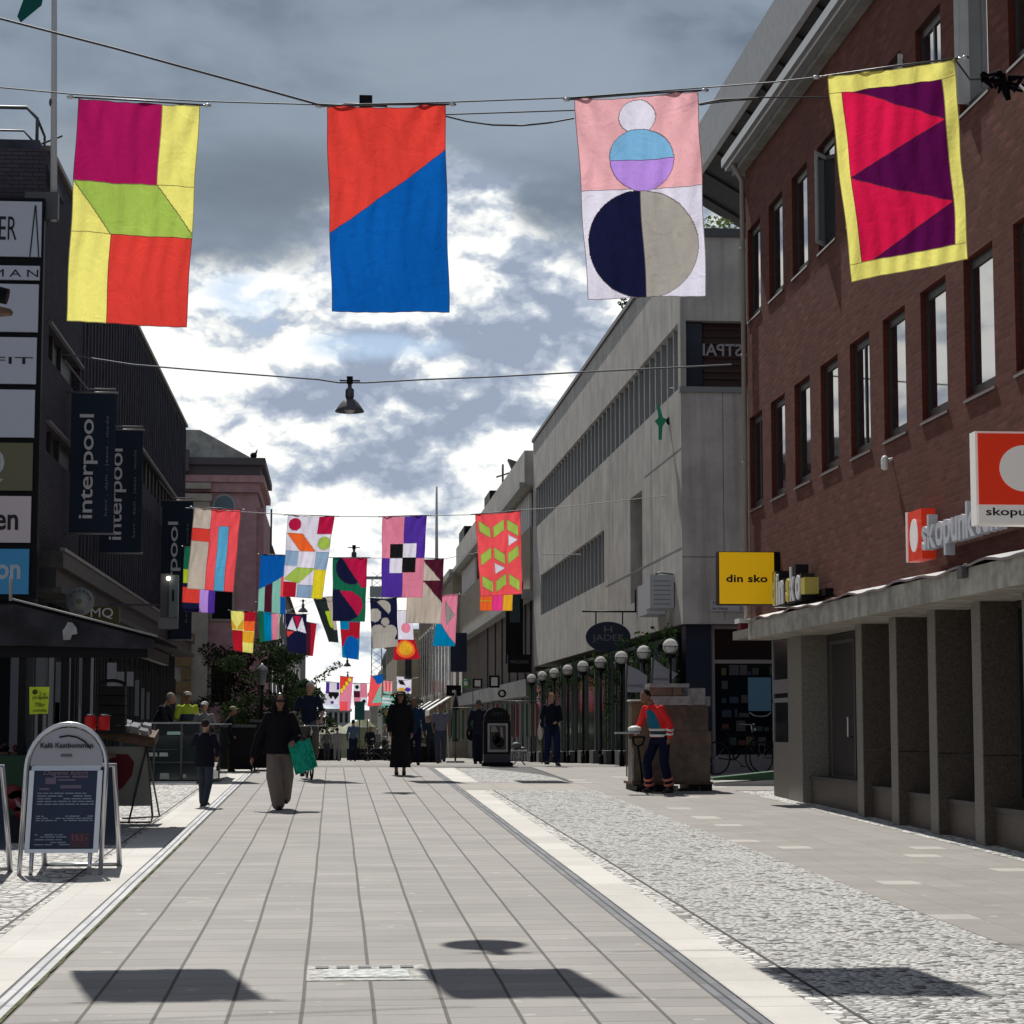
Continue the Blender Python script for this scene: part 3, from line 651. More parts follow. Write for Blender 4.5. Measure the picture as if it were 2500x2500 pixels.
mb = MB(); pp = [(XL - 2.4, 38.4, 12.0), (XL - 2.4, 38.4, 12.85), (XL - .45, 38.4, 12.85), (XL - .26, 38.4, 12.65), (XL - .26, 38.4, 12.1)]
mb.tube(pp, .035, 6); mb.tube([(XL - 2.4, 38.4, 12.42), (XL - .5, 38.4, 12.42), (XL - .3, 38.4, 12.2)], .02, 6); mb.tube([(XL - .26, 39.4, 12.05), (XL - .26, 39.4, 12.6), (XL - .26, 38.4, 12.65)], .025, 6); mb.tube([(XL - .26, 38.4, 12.15), (XL + .25, 37.9, 12.2)], .02, 6); mb.build('railing', M_iron, D)
# shop fascia and ground floor
mb = MB(); mb.box(XL - .2, XL + .42, 38, 74, 4.45, 4.74, 0); mb.box(XL - .2, XL + .30, 38, 74, 4.10, 4.448, 1); mb.box(XL - .2, XL + .40, 38, 74, 4.00, 4.098, 0); mb.box(XL + .36, XL + .45, 37.98, 74, 4.741, 4.80, 2)
mb.build('shop_fascia', [mat('fascia_brown', (.050, .048, .046), .6, var=.3), mat('fascia_brown_dark', (.028, .027, .029), .6), mat('fascia_edge', (.13, .12, .11), .4)], D)
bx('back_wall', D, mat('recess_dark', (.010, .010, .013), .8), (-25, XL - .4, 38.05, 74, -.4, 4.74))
y = 38.2; k = 0; random.seed(5)
while y < 73:
    wd = random.choice([1.1, 1.4, .9]); o = bx('shop_window', D, M_glassd, (XL - .25, XL - .2, y, y + wd, .4, 3.95))
    bx('frame', o, mat('grey_frame', (.045, .047, .052), .5), (XL - .19, XL - .08, y, y + .07, .4, 3.95), (XL - .19, XL - .08, y + wd * .55, y + wd * .55 + .05, .4, 3.2)); y += wd + .35; k += 1
# front of the same block facing the camera, with its shop windows behind the stall
mb = MB()
for x0, x1, z1 in [(-5.62, -5.47, 2.95), (-6.1, -5.9, 2.95), (-7.2, -7.0, 2.95)]: mb.box(x0, x1, 37.8, 37.95, .4, z1)
mb.box(-9, -5.4, 37.9, 38.0, 2.95, 3.2); mb.build('front_post', mat('grey_frame2', (.10, .105, .115), .5), D)
bx('front_brick', D, M_dbrick, (-9, XL - .001, 37.7, 37.999, 3.2, 11.9))

# ---- pink corner house further down -----------------------------------------------------
Pk = thing('pink_house', (-4, 88, 0), 'pink rendered corner house with cream pilaster and arched window', 'building')
bx('wall', Pk, M_pink, (-10, -3.25, 88, 97, -.6, 11.2), (-3.25, -2.95, 88.3, 97, -.6, 10.6))
bx('cornice', Pk, mat('cornice_grey', (.10, .085, .09), .7), (-10, -3.1, 87.7, 97.2, 11.9, 12.3), (-10, -2.9, 87.5, 97.4, 12.31, 12.6), (-7.1, -6.0, 87.3, 87.69, 12.0, 12.9))
bx('frieze', Pk, M_pink, (-10, -3.15, 87.8, 97.1, 11.21, 11.6), (-10, -2.95, 87.65, 97.2, 11.61, 11.89))
mb = MB(); mb.slab([(-10, 88, 12.61), (-3.4, 88, 12.61), (-5.6, 88, 13.8), (-10, 88, 13.8)], (0, 8, 0)); mb.build('roof', M_roofm, Pk)
mb = MB(); mb.ball((-3.4, 88, 12.75), .14); mb.tube([(-3.4, 88, 12.6), (-3.25, 88, 13.0)], [.1, .02], 6); mb.build('finial', M_black, Pk)
bx('pilaster', Pk, M_cream, (-7.2, -5.15, 87.6, 87.99, -.6, 10.8), (-7.3, -5.05, 87.5, 87.99, 10.81, 11.1), (-7.3, -5.1, 87.45, 87.99, 11.3, 11.55))
mb = MB()
for i in range(9): mb.box(-6.2 - .25 * (i % 2), -5.8, 87.5, 87.598, .2 + i * .55, .68 + i * .55)
mb.build('quoin', M_ochre, Pk)
mb = MB(); n = 14; prof = [(-5.05, 9.0)] + [(-4.58 - .47 * math.cos(math.pi * i / n), 10.68 + .47 * math.sin(math.pi * i / n)) for i in range(n + 1)] + [(-4.11, 9.0)]
mb.slab([(x, 87.96, z) for x, z in prof], (0, .03, 0), 0); wo = mb.build('arched_window', M_framel, Pk)
prof = [(-4.97, 9.05)] + [(-4.58 - .38 * math.cos(math.pi * i / n), 10.68 + .38 * math.sin(math.pi * i / n)) for i in range(n + 1)] + [(-4.19, 9.05)]
mb = MB(); mb.slab([(x, 87.93, z) for x, z in prof], (0, .02, 0), 0); mb.build('pane', mat('pale_pane', (.12, .17, .20), .2), wo); bx('transom', wo, M_framel, (-5.1, -4.0, 87.86, 87.925, 10.0, 10.1))
bx('drainpipe', Pk, M_iron, (-2.94, -2.86, 96.6, 96.7, 0, 11.4))
for (x, z) in [(-4.6, 6.0), (-4.6, 2.6)]:
    wo = bx('window', Pk, M_cream, (x - .5, x + .5, 87.93, 87.99, z - .1, z + 1.6)); bx('pane', wo, M_glassd, (x - .4, x + .4, 87.9, 87.928, z, z + 1.5))

# ---- the next house on the left, beyond the pink one ------------------------------------
L3 = thing('far_left_house', (-4, 126, 0), 'long dim house with balconies beyond the pink corner house', 'building')
bx('wall', L3, mat('dim_render', (.14, .125, .12), .9, var=.2), (-12, -4.0, 126, 300, -2, 12.2), (-4.1, -3.6, 126, 130, 9.6, 11.4))
mb = MB(); mb.slab([(-12, 126, 12.21), (-3.7, 126, 12.21), (-6.5, 126, 14.2), (-12, 126, 14.2)], (0, 174, 0)); mb.build('roof', mat('brown_roof', (.10, .065, .05), .8), L3)
for i in range(14):
    for z in (3.6, 6.6, 9.4): wo = bx('window', L3, M_white, (-3.99, -3.95, 128 + i * 9, 129.3 + i * 9, z, z + 1.6)); bx('pane', wo, M_glassd, (-3.949, -3.93, 128.1 + i * 9, 129.2 + i * 9, z + .1, z + 1.5))

# ---- buildings on the right beyond the concrete one --------------------------------------
X2 = 7.25
R2 = thing('shop_block', (X2, 80, 0), 'long block with heavy grey parapet and brown cladding beyond the concrete building', 'building')
mb = MB(); mb.box(X2 - .15, 20, 79.6, 125, 10.7, 12.0, 0); mb.build('parapet', M_concrete, R2)
mb = MB(); mb.box(X2 + .05, 20, 79.6, 125, 6.75, 9.1, 0); mb.box(X2 + .35, 20, 79.6, 125, 9.1, 10.699, 1); mb.box(X2 + .25, 20, 79.6, 125, 3.4, 6.4, 2); mb.build('wall', [M_beige, M_soffit, M_brownw], R2)
bx('soffit_edge', R2, mat('edge_grey', (.30, .30, .29), .6), (X2 - .25, 20, 79.6, 124.9, 6.40, 6.749), (X2 - .35, X2 - .151, 79.5, 125.2, 10.55, 10.78))
for (a, b) in [(80.5, 92), (98, 108), (112, 124)]:
    wb = bx('window_band', R2, M_glass, (X2 + .22, X2 + .30, a, b, 9.15, 10.5)); bx('frame', wb, M_white, *[(X2 + .10, X2 + .21, a + i * .8, a + i * .8 + .22, 9.15, 10.5) for i in range(int((b - a) / .8))])
for y in [81, 83.4, 87, 91, 95, 99, 104]: bx('cladding_strip', R2, M_dplate, (X2 + .18, X2 + .249, y, y + .12, 3.4, 6.39))
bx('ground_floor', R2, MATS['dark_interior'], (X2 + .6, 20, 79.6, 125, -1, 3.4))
for i in range(11):
    y = 80 + i * 4
    wo = bx('shop_window', R2, M_glassd, (X2 + .5, X2 + .59, y, y + 3.6, -.3, 3.0)); bx('frame', wo, M_framel, (X2 + .40, X2 + .49, y, y + .12, -.6, 3.2), (X2 + .40, X2 + .49, y + 1.7, y + 1.8, -.6, 3.0))
bx('shop_fascia', R2, mat('fascia_grey', (.16, .17, .17), .6, var=.3, vscale=1.2), (X2 - .1, X2 + .39, 79.6, 125, 2.75, 3.39))
bxs('roof_box', R2, M_black, (X2 + .6, X2 + 2.2, 108, 112, 12.01, 13.6), (X2 - .1, X2 + 1.1, 118, 123, 12.01, 12.7))
mb = MB(); mb.tube([(X2 + .4, 97, 12), (X2 + .4, 97, 13.6)], .05, 6); mb.tube([(X2 + .1, 97, 13.0), (X2 + .7, 97, 13.2)], .04, 6); mb.build('aerial', M_iron, R2)
mb = MB(); mb.slab([(X2 + .1, 86.5, 12.0), (X2 + .8, 86.5, 12.0), (X2 + .7, 86.5, 12.25), (X2 - .2, 86.5, 12.55), (X2 - .05, 86.5, 12.2)], (0, .6, 0)); mb.build('roof_hood', M_iron, R2)
R3 = thing('beige_block', (6.9, 125, 0), 'beige block with striped tall windows beyond the brown clad shops', 'building')
bx('wall', R3, M_beige, (6.9, 20, 125.2, 175, -2, 10.4)); bx('cornice', R3, M_roofm, (6.7, 20, 125.1, 175.1, 10.41, 10.8))
for i in range(12):
    y = 127 + i * 4; wo = bx('window', R3, M_white, (6.83, 6.89, y, y + 1.5, 3.6, 8.6)); bx('pane', wo, M_glassd, (6.8, 6.829, y + .25, y + 1.25, 3.8, 8.4))
for i in range(8):
    y = 126 + i * 6; a = MB(); a.slab([(6.89, y, 3.3), (6.89, y + 5.2, 3.3), (5.6, y + 5.2, 2.5), (5.6, y, 2.5)], (0, 0, .05)); a.slab([(5.6, y, 2.5), (5.6, y + 5.2, 2.5), (5.6, y + 5.2, 2.2), (5.6, y, 2.2)], (-.02, 0, 0)); a.build('awning', M_blackc if i % 2 else M_white, R3)
R4 = thing('pale_gable_house', (6.5, 178, 0), 'pale beige house with one gable closing the right side of the street', 'building')
bx('wall', R4, mat('pale_render', (.36, .32, .25), .9, var=.1), (5.2, 20, 178, 215, -2, 9.2)); bx('cornice', R4, M_cream, (5.0, 20, 177.8, 215, 9.21, 9.6))
for x in (5.8, 7.0): wo = bx('window', R4, M_cream, (x, x + .7, 177.93, 177.99, 5.5, 7.5)); bx('pane', wo, M_glassd, (x + .08, x + .62, 177.9, 177.928, 5.6, 7.4))
Tw = thing('turret_house', (7.5, 262, 0), 'greenish grey turret house far down the street on the right', 'building')
bx('wall', Tw, mat('green_grey_render', (.20, .23, .20), .9), (5.9, 14, 262, 290, -3, 8.6)); mb = MB(); mb.lathe((6.9, 262.5, 8.6), [(1.0, 0), (1.15, .8), (.9, 1.6), (.45, 2.3), (.1, 2.9)], 12); mb.build('turret', mat('patina', (.16, .20, .18), .8), Tw)
wo = bx('window', Tw, M_black, (6.4, 7.6, 261.9, 261.99, 5.6, 8.0)); bx('frame', wo, M_framel, (6.95, 7.05, 261.85, 261.89, 5.6, 8.0))
for i, (x0, x1, y, h, c, lb) in enumerate([(-14, -3.2, 330, 6.5, (.22, .21, .19), 'low grey house closing the far end of the street on the left'), (5.5, 16, 315, 6.0, (.30, .26, .2), 'low sand coloured house at the far end of the street on the right'), (-1.5, 3.2, 420, 4.2, (.34, .36, .34), 'pale low building straight ahead at the very end of the street')]):
    t_ = thing('distant_house', (x0, y, 0), lb, 'building', None); bx('wall', t_, mat('far_%d' % i, c, .9), (x0, x1, y, y + 20, -3, h)); bx('roof', t_, M_roofm, (x0 - .3, x1 + .3, y - .3, y + 20, h + .01, h + .5))
    for j in range(4): bx('window', t_, M_glassd, (x0 + (x1 - x0) * (.12 + j * .22), x0 + (x1 - x0) * (.24 + j * .22), y - .05, y - .01, 2, 4))
# lattice mast far away
mb = MB(); y = 300; x0, x1 = 5.2, 6.6
for x in (x0, x1): mb.tube([(x, y, -1), (x, y, 22.0)], .07, 5)
for i in range(23): mb.tube([(x0, y, i), (x1, y, i + 1)], .04, 4); mb.tube([(x1, y, i), (x0, y, i + 1)], .04, 4)
mb.box(x0 - 1.2, x1 + 1.0, y - .3, y + .3, 22, 22.4); mb.box(x0 - .3, x1 + .3, y - .5, y + .5, 19.5, 21.0)
tag(mb.build('lattice_mast', mat('mast_grey', (.25, .27, .28), .6)), 'thin grey lattice mast rising far behind the flags', 'mast')
# ------------------------------------------------------------------ printed flags on wires
PAL = dict(mag=(.40, .010, .11), yel=(.90, .85, .22), grn=(.39, .56, .10), red=(.76, .058, .045), blu=(.004, .11, .46), pnk=(.88, .47, .52), wht=(.80, .78, .93), lbl=(.22, .50, .80), lil=(.52, .30, .86),
           nvy=(.010, .012, .045), gry=(.42, .40, .37), crm=(.76, .014, .085), pur=(.10, .006, .075), bei=(.55, .48, .42), cor=(.92, .10, .12), sky=(.10, .42, .70), dred=(.45, .012, .03), ora=(.92, .15, .03), blg=(.30, .45, .66),
           ylo=(.88, .74, .03), vio=(.085, .035, .36), blk=(.012, .012, .014), dgn=(.01, .14, .075), cri=(.50, .012, .07), mnt=(.26, .58, .50), mrn=(.075, .012, .03), pk2=(.80, .25, .38), teal=(.0, .22, .46), amb=(.80, .42, .03), drk=(.02, .03, .03), lim=(.45, .62, .03), seam=(.05, .03, .03), hot=(.85, .05, .28), gsq=(.30, .28, .28))
def inpoly(u, v, pts):
    r = np.zeros(u.shape, bool); n = len(pts)
    for i in range(n):
        (x1, y1), (x2, y2) = pts[i], pts[(i + 1) % n]
        if y1 == y2: continue
        c = ((y1 > v) != (y2 > v)) & (u < (x2 - x1) * (v - y1) / (y2 - y1) + x1); r ^= c
    return r
def flag(corners, Y, bg, shapes, label, nx=40, ny=70, seam=.5, fold=1.0, ph=0.0, dz=(0, 0, 0, 0), hooks=True, asp=1.75, hook_len=.10):
    """corners TL,TR,BR,BL as photograph pixels at depth Y; shapes ('p',pts,c) ('c',cx,cy,r,c[,half]) ('r',x0,y0,x1,y1,c)"""
    P = [U(px, py, Y + d) for (px, py), d in zip(corners, dz)]
    root = thing('flag', (P[0] + P[1]) / 2, label, 'flag', 'printed flags hung on wires across the street')
    uu, vv = np.meshgrid((np.arange(nx) + .5) / nx, (np.arange(ny) + .5) / ny)
    lab = np.zeros(uu.shape, int); cols = [PAL[bg]]
    for s in shapes:
        if s[0] == 'p': k = inpoly(uu, vv, s[1]); c = s[2]
        elif s[0] == 'r': k = (uu >= s[1]) & (uu < s[3]) & (vv >= s[2]) & (vv < s[4]); c = s[5]
        else:
            k = (uu - s[1]) ** 2 + ((vv - s[2]) * asp) ** 2 < s[3] ** 2; c = s[4]
            if len(s) > 5: k &= {'t': vv < s[2], 'b': vv >= s[2], 'l': uu < s[1], 'r': uu >= s[1], 'ne': (uu - s[1]) > (vv - s[2]) * asp, 'sw': (uu - s[1]) < (vv - s[2]) * asp}[s[5]]
        cols.append(PAL[c]); lab[k] = len(cols) - 1
    col = np.array(cols)[lab]
    if seam:
        ed = np.zeros(lab.shape, bool); ed[:, 1:] |= lab[:, 1:] != lab[:, :-1]; ed[1:, :] |= lab[1:, :] != lab[:-1, :]
        ed[0, :] = True; ed[-1, :] = True; ed[:, 0] = True; ed[:, -1] = True
        col[ed] = col[ed] * (1 - seam) + np.array(PAL['seam']) * seam
    # cloth surface: bilinear sheet with hanging folds, a sagging top hem and slight curl
    vs = []
    for j in range(ny + 1):
        v = j / ny
        for i in range(nx + 1):
            u = i / nx
            p = (P[0] * (1 - u) + P[1] * u) * (1 - v) + (P[3] * (1 - u) + P[2] * u) * v
            w_ = (P[1] - P[0]).length
            sag = -.018 * w_ * math.sin(math.pi * u) * (1 - v) ** 2
            f = .011 * math.sin(u * 19 + ph + v * 2.5) * (1 - .6 * v) + .016 * math.sin(u * 8 + ph * 2 - v * 5) + .020 * math.sin(u * 4 + v * 6 + ph) * v
            f += .018 * math.sin((u - v * .8) * 26 + ph) * math.exp(-((u + v) * 3.2)) + .018 * math.sin((1 - u - v * .8) * 26) * math.exp(-((1 - u + v) * 3.2))
            f += .006 * math.sin(u * 43 + math.sin(v * 9 + ph) * 1.5)
            vs.append(p + Vector((.004 * math.sin(v * 14 + ph) * w_, f * w_ * fold, sag)))
    fs = [(j * (nx + 1) + i, j * (nx + 1) + i + 1, (j + 1) * (nx + 1) + i + 1, (j + 1) * (nx + 1) + i) for j in range(ny) for i in range(nx)]
    mb = MB(); mb.add(vs, fs, 0, True); o = mb.build('cloth', M_cloth, root)
    a = o.data.attributes.new('tint', 'FLOAT_COLOR', 'FACE'); rgba = np.ones((len(fs), 4), 'f'); rgba[:, :3] = col.reshape(-1, 3); a.data.foreach_set('color', rgba.ravel())
    if hooks:
        d = (P[1] - P[0]).normalized()
        mb = MB(); mb.tube([P[0] - d * .03, P[0] * .5 + P[1] * .5 + Vector((0, 0, .006)), P[1] + d * .03], .008, 6); mb.build('rod', M_iron, root)
        for e, s in ((P[0], -1), (P[1], 1)):
            mb = MB(); c = e + d * s * (hook_len * .6); mb.tube([e + d * s * .02, e + d * s * hook_len * .5], .007, 5); mb.lathe(c, [(.004, -.03), (.016, -.015), (.016, .015), (.004, .03)], 8, axis='X'); mb.build('hook', M_steel, root)
    return root
def N(*pts): return [(x * 2500 / 1932, y * 2500 / 1932) for x, y in pts]
Z1 = 16.8
flag(N((147, 184), (377, 198), (352, 619), (124, 605)), Z1, 'yel', [('r', 0, .37, 1, .6, 'yel'), ('r', 0, .6, .33, 1.1, 'yel'), ('r', 0, 0, .685, .37, 'mag'), ('p', [(0, .37), (.69, .37), (1.02, .6), (.32, .6)], 'grn'), ('r', .325, .6, 1.1, 1.1, 'red')],
     'magenta, yellow, lime green and red flag, leftmost of the four large flags', 150, 260, .75, 1, .3, asp=1.8)
flag(N((616, 200), (840, 197), (848, 591), (626, 588)), Z1, 'blu', [('p', [(0, 0), (1, 0), (1, .215), (0, .62)], 'red')], 'red and blue flag split by a diagonal seam', 150, 260, .75, 1.1, 1.7, asp=1.75)
flag(N((1083, 187), (1317, 171), (1333, 559), (1110, 565)), Z1, 'pnk', [('r', -.1, .462, 1.1, 1.1, 'wht'), ('c', .5, .10, .148, 'wht'), ('c', .51, .315, .263, 'lbl', 't'), ('c', .51, .315, .263, 'lil', 'b'), ('c', .49, .735, .455, 'nvy', 'l'), ('c', .49, .735, .455, 'gry', 'r')],
     'pink and white flag with a column of three circles', 160, 280, .8, .9, 2.6, asp=1.7)
flag(N((1561, 143), (1801, 111), (1827, 489), (1607, 533)), 15.6, 'yel', [('r', .0, .085, .1, .915, 'yel'), ('r', .9, .085, 1, .915, 'yel'), ('r', .1, .085, .9, .915, 'pur'), ('p', [(.1, .085), (.2, .085), (.9, .285), (.1, .50)], 'crm'), ('p', [(.1, .50), (.9, .705), (.2, .915), (.1, .915)], 'crm')],
     'yellow bordered flag with crimson triangles on purple, tilted before the brick wall', 150, 250, .7, 1.1, 4.0, dz=(.15, -.25, -.3, .2), asp=1.65, hook_len=.14)
Z2 = 43.8
A = (64, 120)
flag([(474, 1238), (588, 1244), (570, 1446), (456, 1437)], Z2, 'bei', [('r', 0, .25, .38, .41, 'red'), ('r', .38, 0, 1.1, 1.1, 'cor'), ('r', .57, .21, .78, 1.1, 'sky')], 'beige and coral flag with a tall blue stripe before the pink house', *A, .5, 1, .5)
flag([(702, 1257), (817, 1260), (786, 1463), (690, 1456)], Z2, 'wht', [('c', .17, .11, .135, 'cri'), ('r', .67, 0, 1.1, .215, 'cri'), ('p', [(.02, .22), (.36, .22), (.68, .43), (.32, .43)], 'ora'), ('c', .86, .33, .14, 'grn'), ('r', 0, .43, .3, .62, 'blg'), ('r', .70, .43, 1.1, .64, 'blg'),
     ('p', [(.30, .63), (.76, .63), (.36, .83), (0, .79)], 'grn'), ('r', .72, .65, 1.1, 1.1, 'ylo'), ('r', 0, .82, .32, 1.1, 'dred'), ('r', .34, .84, .72, 1.1, 'blg')], 'white flag patched with red disc, orange bar, green and yellow shapes', *A, .35, 1, 1.1)
flag([(933, 1261), (1042, 1258), (1031, 1459), (931, 1458)], Z2, 'pk2', [('r', .5, 0, 1.1, .52, 'vio'), ('r', 0, .52, .5, 1.1, 'vio'), ('r', .18, .34, .49, .52, 'blk'), ('r', .49, .33, .80, .51, 'wht'), ('r', .18, .52, .49, .70, 'wht'), ('r', .49, .51, .80, .69, 'blk')], 'pink and violet quartered flag with a black and white checker square', *A, .3, 1, 2.0)
def rh(x, y, s): return [(x, y - .07 * s), (x + .25, y + .07 * s), (x + .25, y + .07 * s + (.12 if s > 0 else .12)), (x, y - .07 * s + .12)]
gs = []
for r, (y, ss) in enumerate([(.125, (1, -1, 1)), (.455, (-1, 1, -1)), (.785, (1, -1, 1))]):
    for c_, s in enumerate(ss):
        x = .06 + c_ * .31; hh = .09 * s
        gs.append(('p', [(x, y - hh / 2), (x + .25, y + hh / 2), (x + .25, y + hh / 2 + .13), (x, y - hh / 2 + .13)], 'grn'))
flag([(1160, 1255), (1271, 1247), (1275, 1450), (1173, 1457)], Z2, 'cor', gs + [('p', [(.70, .27), (.92, .34), (.70, .41)], 'wht'), ('p', [(.37, .60), (.62, .67), (.37, .74)], 'wht')], 'coral red flag with green leaf shapes and two white triangles', *A, .45, 1, 3.0)
Z3 = 61.0; A = (48, 84)
flag([(450, 1334), (532, 1338), (523, 1497), (444, 1493)], Z3, 'nvy', [('r', 0, 0, 1.1, .35, 'dgn'), ('r', 0, .35, 1.1, .56, 'lim'), ('r', 0, .62, .52, .86, 'red'), ('r', .52, .56, .8, 1.1, 'lil'), ('r', .8, .56, 1.1, 1.1, 'vio')], 'green, lime, red and lilac flag partly behind the beige and coral one', *A, .3, 1, .2)
flag([(636, 1353), (699, 1355), (696, 1501), (629, 1491)], Z3, 'mnt', [('r', .22, .3, .50, 1.1, 'mrn'), ('r', .82, .3, 1.1, 1.1, 'cor'), ('p', [(0, 0), (1.1, 0), (1.1, .30), (0, .62)], 'blu'), ('r', .82, .7, 1.1, 1.1, 'blu')], 'blue flag above mint and maroon stripes', *A, .3, 1, 1.2)
flag([(812, 1361), (897, 1361), (891, 1518), (812, 1516)], Z3, 'dgn', [('c', .55, .16, .45, 'nvy'), ('p', [(.28, 0), (1, 0), (1, .47), (.85, .47)], 'cri'), ('p', [(0, .5), (.2, .5), (.78, .92), (.5, 1), (0, 1)], 'nvy'), ('p', [(.2, .52), (.55, .52), (.85, .62), (.92, .75), (.78, .92)], 'cri')], 'dark green flag with navy and crimson curved pieces', *A, .3, 1, 2.2)
flag([(999, 1364), (1084, 1364), (1077, 1523), (990, 1521)], Z3, 'mrn', [('p', [(.05, 0), (.38, 0), (.92, .33), (.05, .33)], 'bei'), ('p', [(0, .36), (.48, .36), (1.0, .68), (1, 1), (0, 1)], 'bei')], 'maroon flag with two large beige wedges', *A, .3, 1.4, 3.1)
flag([(1171, 1345), (1254, 1345), (1251, 1491), (1172, 1491)], Z3, 'ora', [('r', .37, .0, .68, 1.1, 'hot'), ('r', .70, 0, 1.1, 1.1, 'amb'), ('r', 0, .82, .36, .85, 'amb')], 'orange, magenta and amber flag below the leaf patterned one', *A, .3, 1, 4.1)
Z4 = 77.0; A = (36, 62)
flag([(563, 1490), (625, 1492), (617, 1595), (570, 1588)], Z4, 'yel', [('r', .52, .0, 1.1, .24, 'dred'), ('r', .52, .24, 1.1, .48, 'ora'), ('p', [(0, .2), (.2, .45), (0, .45)], 'amb'), ('p', [(.5, .2), (.22, .45), (.5, .45)], 'amb'), ('r', 0, .48, .48, 1.1, 'dred'), ('r', .48, .5, 1.1, .76, 'amb')], 'yellow, orange and red patchwork flag before the trees', *A, .2, 1, .1)
flag([(629, 1470), (684, 1470), (682, 1560), (634, 1568)], Z4, 'teal', [('r', 0, 0, .24, 1.1, 'dgn'), ('r', .62, 0, .9, 1.1, 'pk2'), ('r', .9, 0, 1.1, 1.1, 'bei')], 'green, blue and pink striped flag below the blue one', *A, .2, 1.6, 1.1)
flag([(697, 1498), (749, 1499), (748, 1598), (701, 1591)], Z4, 'nvy', [('p', [(.05, .40), (.32, .08), (.52, .44)], 'wht'), ('p', [(.52, .42), (.78, .08), (.98, .48)], 'wht'), ('p', [(.36, .05), (.74, .05), (.55, .36)], 'cri'), ('p', [(.02, .44), (.36, .46), (.05, .62)], 'red')], 'navy flag with two white triangles and a red one', *A, .2, 1, 2.1)
flag([(745, 1517), (773, 1523), (764, 1602), (740, 1600)], Z4 + 9, 'mrn', [('p', [(.5, 0), (1, 0), (1, 1), (.7, 1)], 'dred')], 'plain maroon flag edged against the sky', *A, .2, 1, 2.9)
flag([(764, 1459), (814, 1456), (827, 1569), (803, 1567)], Z4, 'drk', [('p', [(.62, 0), (1, 0), (1, .72), (.72, .72)], 'bei'), ('p', [(.40, .30), (.70, .30), (.70, .70), (.50, .66)], 'lim')], 'dark flag twisted by the wind with a beige edge and lime patch', *A, .2, 1.8, 3.3)
flag([(827, 1475), (881, 1475), (876, 1611), (836, 1605)], Z4, 'teal', [('p', [(0, .25), (.75, .25), (.55, 0), (0, 0)], 'red'), ('p', [(0, 0), (.75, 0), (.5, .30), (0, .30)], 'red'), ('r', .45, .33, 1.1, .47, 'dred'), ('p', [(0, .47), (1, .47), (1, .6), (0, .8)], 'dred'), ('c', .55, .82, .42, 'blu')], 'blue and red flag with a disc below the dark green one', *A, .2, 1, 4.2)
flag([(903, 1460), (969, 1459), (972, 1578), (908, 1584)], Z4, 'nvy', [('c', .46, .20, .30, 'gry', 'ne'), ('c', .16, .34, .24, 'gry'), ('c', .54, .48, .15, 'gry'), ('c', .25, .68, .27, 'gry'), ('c', .70, .70, .27, 'gry'), ('r', .02, .68, .88, 1.1, 'gry'), ('r', .88, .85, 1.1, 1.1, 'gry')], 'black flag with grey discs and half discs', *A, .1, 1, 5.0)
flag([(971, 1490), (1007, 1490), (1010, 1562), (972, 1561)], Z4 + 18, 'wht', [('c', .52, .60, .30, 'pk2')], 'pale lilac flag with one pink disc', *A, .15, 1, .7)
flag([(1075, 1453), (1118, 1449), (1111, 1578), (1056, 1577)], Z4, 'pk2', [('p', [(0, .52), (.25, .55), (1, 1), (0, 1)], 'teal'), ('p', [(0, .5), (1, .95), (1, 1), (0, 1)], 'teal'), ('p', [(.3, .1), (.9, .4), (.5, .6)], 'gsq')], 'pink flag turning teal below a diagonal seam', *A, .2, 1.3, 1.7)
flag([(963, 1560), (1012, 1560), (1026, 1608), (961, 1612)], Z4 + 30, 'dred', [('c', .5, .48, .40, 'ora'), ('c', .5, .46, .30, 'amb')], 'dark red flag with a large amber disc', *A, .1, 1, 2.7, asp=.9)
A = (24, 42)
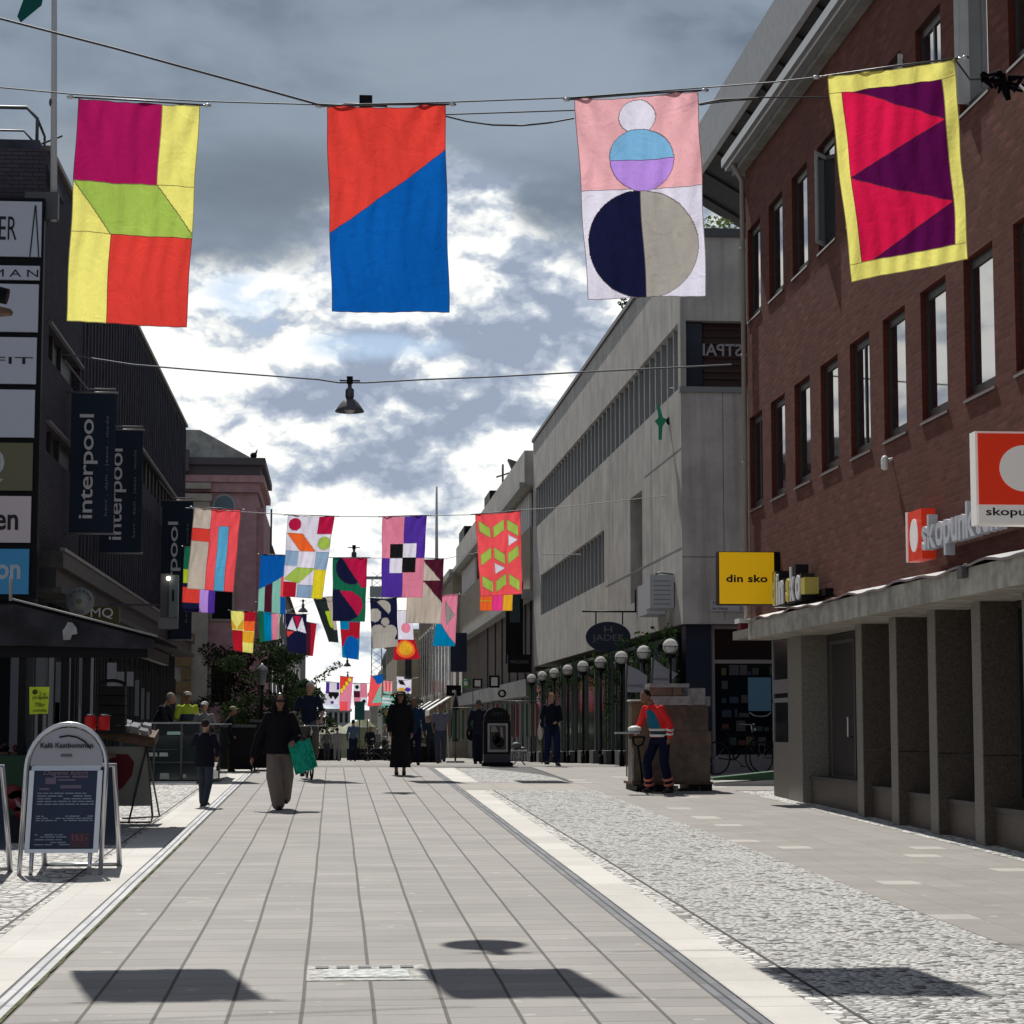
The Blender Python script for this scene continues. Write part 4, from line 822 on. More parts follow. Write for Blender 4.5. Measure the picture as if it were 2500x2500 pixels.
for c_, z, bg, sh, lb in [
    ([(796, 1665), (829, 1667), (828, 1721), (794, 1720)], 172, 'wht', [('r', 0, 0, .25, .5, 'vio'), ('r', .8, 0, 1.1, .3, 'vio'), ('p', [(.2, .42), (.95, .42), (.95, .58), (.7, .78), (.55, .6), (.4, .75), (.2, .6)], 'blk'), ('c', .5, .9, .12, 'vio')], 'white and violet flag with a black mask shape, farthest row'),
    ([(830, 1650), (862, 1653), (855, 1735), (829, 1735)], 116, 'pk2', [('p', [(0, 0), (1, 0), (.85, .12), (0, .55)], 'red'), ('c', .75, .08, .12, 'ylo'), ('c', .55, .2, .12, 'ylo'), ('c', .35, .32, .12, 'ylo'), ('c', .15, .42, .12, 'ylo'), ('r', 0, .75, .7, 1.1, 'cor')], 'red and pink flag with a slanting row of yellow dots'),
    ([(863, 1667), (896, 1668), (897, 1722), (864, 1722)], 168, 'pk2', [('r', 0, 0, .5, .35, 'wht'), ('r', 0, .35, .45, .65, 'mrn'), ('r', .5, .65, 1.1, 1.1, 'wht'), ('c', .25, .18, .15, 'blk'), ('c', .75, .82, .15, 'blk')], 'pink and white chequered flag with black dots, farthest row'),
    ([(905, 1650), (936, 1646), (930, 1722), (897, 1725)], 126, 'cor', [('p', [(.1, 0), (1, 0), (1, .28), (.6, .3)], 'blu'), ('p', [(.9, .25), (1, .9), (.3, .9)], 'mnt')], 'blue, red and mint flag of slanting wedges'),
    ([(936, 1661), (958, 1663), (957, 1695), (936, 1693)], 185, 'pnk', [('r', .2, 0, .4, 1.1, 'cor'), ('r', .6, 0, .8, 1.1, 'cor'), ('r', 0, .8, 1.1, 1.1, 'mnt')], 'small pink and red striped flag, farthest row'),
    ([(934, 1697), (972, 1698), (972, 1730), (930, 1727)], 182, 'mnt', [('r', 0, .2, .6, .35, 'wht'), ('r', 0, .5, .6, .65, 'wht'), ('c', .78, .5, .22, 'blk')], 'mint flag with white stripes and one black dot'),
    ([(968, 1651), (1005, 1653), (1004, 1694), (970, 1694)], 150, 'wht', [('p', [(.1, .2), (.4, .2), (.6, .5), (.2, .45)], 'blk'), ('c', .3, .78, .25, 'amb'), ('c', .75, .75, .22, 'vio'), ('r', .5, 0, 1.1, .12, 'blk')], 'white flag with black, amber and violet blots beside the robed walker')]:
    flag(c_, z, bg, sh, lb, *A, .15, 1, c_[0][0] * .1)
# wires
def wire(pts, Y, r, label, m=None, ys=None, cat='wire'):
    P = [U(x * 2500 / 1932, y * 2500 / 1932, (ys[i] if ys else Y)) for i, (x, y) in enumerate(pts)]
    mb = MB(); mb.tube(P, r, 6, caps=False); return tag(mb.build('cable' if cat == 'cable' else 'wire', m or M_rope), label, cat, 'wires and cables spanning the street')
wire([(-330, 140), (-100, 158), (0, 165), (140, 178), (377, 191), (616, 198), (842, 193), (1083, 184), (1320, 166), (1460, 155), (1561, 143)], Z1, .0055, 'thin wire carrying the four large flags', ys=[16.8] * 9 + [16.3, 15.7])
wire([(1801, 111), (1830, 150), (1885, 147)], 15.5, .008, 'short wire tying the yellow bordered flag to the brick wall')
wire([(-300, -45), (0, 35), (220, 92), (420, 147), (600, 197), (645, 199)], Z1 - .4, .009, 'thick black cable slanting down from the upper left', cat='cable')
wire([(640, 204), (845, 216), (1083, 208), (1330, 196), (1434, 184), (1560, 183)], 19.4, .0065, 'straight span wire just below the flag wire', cat='wire', ys=[19.4] * 4 + [20, 21])
wire([(840, 219), (880, 229), (930, 236), (985, 237), (1035, 232), (1083, 223)], 19.3, .008, 'sagging black power cable between the red and pink flags', cat='cable')
wire([(1320, 197), (1360, 189), (1430, 186)], 19.8, .014, 'short spliced cable end leaving the pink flag', cat='cable')
wire([(-60, 658), (0, 661), (120, 668), (250, 688), (430, 703), (600, 716), (640, 722), (690, 722), (800, 716), (930, 711), (1100, 702), (1200, 697), (1300, 692), (1380, 688)], 41.5, .016, 'long cable across the street holding the hanging street lamp', cat='cable', m=mat('mid_wire', (.14, .15, .17), .6))
wire([(350, 958), (460, 966), (545, 971), (630, 974), (720, 975), (805, 973), (896, 971), (985, 962), (1060, 957), (1140, 948), (1260, 935)], Z2, .008, 'thin wire carrying the second row of flags', M_ropel)
wire([(490, 1046), (630, 1052), (700, 1053), (800, 1052), (840, 1054), (910, 1041), (980, 1040)], Z3, .008, 'thin wire carrying the third row of flags', M_ropel)
wire([(437, 1152), (530, 1158), (600, 1130), (660, 1140), (750, 1128), (880, 1122)], Z4, .008, 'thin wire carrying the fourth row of flags', M_ropel)
wire([(600, 1284), (660, 1290), (740, 1288), (790, 1278)], 150, .02, 'thin wire of the farthest flags', M_ropel)
wire([(1022, 1046), (1100, 1046), (1130, 1035), (1170, 1015)], 64, .012, 'slack wire stay fixed to the concrete facade', M_ropel)
mb = MB(); p = U(1885 * 1.294, 147 * 1.294, 15.5)
mb.tube([p, p + Vector((.10, .2, .03)), p + Vector((.3, .5, .10)), p + Vector((XB - p.x + .02, 1.2, .35))], .018, 6)
random.seed(2)
for i in range(9): a = p + Vector((random.uniform(-.10, .10), random.uniform(-.05, .05), random.uniform(-.05, .03))); mb.tube([a, a + Vector((random.uniform(-.12, .12), .02, random.uniform(-.03, .04))), a + Vector((random.uniform(-.1, .2), .05, random.uniform(-.12, .02)))], [.03, .026, .01], 6)
mb.tube([p + Vector((.03, 0, 0)), p + Vector((.05, 0, -.10)), p + Vector((.07, 0, -.17))], [.03, .03, .02], 6)
tag(mb.build('knotted_rag', M_blackc), 'black rag knotted round the wire end before the upper brick windows', 'cloth')
mb = MB(); q = p + Vector((.25, .3, .05)); mb.tube([q, q + Vector((.18, 0, -.17)), q + Vector((.5, .0, -.5))], .009, 6); tag(mb.build('cord', M_wlet), 'loose white cord hanging from the knotted wire end', 'cord')
# hanging street lamps
def hang_lamp(px, py, Y, label, s=1.0, first=None):
    p = U(px, py, Y)
    r = thing('hanging_lamp', p, label, 'street lamp', 'street lamps hung over the middle of the street')
    mb = MB(); mb.tube([p + Vector((-.20, 0, .02)), p + Vector((.20, 0, .02))], .016 * s, 6); mb.box(p.x - .06, p.x + .06, p.y - .05, p.y + .05, p.z - .04, p.z + .10); mb.build('bracket', M_black, r)
    mb = MB(); mb.lathe(p, [(.04, -.04), (.04, -.12), (.085, -.16), (.085, -.30), (.07, -.34)], 14); mb.build('housing', M_iron, r)
    mb = MB(); mb.lathe(p, [(.07, -.342), (.11, -.36), (.18, -.43), (.25, -.53), (.285, -.58), (.285, -.60), (.27, -.60), (.17, -.46), (.05, -.40)], 24); mb.build('shade', M_iron, r)
    mb = MB(); mb.lathe(p, [(.05, -.42), (.10, -.48), (.12, -.56), (.06, -.62), (.01, -.63)], 14); mb.build('bulb_glass', M_globe, r)
    return r
hang_lamp(660 * 1.294, 720 * 1.294, 41.5, 'bell shaped black street lamp hanging alone against the clouds')
hang_lamp(690 * 1.294, 202 * 1.294, 19.4, 'street lamp hanging just behind the red and blue flag')
hang_lamp(668 * 1.294, 1034 * 1.294, 72, 'street lamp half hidden behind the dark green flag')
hang_lamp(848, 1606, 150, 'small distant street lamp below the blue and red flag')
hang_lamp(849, 1642, 200, 'tiny farthest street lamp above the red and pink flag')
hang_lamp(740, 1468, 118, 'small street lamp seen under the white patched flag')
# ------------------------------------------------------------------ signs on the buildings
RX = (1, 0, 0); UP = (0, 0, 1)
# yellow box sign
t_ = thing('box_sign', (7.0, 34, 4), 'square yellow box sign reading din sko at the end of the canopy', 'sign')
a = U(1757, 1474, 34); b = U(1889, 1349, 34)
bx('sign_box', t_, M_black, (a.x - .012, b.x + .15, 34.02, 34.26, a.z - .012, b.z + .012), (b.x + .15, XB, 34.1, 34.2, a.z + .2, a.z + .26), (b.x + .15, XB, 34.1, 34.2, b.z - .3, b.z - .24))
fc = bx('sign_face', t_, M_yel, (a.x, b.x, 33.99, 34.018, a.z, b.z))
mb = MB(); put_text(mb, 'din sko', (a.x + .11, 33.988, (a.z + b.z) / 2 - .07), RX, UP, width=b.x - a.x - .22, height=.125, ext=.003, font_off=.028, spacing=1.05); mb.build('lettering', M_blet, fc)
# din sko facade letters: boxy letters standing off the wall
t_ = thing('facade_letters', (7.1, 32, 3.5), 'yellow and white block letters din sko standing on the canopy edge', 'sign')
y = 33.0
for ch, w_, h_ in [('d', .30, .56), ('i', .14, .52), ('n', .34, .40), ('s', .26, .40), ('k', .32, .56), ('o', .34, .40)]:
    mb = MB(); mb.box(6.86, 7.06, y - w_, y, 3.52, 3.52 + h_, 0); mb.build('letter_case', M_blet, t_)
    mb = MB(); put_text(mb, ch, (6.855, y - .01, 3.54), (0, -1, 0), UP, width=w_ - .02, height=h_ - .04, ext=.02, font_off=.04); mb.build('letter', M_yeld if ch in 'ds' else M_letter, t_)
    y -= w_ + .05
    if ch == 'n': y -= .12
bx('backing', t_, M_black, (7.07, 7.19, 30.3, 33.0, 3.56, 3.66)); bx('letter_end', t_, M_yeld, (6.84, 7.05, y - .26, y - .02, 3.60, 3.84))
# red shoe-shop sign, cut by the picture's edge, and its wall letters
t_ = thing('box_sign', (6.5, 20, 4), 'red box sign with a white oval, cut off by the right edge', 'sign')
a = U(2389, 1278, 20); b = U(2389 + 222, 1057, 20); zm = U(2389, 1231, 20).z
bx('sign_box', t_, M_wplate, (a.x - .01, b.x + .01, 20.02, 20.2, a.z - .01, b.z + .01), (b.x, XB, 20.06, 20.12, b.z - .2, b.z - .15))
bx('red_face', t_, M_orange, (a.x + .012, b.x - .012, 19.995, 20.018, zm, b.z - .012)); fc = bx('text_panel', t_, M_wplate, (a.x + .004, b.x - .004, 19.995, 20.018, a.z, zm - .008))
mb = MB(); cxx = (a.x + b.x) / 2; cz = (zm + b.z) / 2; n = 40
mb.slab([(cxx + .245 * math.cos(2 * math.pi * i / n), 19.985, cz + .225 * math.sin(2 * math.pi * i / n)) for i in range(n)], (0, .009, 0)); mb.build('white_oval', M_wplate, t_)
mb = MB(); put_text(mb, 'skopunkten', (a.x + .075, 19.993, a.z + .055), RX, UP, width=b.x - a.x - .15, height=.10, ext=.003, font_off=.012); mb.build('lettering', M_blet, fc)
t_ = thing('facade_letters', (7.1, 25, 3.6), 'red logo block and white letters skopunkten on the brick wall above the canopy', 'sign')
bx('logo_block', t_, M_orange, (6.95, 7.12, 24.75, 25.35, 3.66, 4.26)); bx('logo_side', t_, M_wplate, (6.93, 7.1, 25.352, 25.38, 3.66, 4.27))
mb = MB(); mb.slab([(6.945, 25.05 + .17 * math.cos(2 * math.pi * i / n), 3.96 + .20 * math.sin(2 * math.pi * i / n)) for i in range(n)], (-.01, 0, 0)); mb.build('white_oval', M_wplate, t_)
y = 24.65
for ch in 'skopunkten':
    vs, fs, W, H = text(ch, .56, .01, .012); zo = -.12 if ch == 'p' else 0
    mb = MB(); mb.add([(6.92 + (v.z + .01) * 5.5, y - v.x, 3.74 + zo + v.y) for v in vs], fs); mb.build('letter', mat('letter_white', (.52, .53, .56), .5), t_); y -= W + .045
bx('rail', t_, M_iron, (7.05, 7.19, 21.6, 24.7, 3.80, 3.84))
# small things on the brick wall
t_ = thing('wall_camera', (7.1, 27.9, 5.0), 'small white camera fixed to the brick wall below the windows', 'camera'); p = UX(2160, 1125, 7.1)
mb = MB(); mb.ball(p, (.05, .06, .07)); mb.lathe(p + Vector((0, 0, -.12)), [(.02, 0), (.05, .02), (.05, .1), (.03, .12)], 10); mb.build('camera_body', M_white, t_); mb = MB(); mb.tube([p, p + Vector((.15, 0, .04))], .02, 6); mb.build('arm', M_white, t_)
p = UX(2355, 1398, 6.70); t_ = thing('floodlight', p, 'small grey floodlight on the canopy edge', 'lamp')
mb = MB(); mb.slab([p + Vector((0, -.09, -.06)), p + Vector((0, .09, -.06)), p + Vector((0, .09, .07)), p + Vector((0, -.09, .07))], (-.06, 0, 0)); mb.build('lamp_head', M_iron, t_); mb = MB(); mb.box(p.x + .001, p.x + .019, p.y - .03, p.y + .03, p.z, p.z + .10); mb.build('bracket', M_steel, t_)
# small red lantern under the canopy tip
p = U(1828, 1525, 36.2); t_ = thing('lantern_box', p, 'small dark red box lantern beneath the tip of the canopy', 'lamp')
bx('lantern_body', t_, mat('dim_red', (.18, .02, .02), .5), (p.x - .16, p.x + .12, 36.1, 36.4, p.z - .18, p.z + .02)); bx('lid', t_, M_white, (p.x - .2, p.x + .14, 36.05, 36.45, p.z + .021, p.z + .10))
# pharmacy sign: green cross-like mark with dark letters
t_ = thing('pharmacy_sign', (7.3, 47, 7), 'green cross and round dark letters of a pharmacy sign on the concrete facade', 'sign')
Y = 46.6; a = U(1612, 1030, Y)
mb = MB(); mb.slab([a + Vector(q) for q in [(-.04, 0, -.40), (.03, 0, -.40), (.05, 0, -.1), (.16, 0, .06), (.06, 0, .10), (-.01, 0, .36), (-.07, 0, .36), (-.04, 0, .1), (-.12, 0, .02), (-.04, 0, -.08)]], (0, .06, 0)); mb.build('green_cross', mat('pharmacy_green', (.02, .26, .15), .4), t_)
for i, (dx, dz, r) in enumerate([(.24, .03, .10), (.36, .10, .12), (.50, .20, .17)]): mb = MB(); mb.lathe(a + Vector((dx, .02, dz)), [(r, 0), (r, .05)], 14, axis='Y'); o = mb.build('letter', M_black, t_); mb = MB(); mb.lathe(a + Vector((dx, .01, dz)), [(r * .5, 0), (r * .5, .009)], 12, axis='Y'); mb.build('letter_face', mat('sign_lime', (.14, .18, .05), .5), o)
mb = MB(); mb.tube([a + Vector((.25, 0, .5)), a + Vector((.62, 0, .75)), a + Vector((.62, 0, .3))], .02, 6); mb.tube([a + Vector((.62, 0, .75)), Vector((XC, 46.6, a.z + .75))], .02, 6); mb.build('bracket', M_iron, t_)
# hanging oval sign
t_ = thing('oval_sign', (6, 52, 4), 'dark blue oval shop sign reading JADER hanging from a bar', 'sign')
c = U(1485, 1555, 52); n = 40
mb = MB(); mb.slab([c + Vector((.555 * math.cos(2 * math.pi * i / n), 0, .375 * math.sin(2 * math.pi * i / n))) for i in range(n)], (0, .06, 0)); pl = mb.build('sign_plate', M_navy, t_)
mb = MB(); put_text(mb, 'JADER', (c.x - .40, c.y - .004, c.z - .14), RX, UP, width=.80, height=.20, ext=.004); put_text(mb, 'H', (c.x - .10, c.y - .004, c.z + .11), RX, UP, width=.20, height=.15, ext=.004, shear=.0); mb.build('lettering', mat('dull_silver', (.15, .15, .17), .5), pl)
z = U(1485, 1493, 52).z
mb = MB(); mb.tube([(U(1421, 1493, 52).x, 52, z), (XC, 52, z)], .022, 6); mb.tube([(XC - .02, 52, z), (XC - .02, 52, z + .55)], .02, 6)
for px in (1455, 1520): x = U(px, 1493, 52).x; mb.tube([(x, 52, z), (x, 52.02, c.z + .30)], .018, 6)
mb.build('hanging_bar', M_black, t_)
# tall dark projecting signs further along
for (x0, x1, y0, y1, z, lb, face) in [(1235, 1277, 1420, 1620, 80.0, 'tall dark glazed sign box standing out from the far shops', 1), (1240, 1296, 1598, 1642, 79.0, 'low black sign box with dim lettering under the tall sign box', 2), (1100, 1140, 1545, 1640, 112, 'dark blue hanging shop sign beyond the teal flag', 0)]:
    a = U(x0, y1, z); b = U(x1, y0, z); o = MB(); o.box(a.x, b.x, z, z + .3, a.z, b.z)
    t_ = thing('projecting_sign', a, lb, 'sign'); o.build('sign_box', M_black if face != 0 else M_navy, t_)
    if face == 1: bx('sign_face', t_, mat('teal_face', (.03, .05, .055), .3), (a.x + .15, b.x - .12, z - .02, z - .001, (a.z + b.z) / 2, b.z - .3))
    if face == 2: mb = MB(); put_text(mb, 'MAGASIN', (a.x + .1, z - .003, (a.z + b.z) / 2), RX, UP, width=b.x - a.x - .2, height=.13, ext=.003); mb.build('lettering', mat('dim_grey', (.12, .12, .13), .5), t_)
    if face == 0: mb = MB(); mb.box(a.x + .12, a.x + .28, z - .03, z - .001, a.z - 1.1, a.z - .02); mb.box(a.x + .45, a.x + .60, z - .03, z - .001, a.z - 1.1, a.z - .02); mb.build('sign_tube', M_wplate, t_)
# white and round shop signs over the far shops
for px, py, w_, h_, z, lb, rnd in [(1166, 1668, 24, 22, 84, 'small white square shop sign in a black frame', 0), (1207, 1664, 26, 30, 80, 'white figure sign in a black frame above the far shop', 0), (1226, 1693, 20, 20, 78, 'round black and white shop sign over the far shop window', 1), (1138, 1668, 22, 22, 90, 'green round shop sign over the far pavement', 2), (1108, 1686, 36, 26, 100, 'black shop sign hanging beside the shirt wearing man', 0)]:
    p = U(px, py, z); k = z / F; t_ = thing('shop_sign', p, lb, 'sign')
    if rnd: mb = MB(); mb.lathe(p, [(w_ * k / 2, 0), (w_ * k / 2, .1)], 20, axis='Y'); mb.build('sign_box', M_black if rnd != 2 else mat('leaf_green', (.05, .22, .05), .5), t_); mb = MB(); mb.lathe(p + Vector((0, -.02, 0)), [(w_ * k * .28, 0), (w_ * k * .28, .019)], 16, axis='Y'); mb.build('sign_face', M_letter, t_)
    else: bx('sign_box', t_, M_black, (p.x - w_ * k / 2, p.x + w_ * k / 2, z, z + .15, p.z - h_ * k / 2, p.z + h_ * k / 2)); bx('sign_face', t_, M_letter, (p.x - w_ * k * .3, p.x + w_ * k * .3, z - .02, z - .001, p.z - h_ * k * .34, p.z + h_ * k * .34) if w_ < 30 else (p.x - .08, p.x + .08, z - .02, z - .001, p.z - .1, p.z + .02))
# blue banners on the dark building
def banner(Y, x0, x1, yt, yb, label, rev=False):
    a = U(x0, yb, Y); b = U(x1, yt, Y); W = b.x - a.x; H = b.z - a.z
    t_ = thing('vertical_banner', (XL, Y, a.z), label, 'banner', 'blue banners standing out from the dark building')
    mb = MB(); n = 12
    for i in range(n): mb.quad(*[(x, Y + .02 * math.sin(zz * 3), zz) for x, zz in ((a.x, a.z + H * i / n), (b.x, a.z + H * i / n), (b.x, a.z + H * (i + 1) / n), (a.x, a.z + H * (i + 1) / n))])
    mb.slab([(a.x, Y + .025, a.z), (b.x, Y + .025, a.z), (b.x, Y + .025, b.z), (a.x, Y + .025, b.z)], (0, .015, 0))
    cl = mb.build('banner_cloth', mat('banner_blue', (.014, .024, .045), .7), t_)
    mb = MB(); vs, fs, tw, th = text('interpool', 1, .01, .008, .95); s = H * .75 / tw; sc = W * .42 / th
    # lettering runs upwards
    for p_ in [0]: mb.add([(a.x + W * .62 - v.y * sc, Y - .03 - v.z * .5, a.z + H * .10 + v.x * s) for v in vs], fs)
    mb.build('lettering', M_letter, cl)
    mb = MB(); vs, fs, tw, th = text('herr . dam . jeans . mode', 1, .01, .02, 1.1); s = H * .72 / tw; sc = W * .10 / th
    mb.add([(a.x + W * .88 - v.y * sc, Y - .03 - v.z * .5, a.z + H * .12 + v.x * s) for v in vs], fs); mb.build('small_lettering', mat('dim_blue_grey', (.13, .16, .19), .6), cl)
    mb = MB()
    for z in (b.z + .02, a.z - .02): mb.tube([(XL, Y, z), (b.x + .04, Y, z)], .022, 6)
    mb.tube([(b.x, Y - .02, b.z + .09), (a.x + .3, Y - .02, b.z + .09), (XL, Y - .6, b.z + .55)], .02, 6); mb.build('bracket', mat('bracket_pale', (.20, .19, .19), .5), t_)
banner(41.5, 168, 283, 962, 1300, 'blue interpool banner nearest the totem of shop signs')
banner(47.0, 243, 349, 1052, 1348, 'middle blue interpool banner, its cloth creased')
banner(63.6, 391, 472, 1224, 1560, 'farthest blue interpool banner beside the beige and coral flag')
# totem of shop signs at the left edge
t_ = thing('sign_totem', (-6, 37.3, 4), 'tall stack of framed shop sign panels at the left edge', 'sign')
x1 = U(96, 900, 37.3).x; xs_ = [(488, 628), (645, 685), (690, 812), (820, 939), (948, 1070), (1078, 1200), (1208, 1327), (1337, 1453)]
bx('totem_frame', t_, M_black, (x1 - 2.6, x1 + .02, 37.36, 37.55, U(0, 1462, 37.3).z, U(0, 480, 37.3).z), (x1 - 1.0, x1 - .85, 37.4, 37.5, .4, U(0, 1462, 37.3).z))
for i, (p_, q_) in enumerate(xs_):
    z1 = U(0, p_, 37.3).z; z0 = U(0, q_, 37.3).z; xr = x1 - .012 * i
    m_ = [M_sign, M_sign, M_sign, M_sign, M_sign, mat('panel_olive', (.14, .13, .075), .5), mat('panel_pink', (.56, .48, .50), .5), mat('panel_blue', (.05, .28, .54), .4)][i]
    pn = bx('sign_panel', t_, m_, (xr - 1.5, xr - .02, 37.30, 37.355, z0 + .02, z1 - .02))
    if i == 0: pn['label'] = 'panel ending in ER'
    mb = MB(); Z0 = lambda v_: U(0, v_, 37.3).z; Xx = lambda u_: U(u_, 900, 37.3).x; k = 37.3 / F
    if i == 0:
        put_text(mb, 'ER', (Xx(-10), 37.297, Z0(585)), RX, UP, width=42 * k, height=58 * k, ext=.003); mb.build('lettering', M_blet, pn)
        mb = MB(); mb.slab([(Xx(77), 37.29, Z0(500)), (Xx(80), 37.29, Z0(500)), (Xx(90), 37.29, Z0(626)), (Xx(87), 37.29, Z0(626))], (0, .01, 0)); mb.slab([(Xx(76), 37.29, Z0(500)), (Xx(79), 37.29, Z0(500)), (Xx(68), 37.29, Z0(626)), (Xx(65), 37.29, Z0(626))], (0, .01, 0)); mb.build('slash_mark', M_blet, pn)
    if i == 1: put_text(mb, 'MAN', (Xx(-24), 37.297, Z0(675)), RX, UP, width=110 * k, height=18 * k, ext=.003, spacing=1.5); mb.build('lettering', M_blet, pn)
    if i == 3: put_text(mb, 'FIT', (Xx(-16), 37.297, Z0(888)), RX, UP, width=94 * k, height=17 * k, ext=.003); mb.build('lettering', M_blet, pn)
    if i == 5: put_text(mb, 'Q', (Xx(-55), 37.297, Z0(1178)), RX, UP, width=70 * k, height=85 * k, ext=.003); mb.build('lettering', mat('panel_letter_grey', (.42, .42, .43), .5), pn)
    if i == 6: put_text(mb, 'en', (Xx(-4), 37.297, Z0(1294)), RX, UP, width=56 * k, height=38 * k, ext=.003, font_off=.02); mb.build('lettering', M_blet, pn)
    if i == 7: put_text(mb, 'on', (Xx(2), 37.297, Z0(1414)), RX, UP, width=58 * k, height=36 * k, ext=.003, font_off=.025); mb.build('lettering', mat('panel_letter_blue_grey', (.40, .47, .52), .5), pn)
# eaves lantern intruding at the left edge
p = U(-8, 735, 14); t_ = thing('wall_lantern', p, 'dark lantern head with a brown underside poking in at the left edge', 'lamp')
mb = MB(); mb.tube([p + Vector((-.5, 0, .16)), p + Vector((.07, 0, .03))], [.07, .055], 10); mb.build('lamp_tube', M_black, t_)
mb = MB(); mb.slab([p + Vector((-.5, 0, .08)), p + Vector((.09, 0, -.05)), p + Vector((.08, 0, -.075)), p + Vector((-.5, 0, -.13))], (0, .12, 0)); mb.build('underside', M_wood, t_)
# flagpole with a green flag at the top left
t_ = thing('flagpole', (-4.95, 37.6, 9), 'white flagpole bracketed to the roof corner at top left', 'flagpole')
a = U(131, 540, 37.6); b = U(133, -260, 37.6); mb = MB(); mb.tube([a, b], [.062, .045], 12); mb.build('pole', mat('pole_white', (.50, .50, .50), .4), t_)
p = U(126, 250, 37.6); mb = MB(); mb.ball(p, (.05, .05, .085)); mb.build('cleat', M_iron, t_)
bx('bracket', t_, M_iron, (a.x - .5, a.x + .08, 37.5, 37.7, a.z + .02, a.z + .5))
fl = [U(x, y, 37.4) for x, y in [(104, -60), (104, -2), (101, 12), (74, 34), (50, 54), (42, 40), (58, -4), (74, -60)]]
mb = MB(); mb.slab(fl, (0, .03, 0)); o = mb.build('pennant', mat('teal_flag', (.0, .085, .075), .7)); tag(o, 'dark green flag hanging limp beside the flagpole at the top edge', 'flag')
o['group'] = 'none'; del o['group']
# far flagpole on the right
mb = MB(); mb.tube([U(1066, 1400, 118), U(1066, 1188, 118)], [.10, .06], 8); tag(mb.build('flagpole', mat('pole_grey', (.40, .40, .42), .5)), 'bare grey flagpole rising above the far right roofs', 'flagpole')
# round bar sign, MQ sign, lit lantern sign by the left shops
c = U(194, 1468, 38.6); t_ = thing('round_sign', c, 'round grey bar sign standing out above the stall roof', 'sign')
mb = MB(); mb.lathe(c, [(.245, 0), (.25, .02), (.25, .10), (.245, .12)], 32, axis='Y'); pl = mb.build('sign_disc', mat('disc_grey', (.17, .18, .19), .5), t_)
mb = MB(); mb.lathe(c + Vector((0, -.02, 0)), [(.145, 0), (.145, .018)], 24, axis='Y'); mb.build('disc_centre', mat('disc_centre', (.21, .22, .21), .5), pl); mb = MB(); mb.ball(c + Vector((0, -.03, 0)), (.05, .008, .055)); mb.build('emblem', mat('emblem_tan', (.13, .12, .07), .6), pl)
mb = MB(); put_text(mb, 'BAR', (c.x - .085, c.y - .004, c.z - .225), RX, UP, width=.17, height=.065, ext=.004); mb.build('lettering', M_iron, pl)
n = 26; mb = MB()
for i in range(n):
    if i % 4 != 3: q = math.pi * (.05 + .9 * i / (n - 1)); p = c + Vector((.195 * math.cos(q), -.006, .195 * math.sin(q))); mb.box(p.x - .012, p.x + .012, p.y, p.y + .005, p.z - .018, p.z + .018)
ob = mb.build('ring_lettering', M_iron, pl)
bx('arm', t_, M_iron, (XL - .1, c.x - .2, c.y + .04, c.y + .08, c.z - .02, c.z + .03))
bx('tall_light_box', None, mat('dim_box', (.06, .065, .075), .5), (-5.19, -5.02, 38.2, 38.9, 4.0 - .5, 4.5)) if False else None
a = U(225, 1520, 41); b = U(291, 1481, 41); t_ = thing('shop_sign', a, 'olive shop sign with white MQ letters behind the round sign', 'sign')
bx('sign_box', t_, mat('olive_box', (.075, .058, .022), .5), (a.x - .35, b.x, 41, 41.25, a.z, b.z)); mb = MB(); put_text(mb, 'MQ', (a.x - .03, 40.997, a.z + .07), RX, UP, width=.42, height=.21, ext=.004, font_off=.0); mb.build('lettering', M_letter, t_)
bx('stay', t_, M_iron, (XL - .3, a.x - .351, 41.1, 41.15, a.z + .1, a.z + .15))
a = U(388, 1535, 47); b = U(437, 1395, 47); t_ = thing('lantern_sign', a, 'grey lantern shaped sign with a bright lamp on top below the banners', 'sign')
bx('sign_box', t_, mat('lantern_grey', (.10, .10, .115), .5), (a.x + .02, b.x - .16, 47, 47.3, a.z + .25, b.z - .05)); bx('sign_face', t_, mat('lantern_face', (.17, .20, .21), .4), (a.x + .21, b.x - .01, 46.95, 47.2, a.z + .25, b.z - .08)); bx('lettering', t_, M_black, (a.x + .28, a.x + .32, 46.93, 46.949, a.z + .6, a.z + .85))
bx('lower_panel', t_, mat('lantern_panel', (.20, .20, .22), .4), (a.x - .02, b.x, 46.98, 47.05, a.z, a.z + .245)); bx('stay', t_, M_iron, (XL, a.x, 47.1, 47.15, a.z + .5, a.z + .55))
p = U(411, 1412, 46.9); mb = MB(); mb.ball(p, .045); mb.build('lamp', mat('lamp_lit', (1, .95, .8), .5, emit=(1, .93, .7), es=6), t_)
# ------------------------------------------------------------------ market stall on the left
ST = thing('market_stall', (-3.8, 25.4, g(25.4)), 'black market stall with sloping canvas roof at the left edge', 'stall')
gz = g(26)
mb = MB()
mb.slab([(-5.9, 25.4, 3.12), (-3.77, 25.4, 3.12), (-3.77, 28.9, 3.12), (-5.9, 28.9, 3.12)], (0, 0, .03)); mb.slab([(-3.77, 25.4, 3.12), (-2.1, 25.4, 2.70), (-2.1, 28.9, 2.70), (-3.77, 28.9, 3.12)], (0, 0, .03)); mb.build('roof', M_blackc, ST)
mb = MB(); mb.slab([(-3.74, 25.41, 3.10), (-2.12, 25.41, 2.69), (-2.12, 25.41, 2.58), (-3.74, 25.41, 2.62)], (0, .01, 0)); mb.slab([(-5.9, 25.41, 3.1), (-3.74, 25.41, 3.1), (-3.74, 25.41, 2.62), (-5.9, 25.41, 2.62)], (0, .01, 0)); mb.build('valance', mat('valance_canvas', (.022, .022, .028), .8, var=.5, vscale=3), ST)
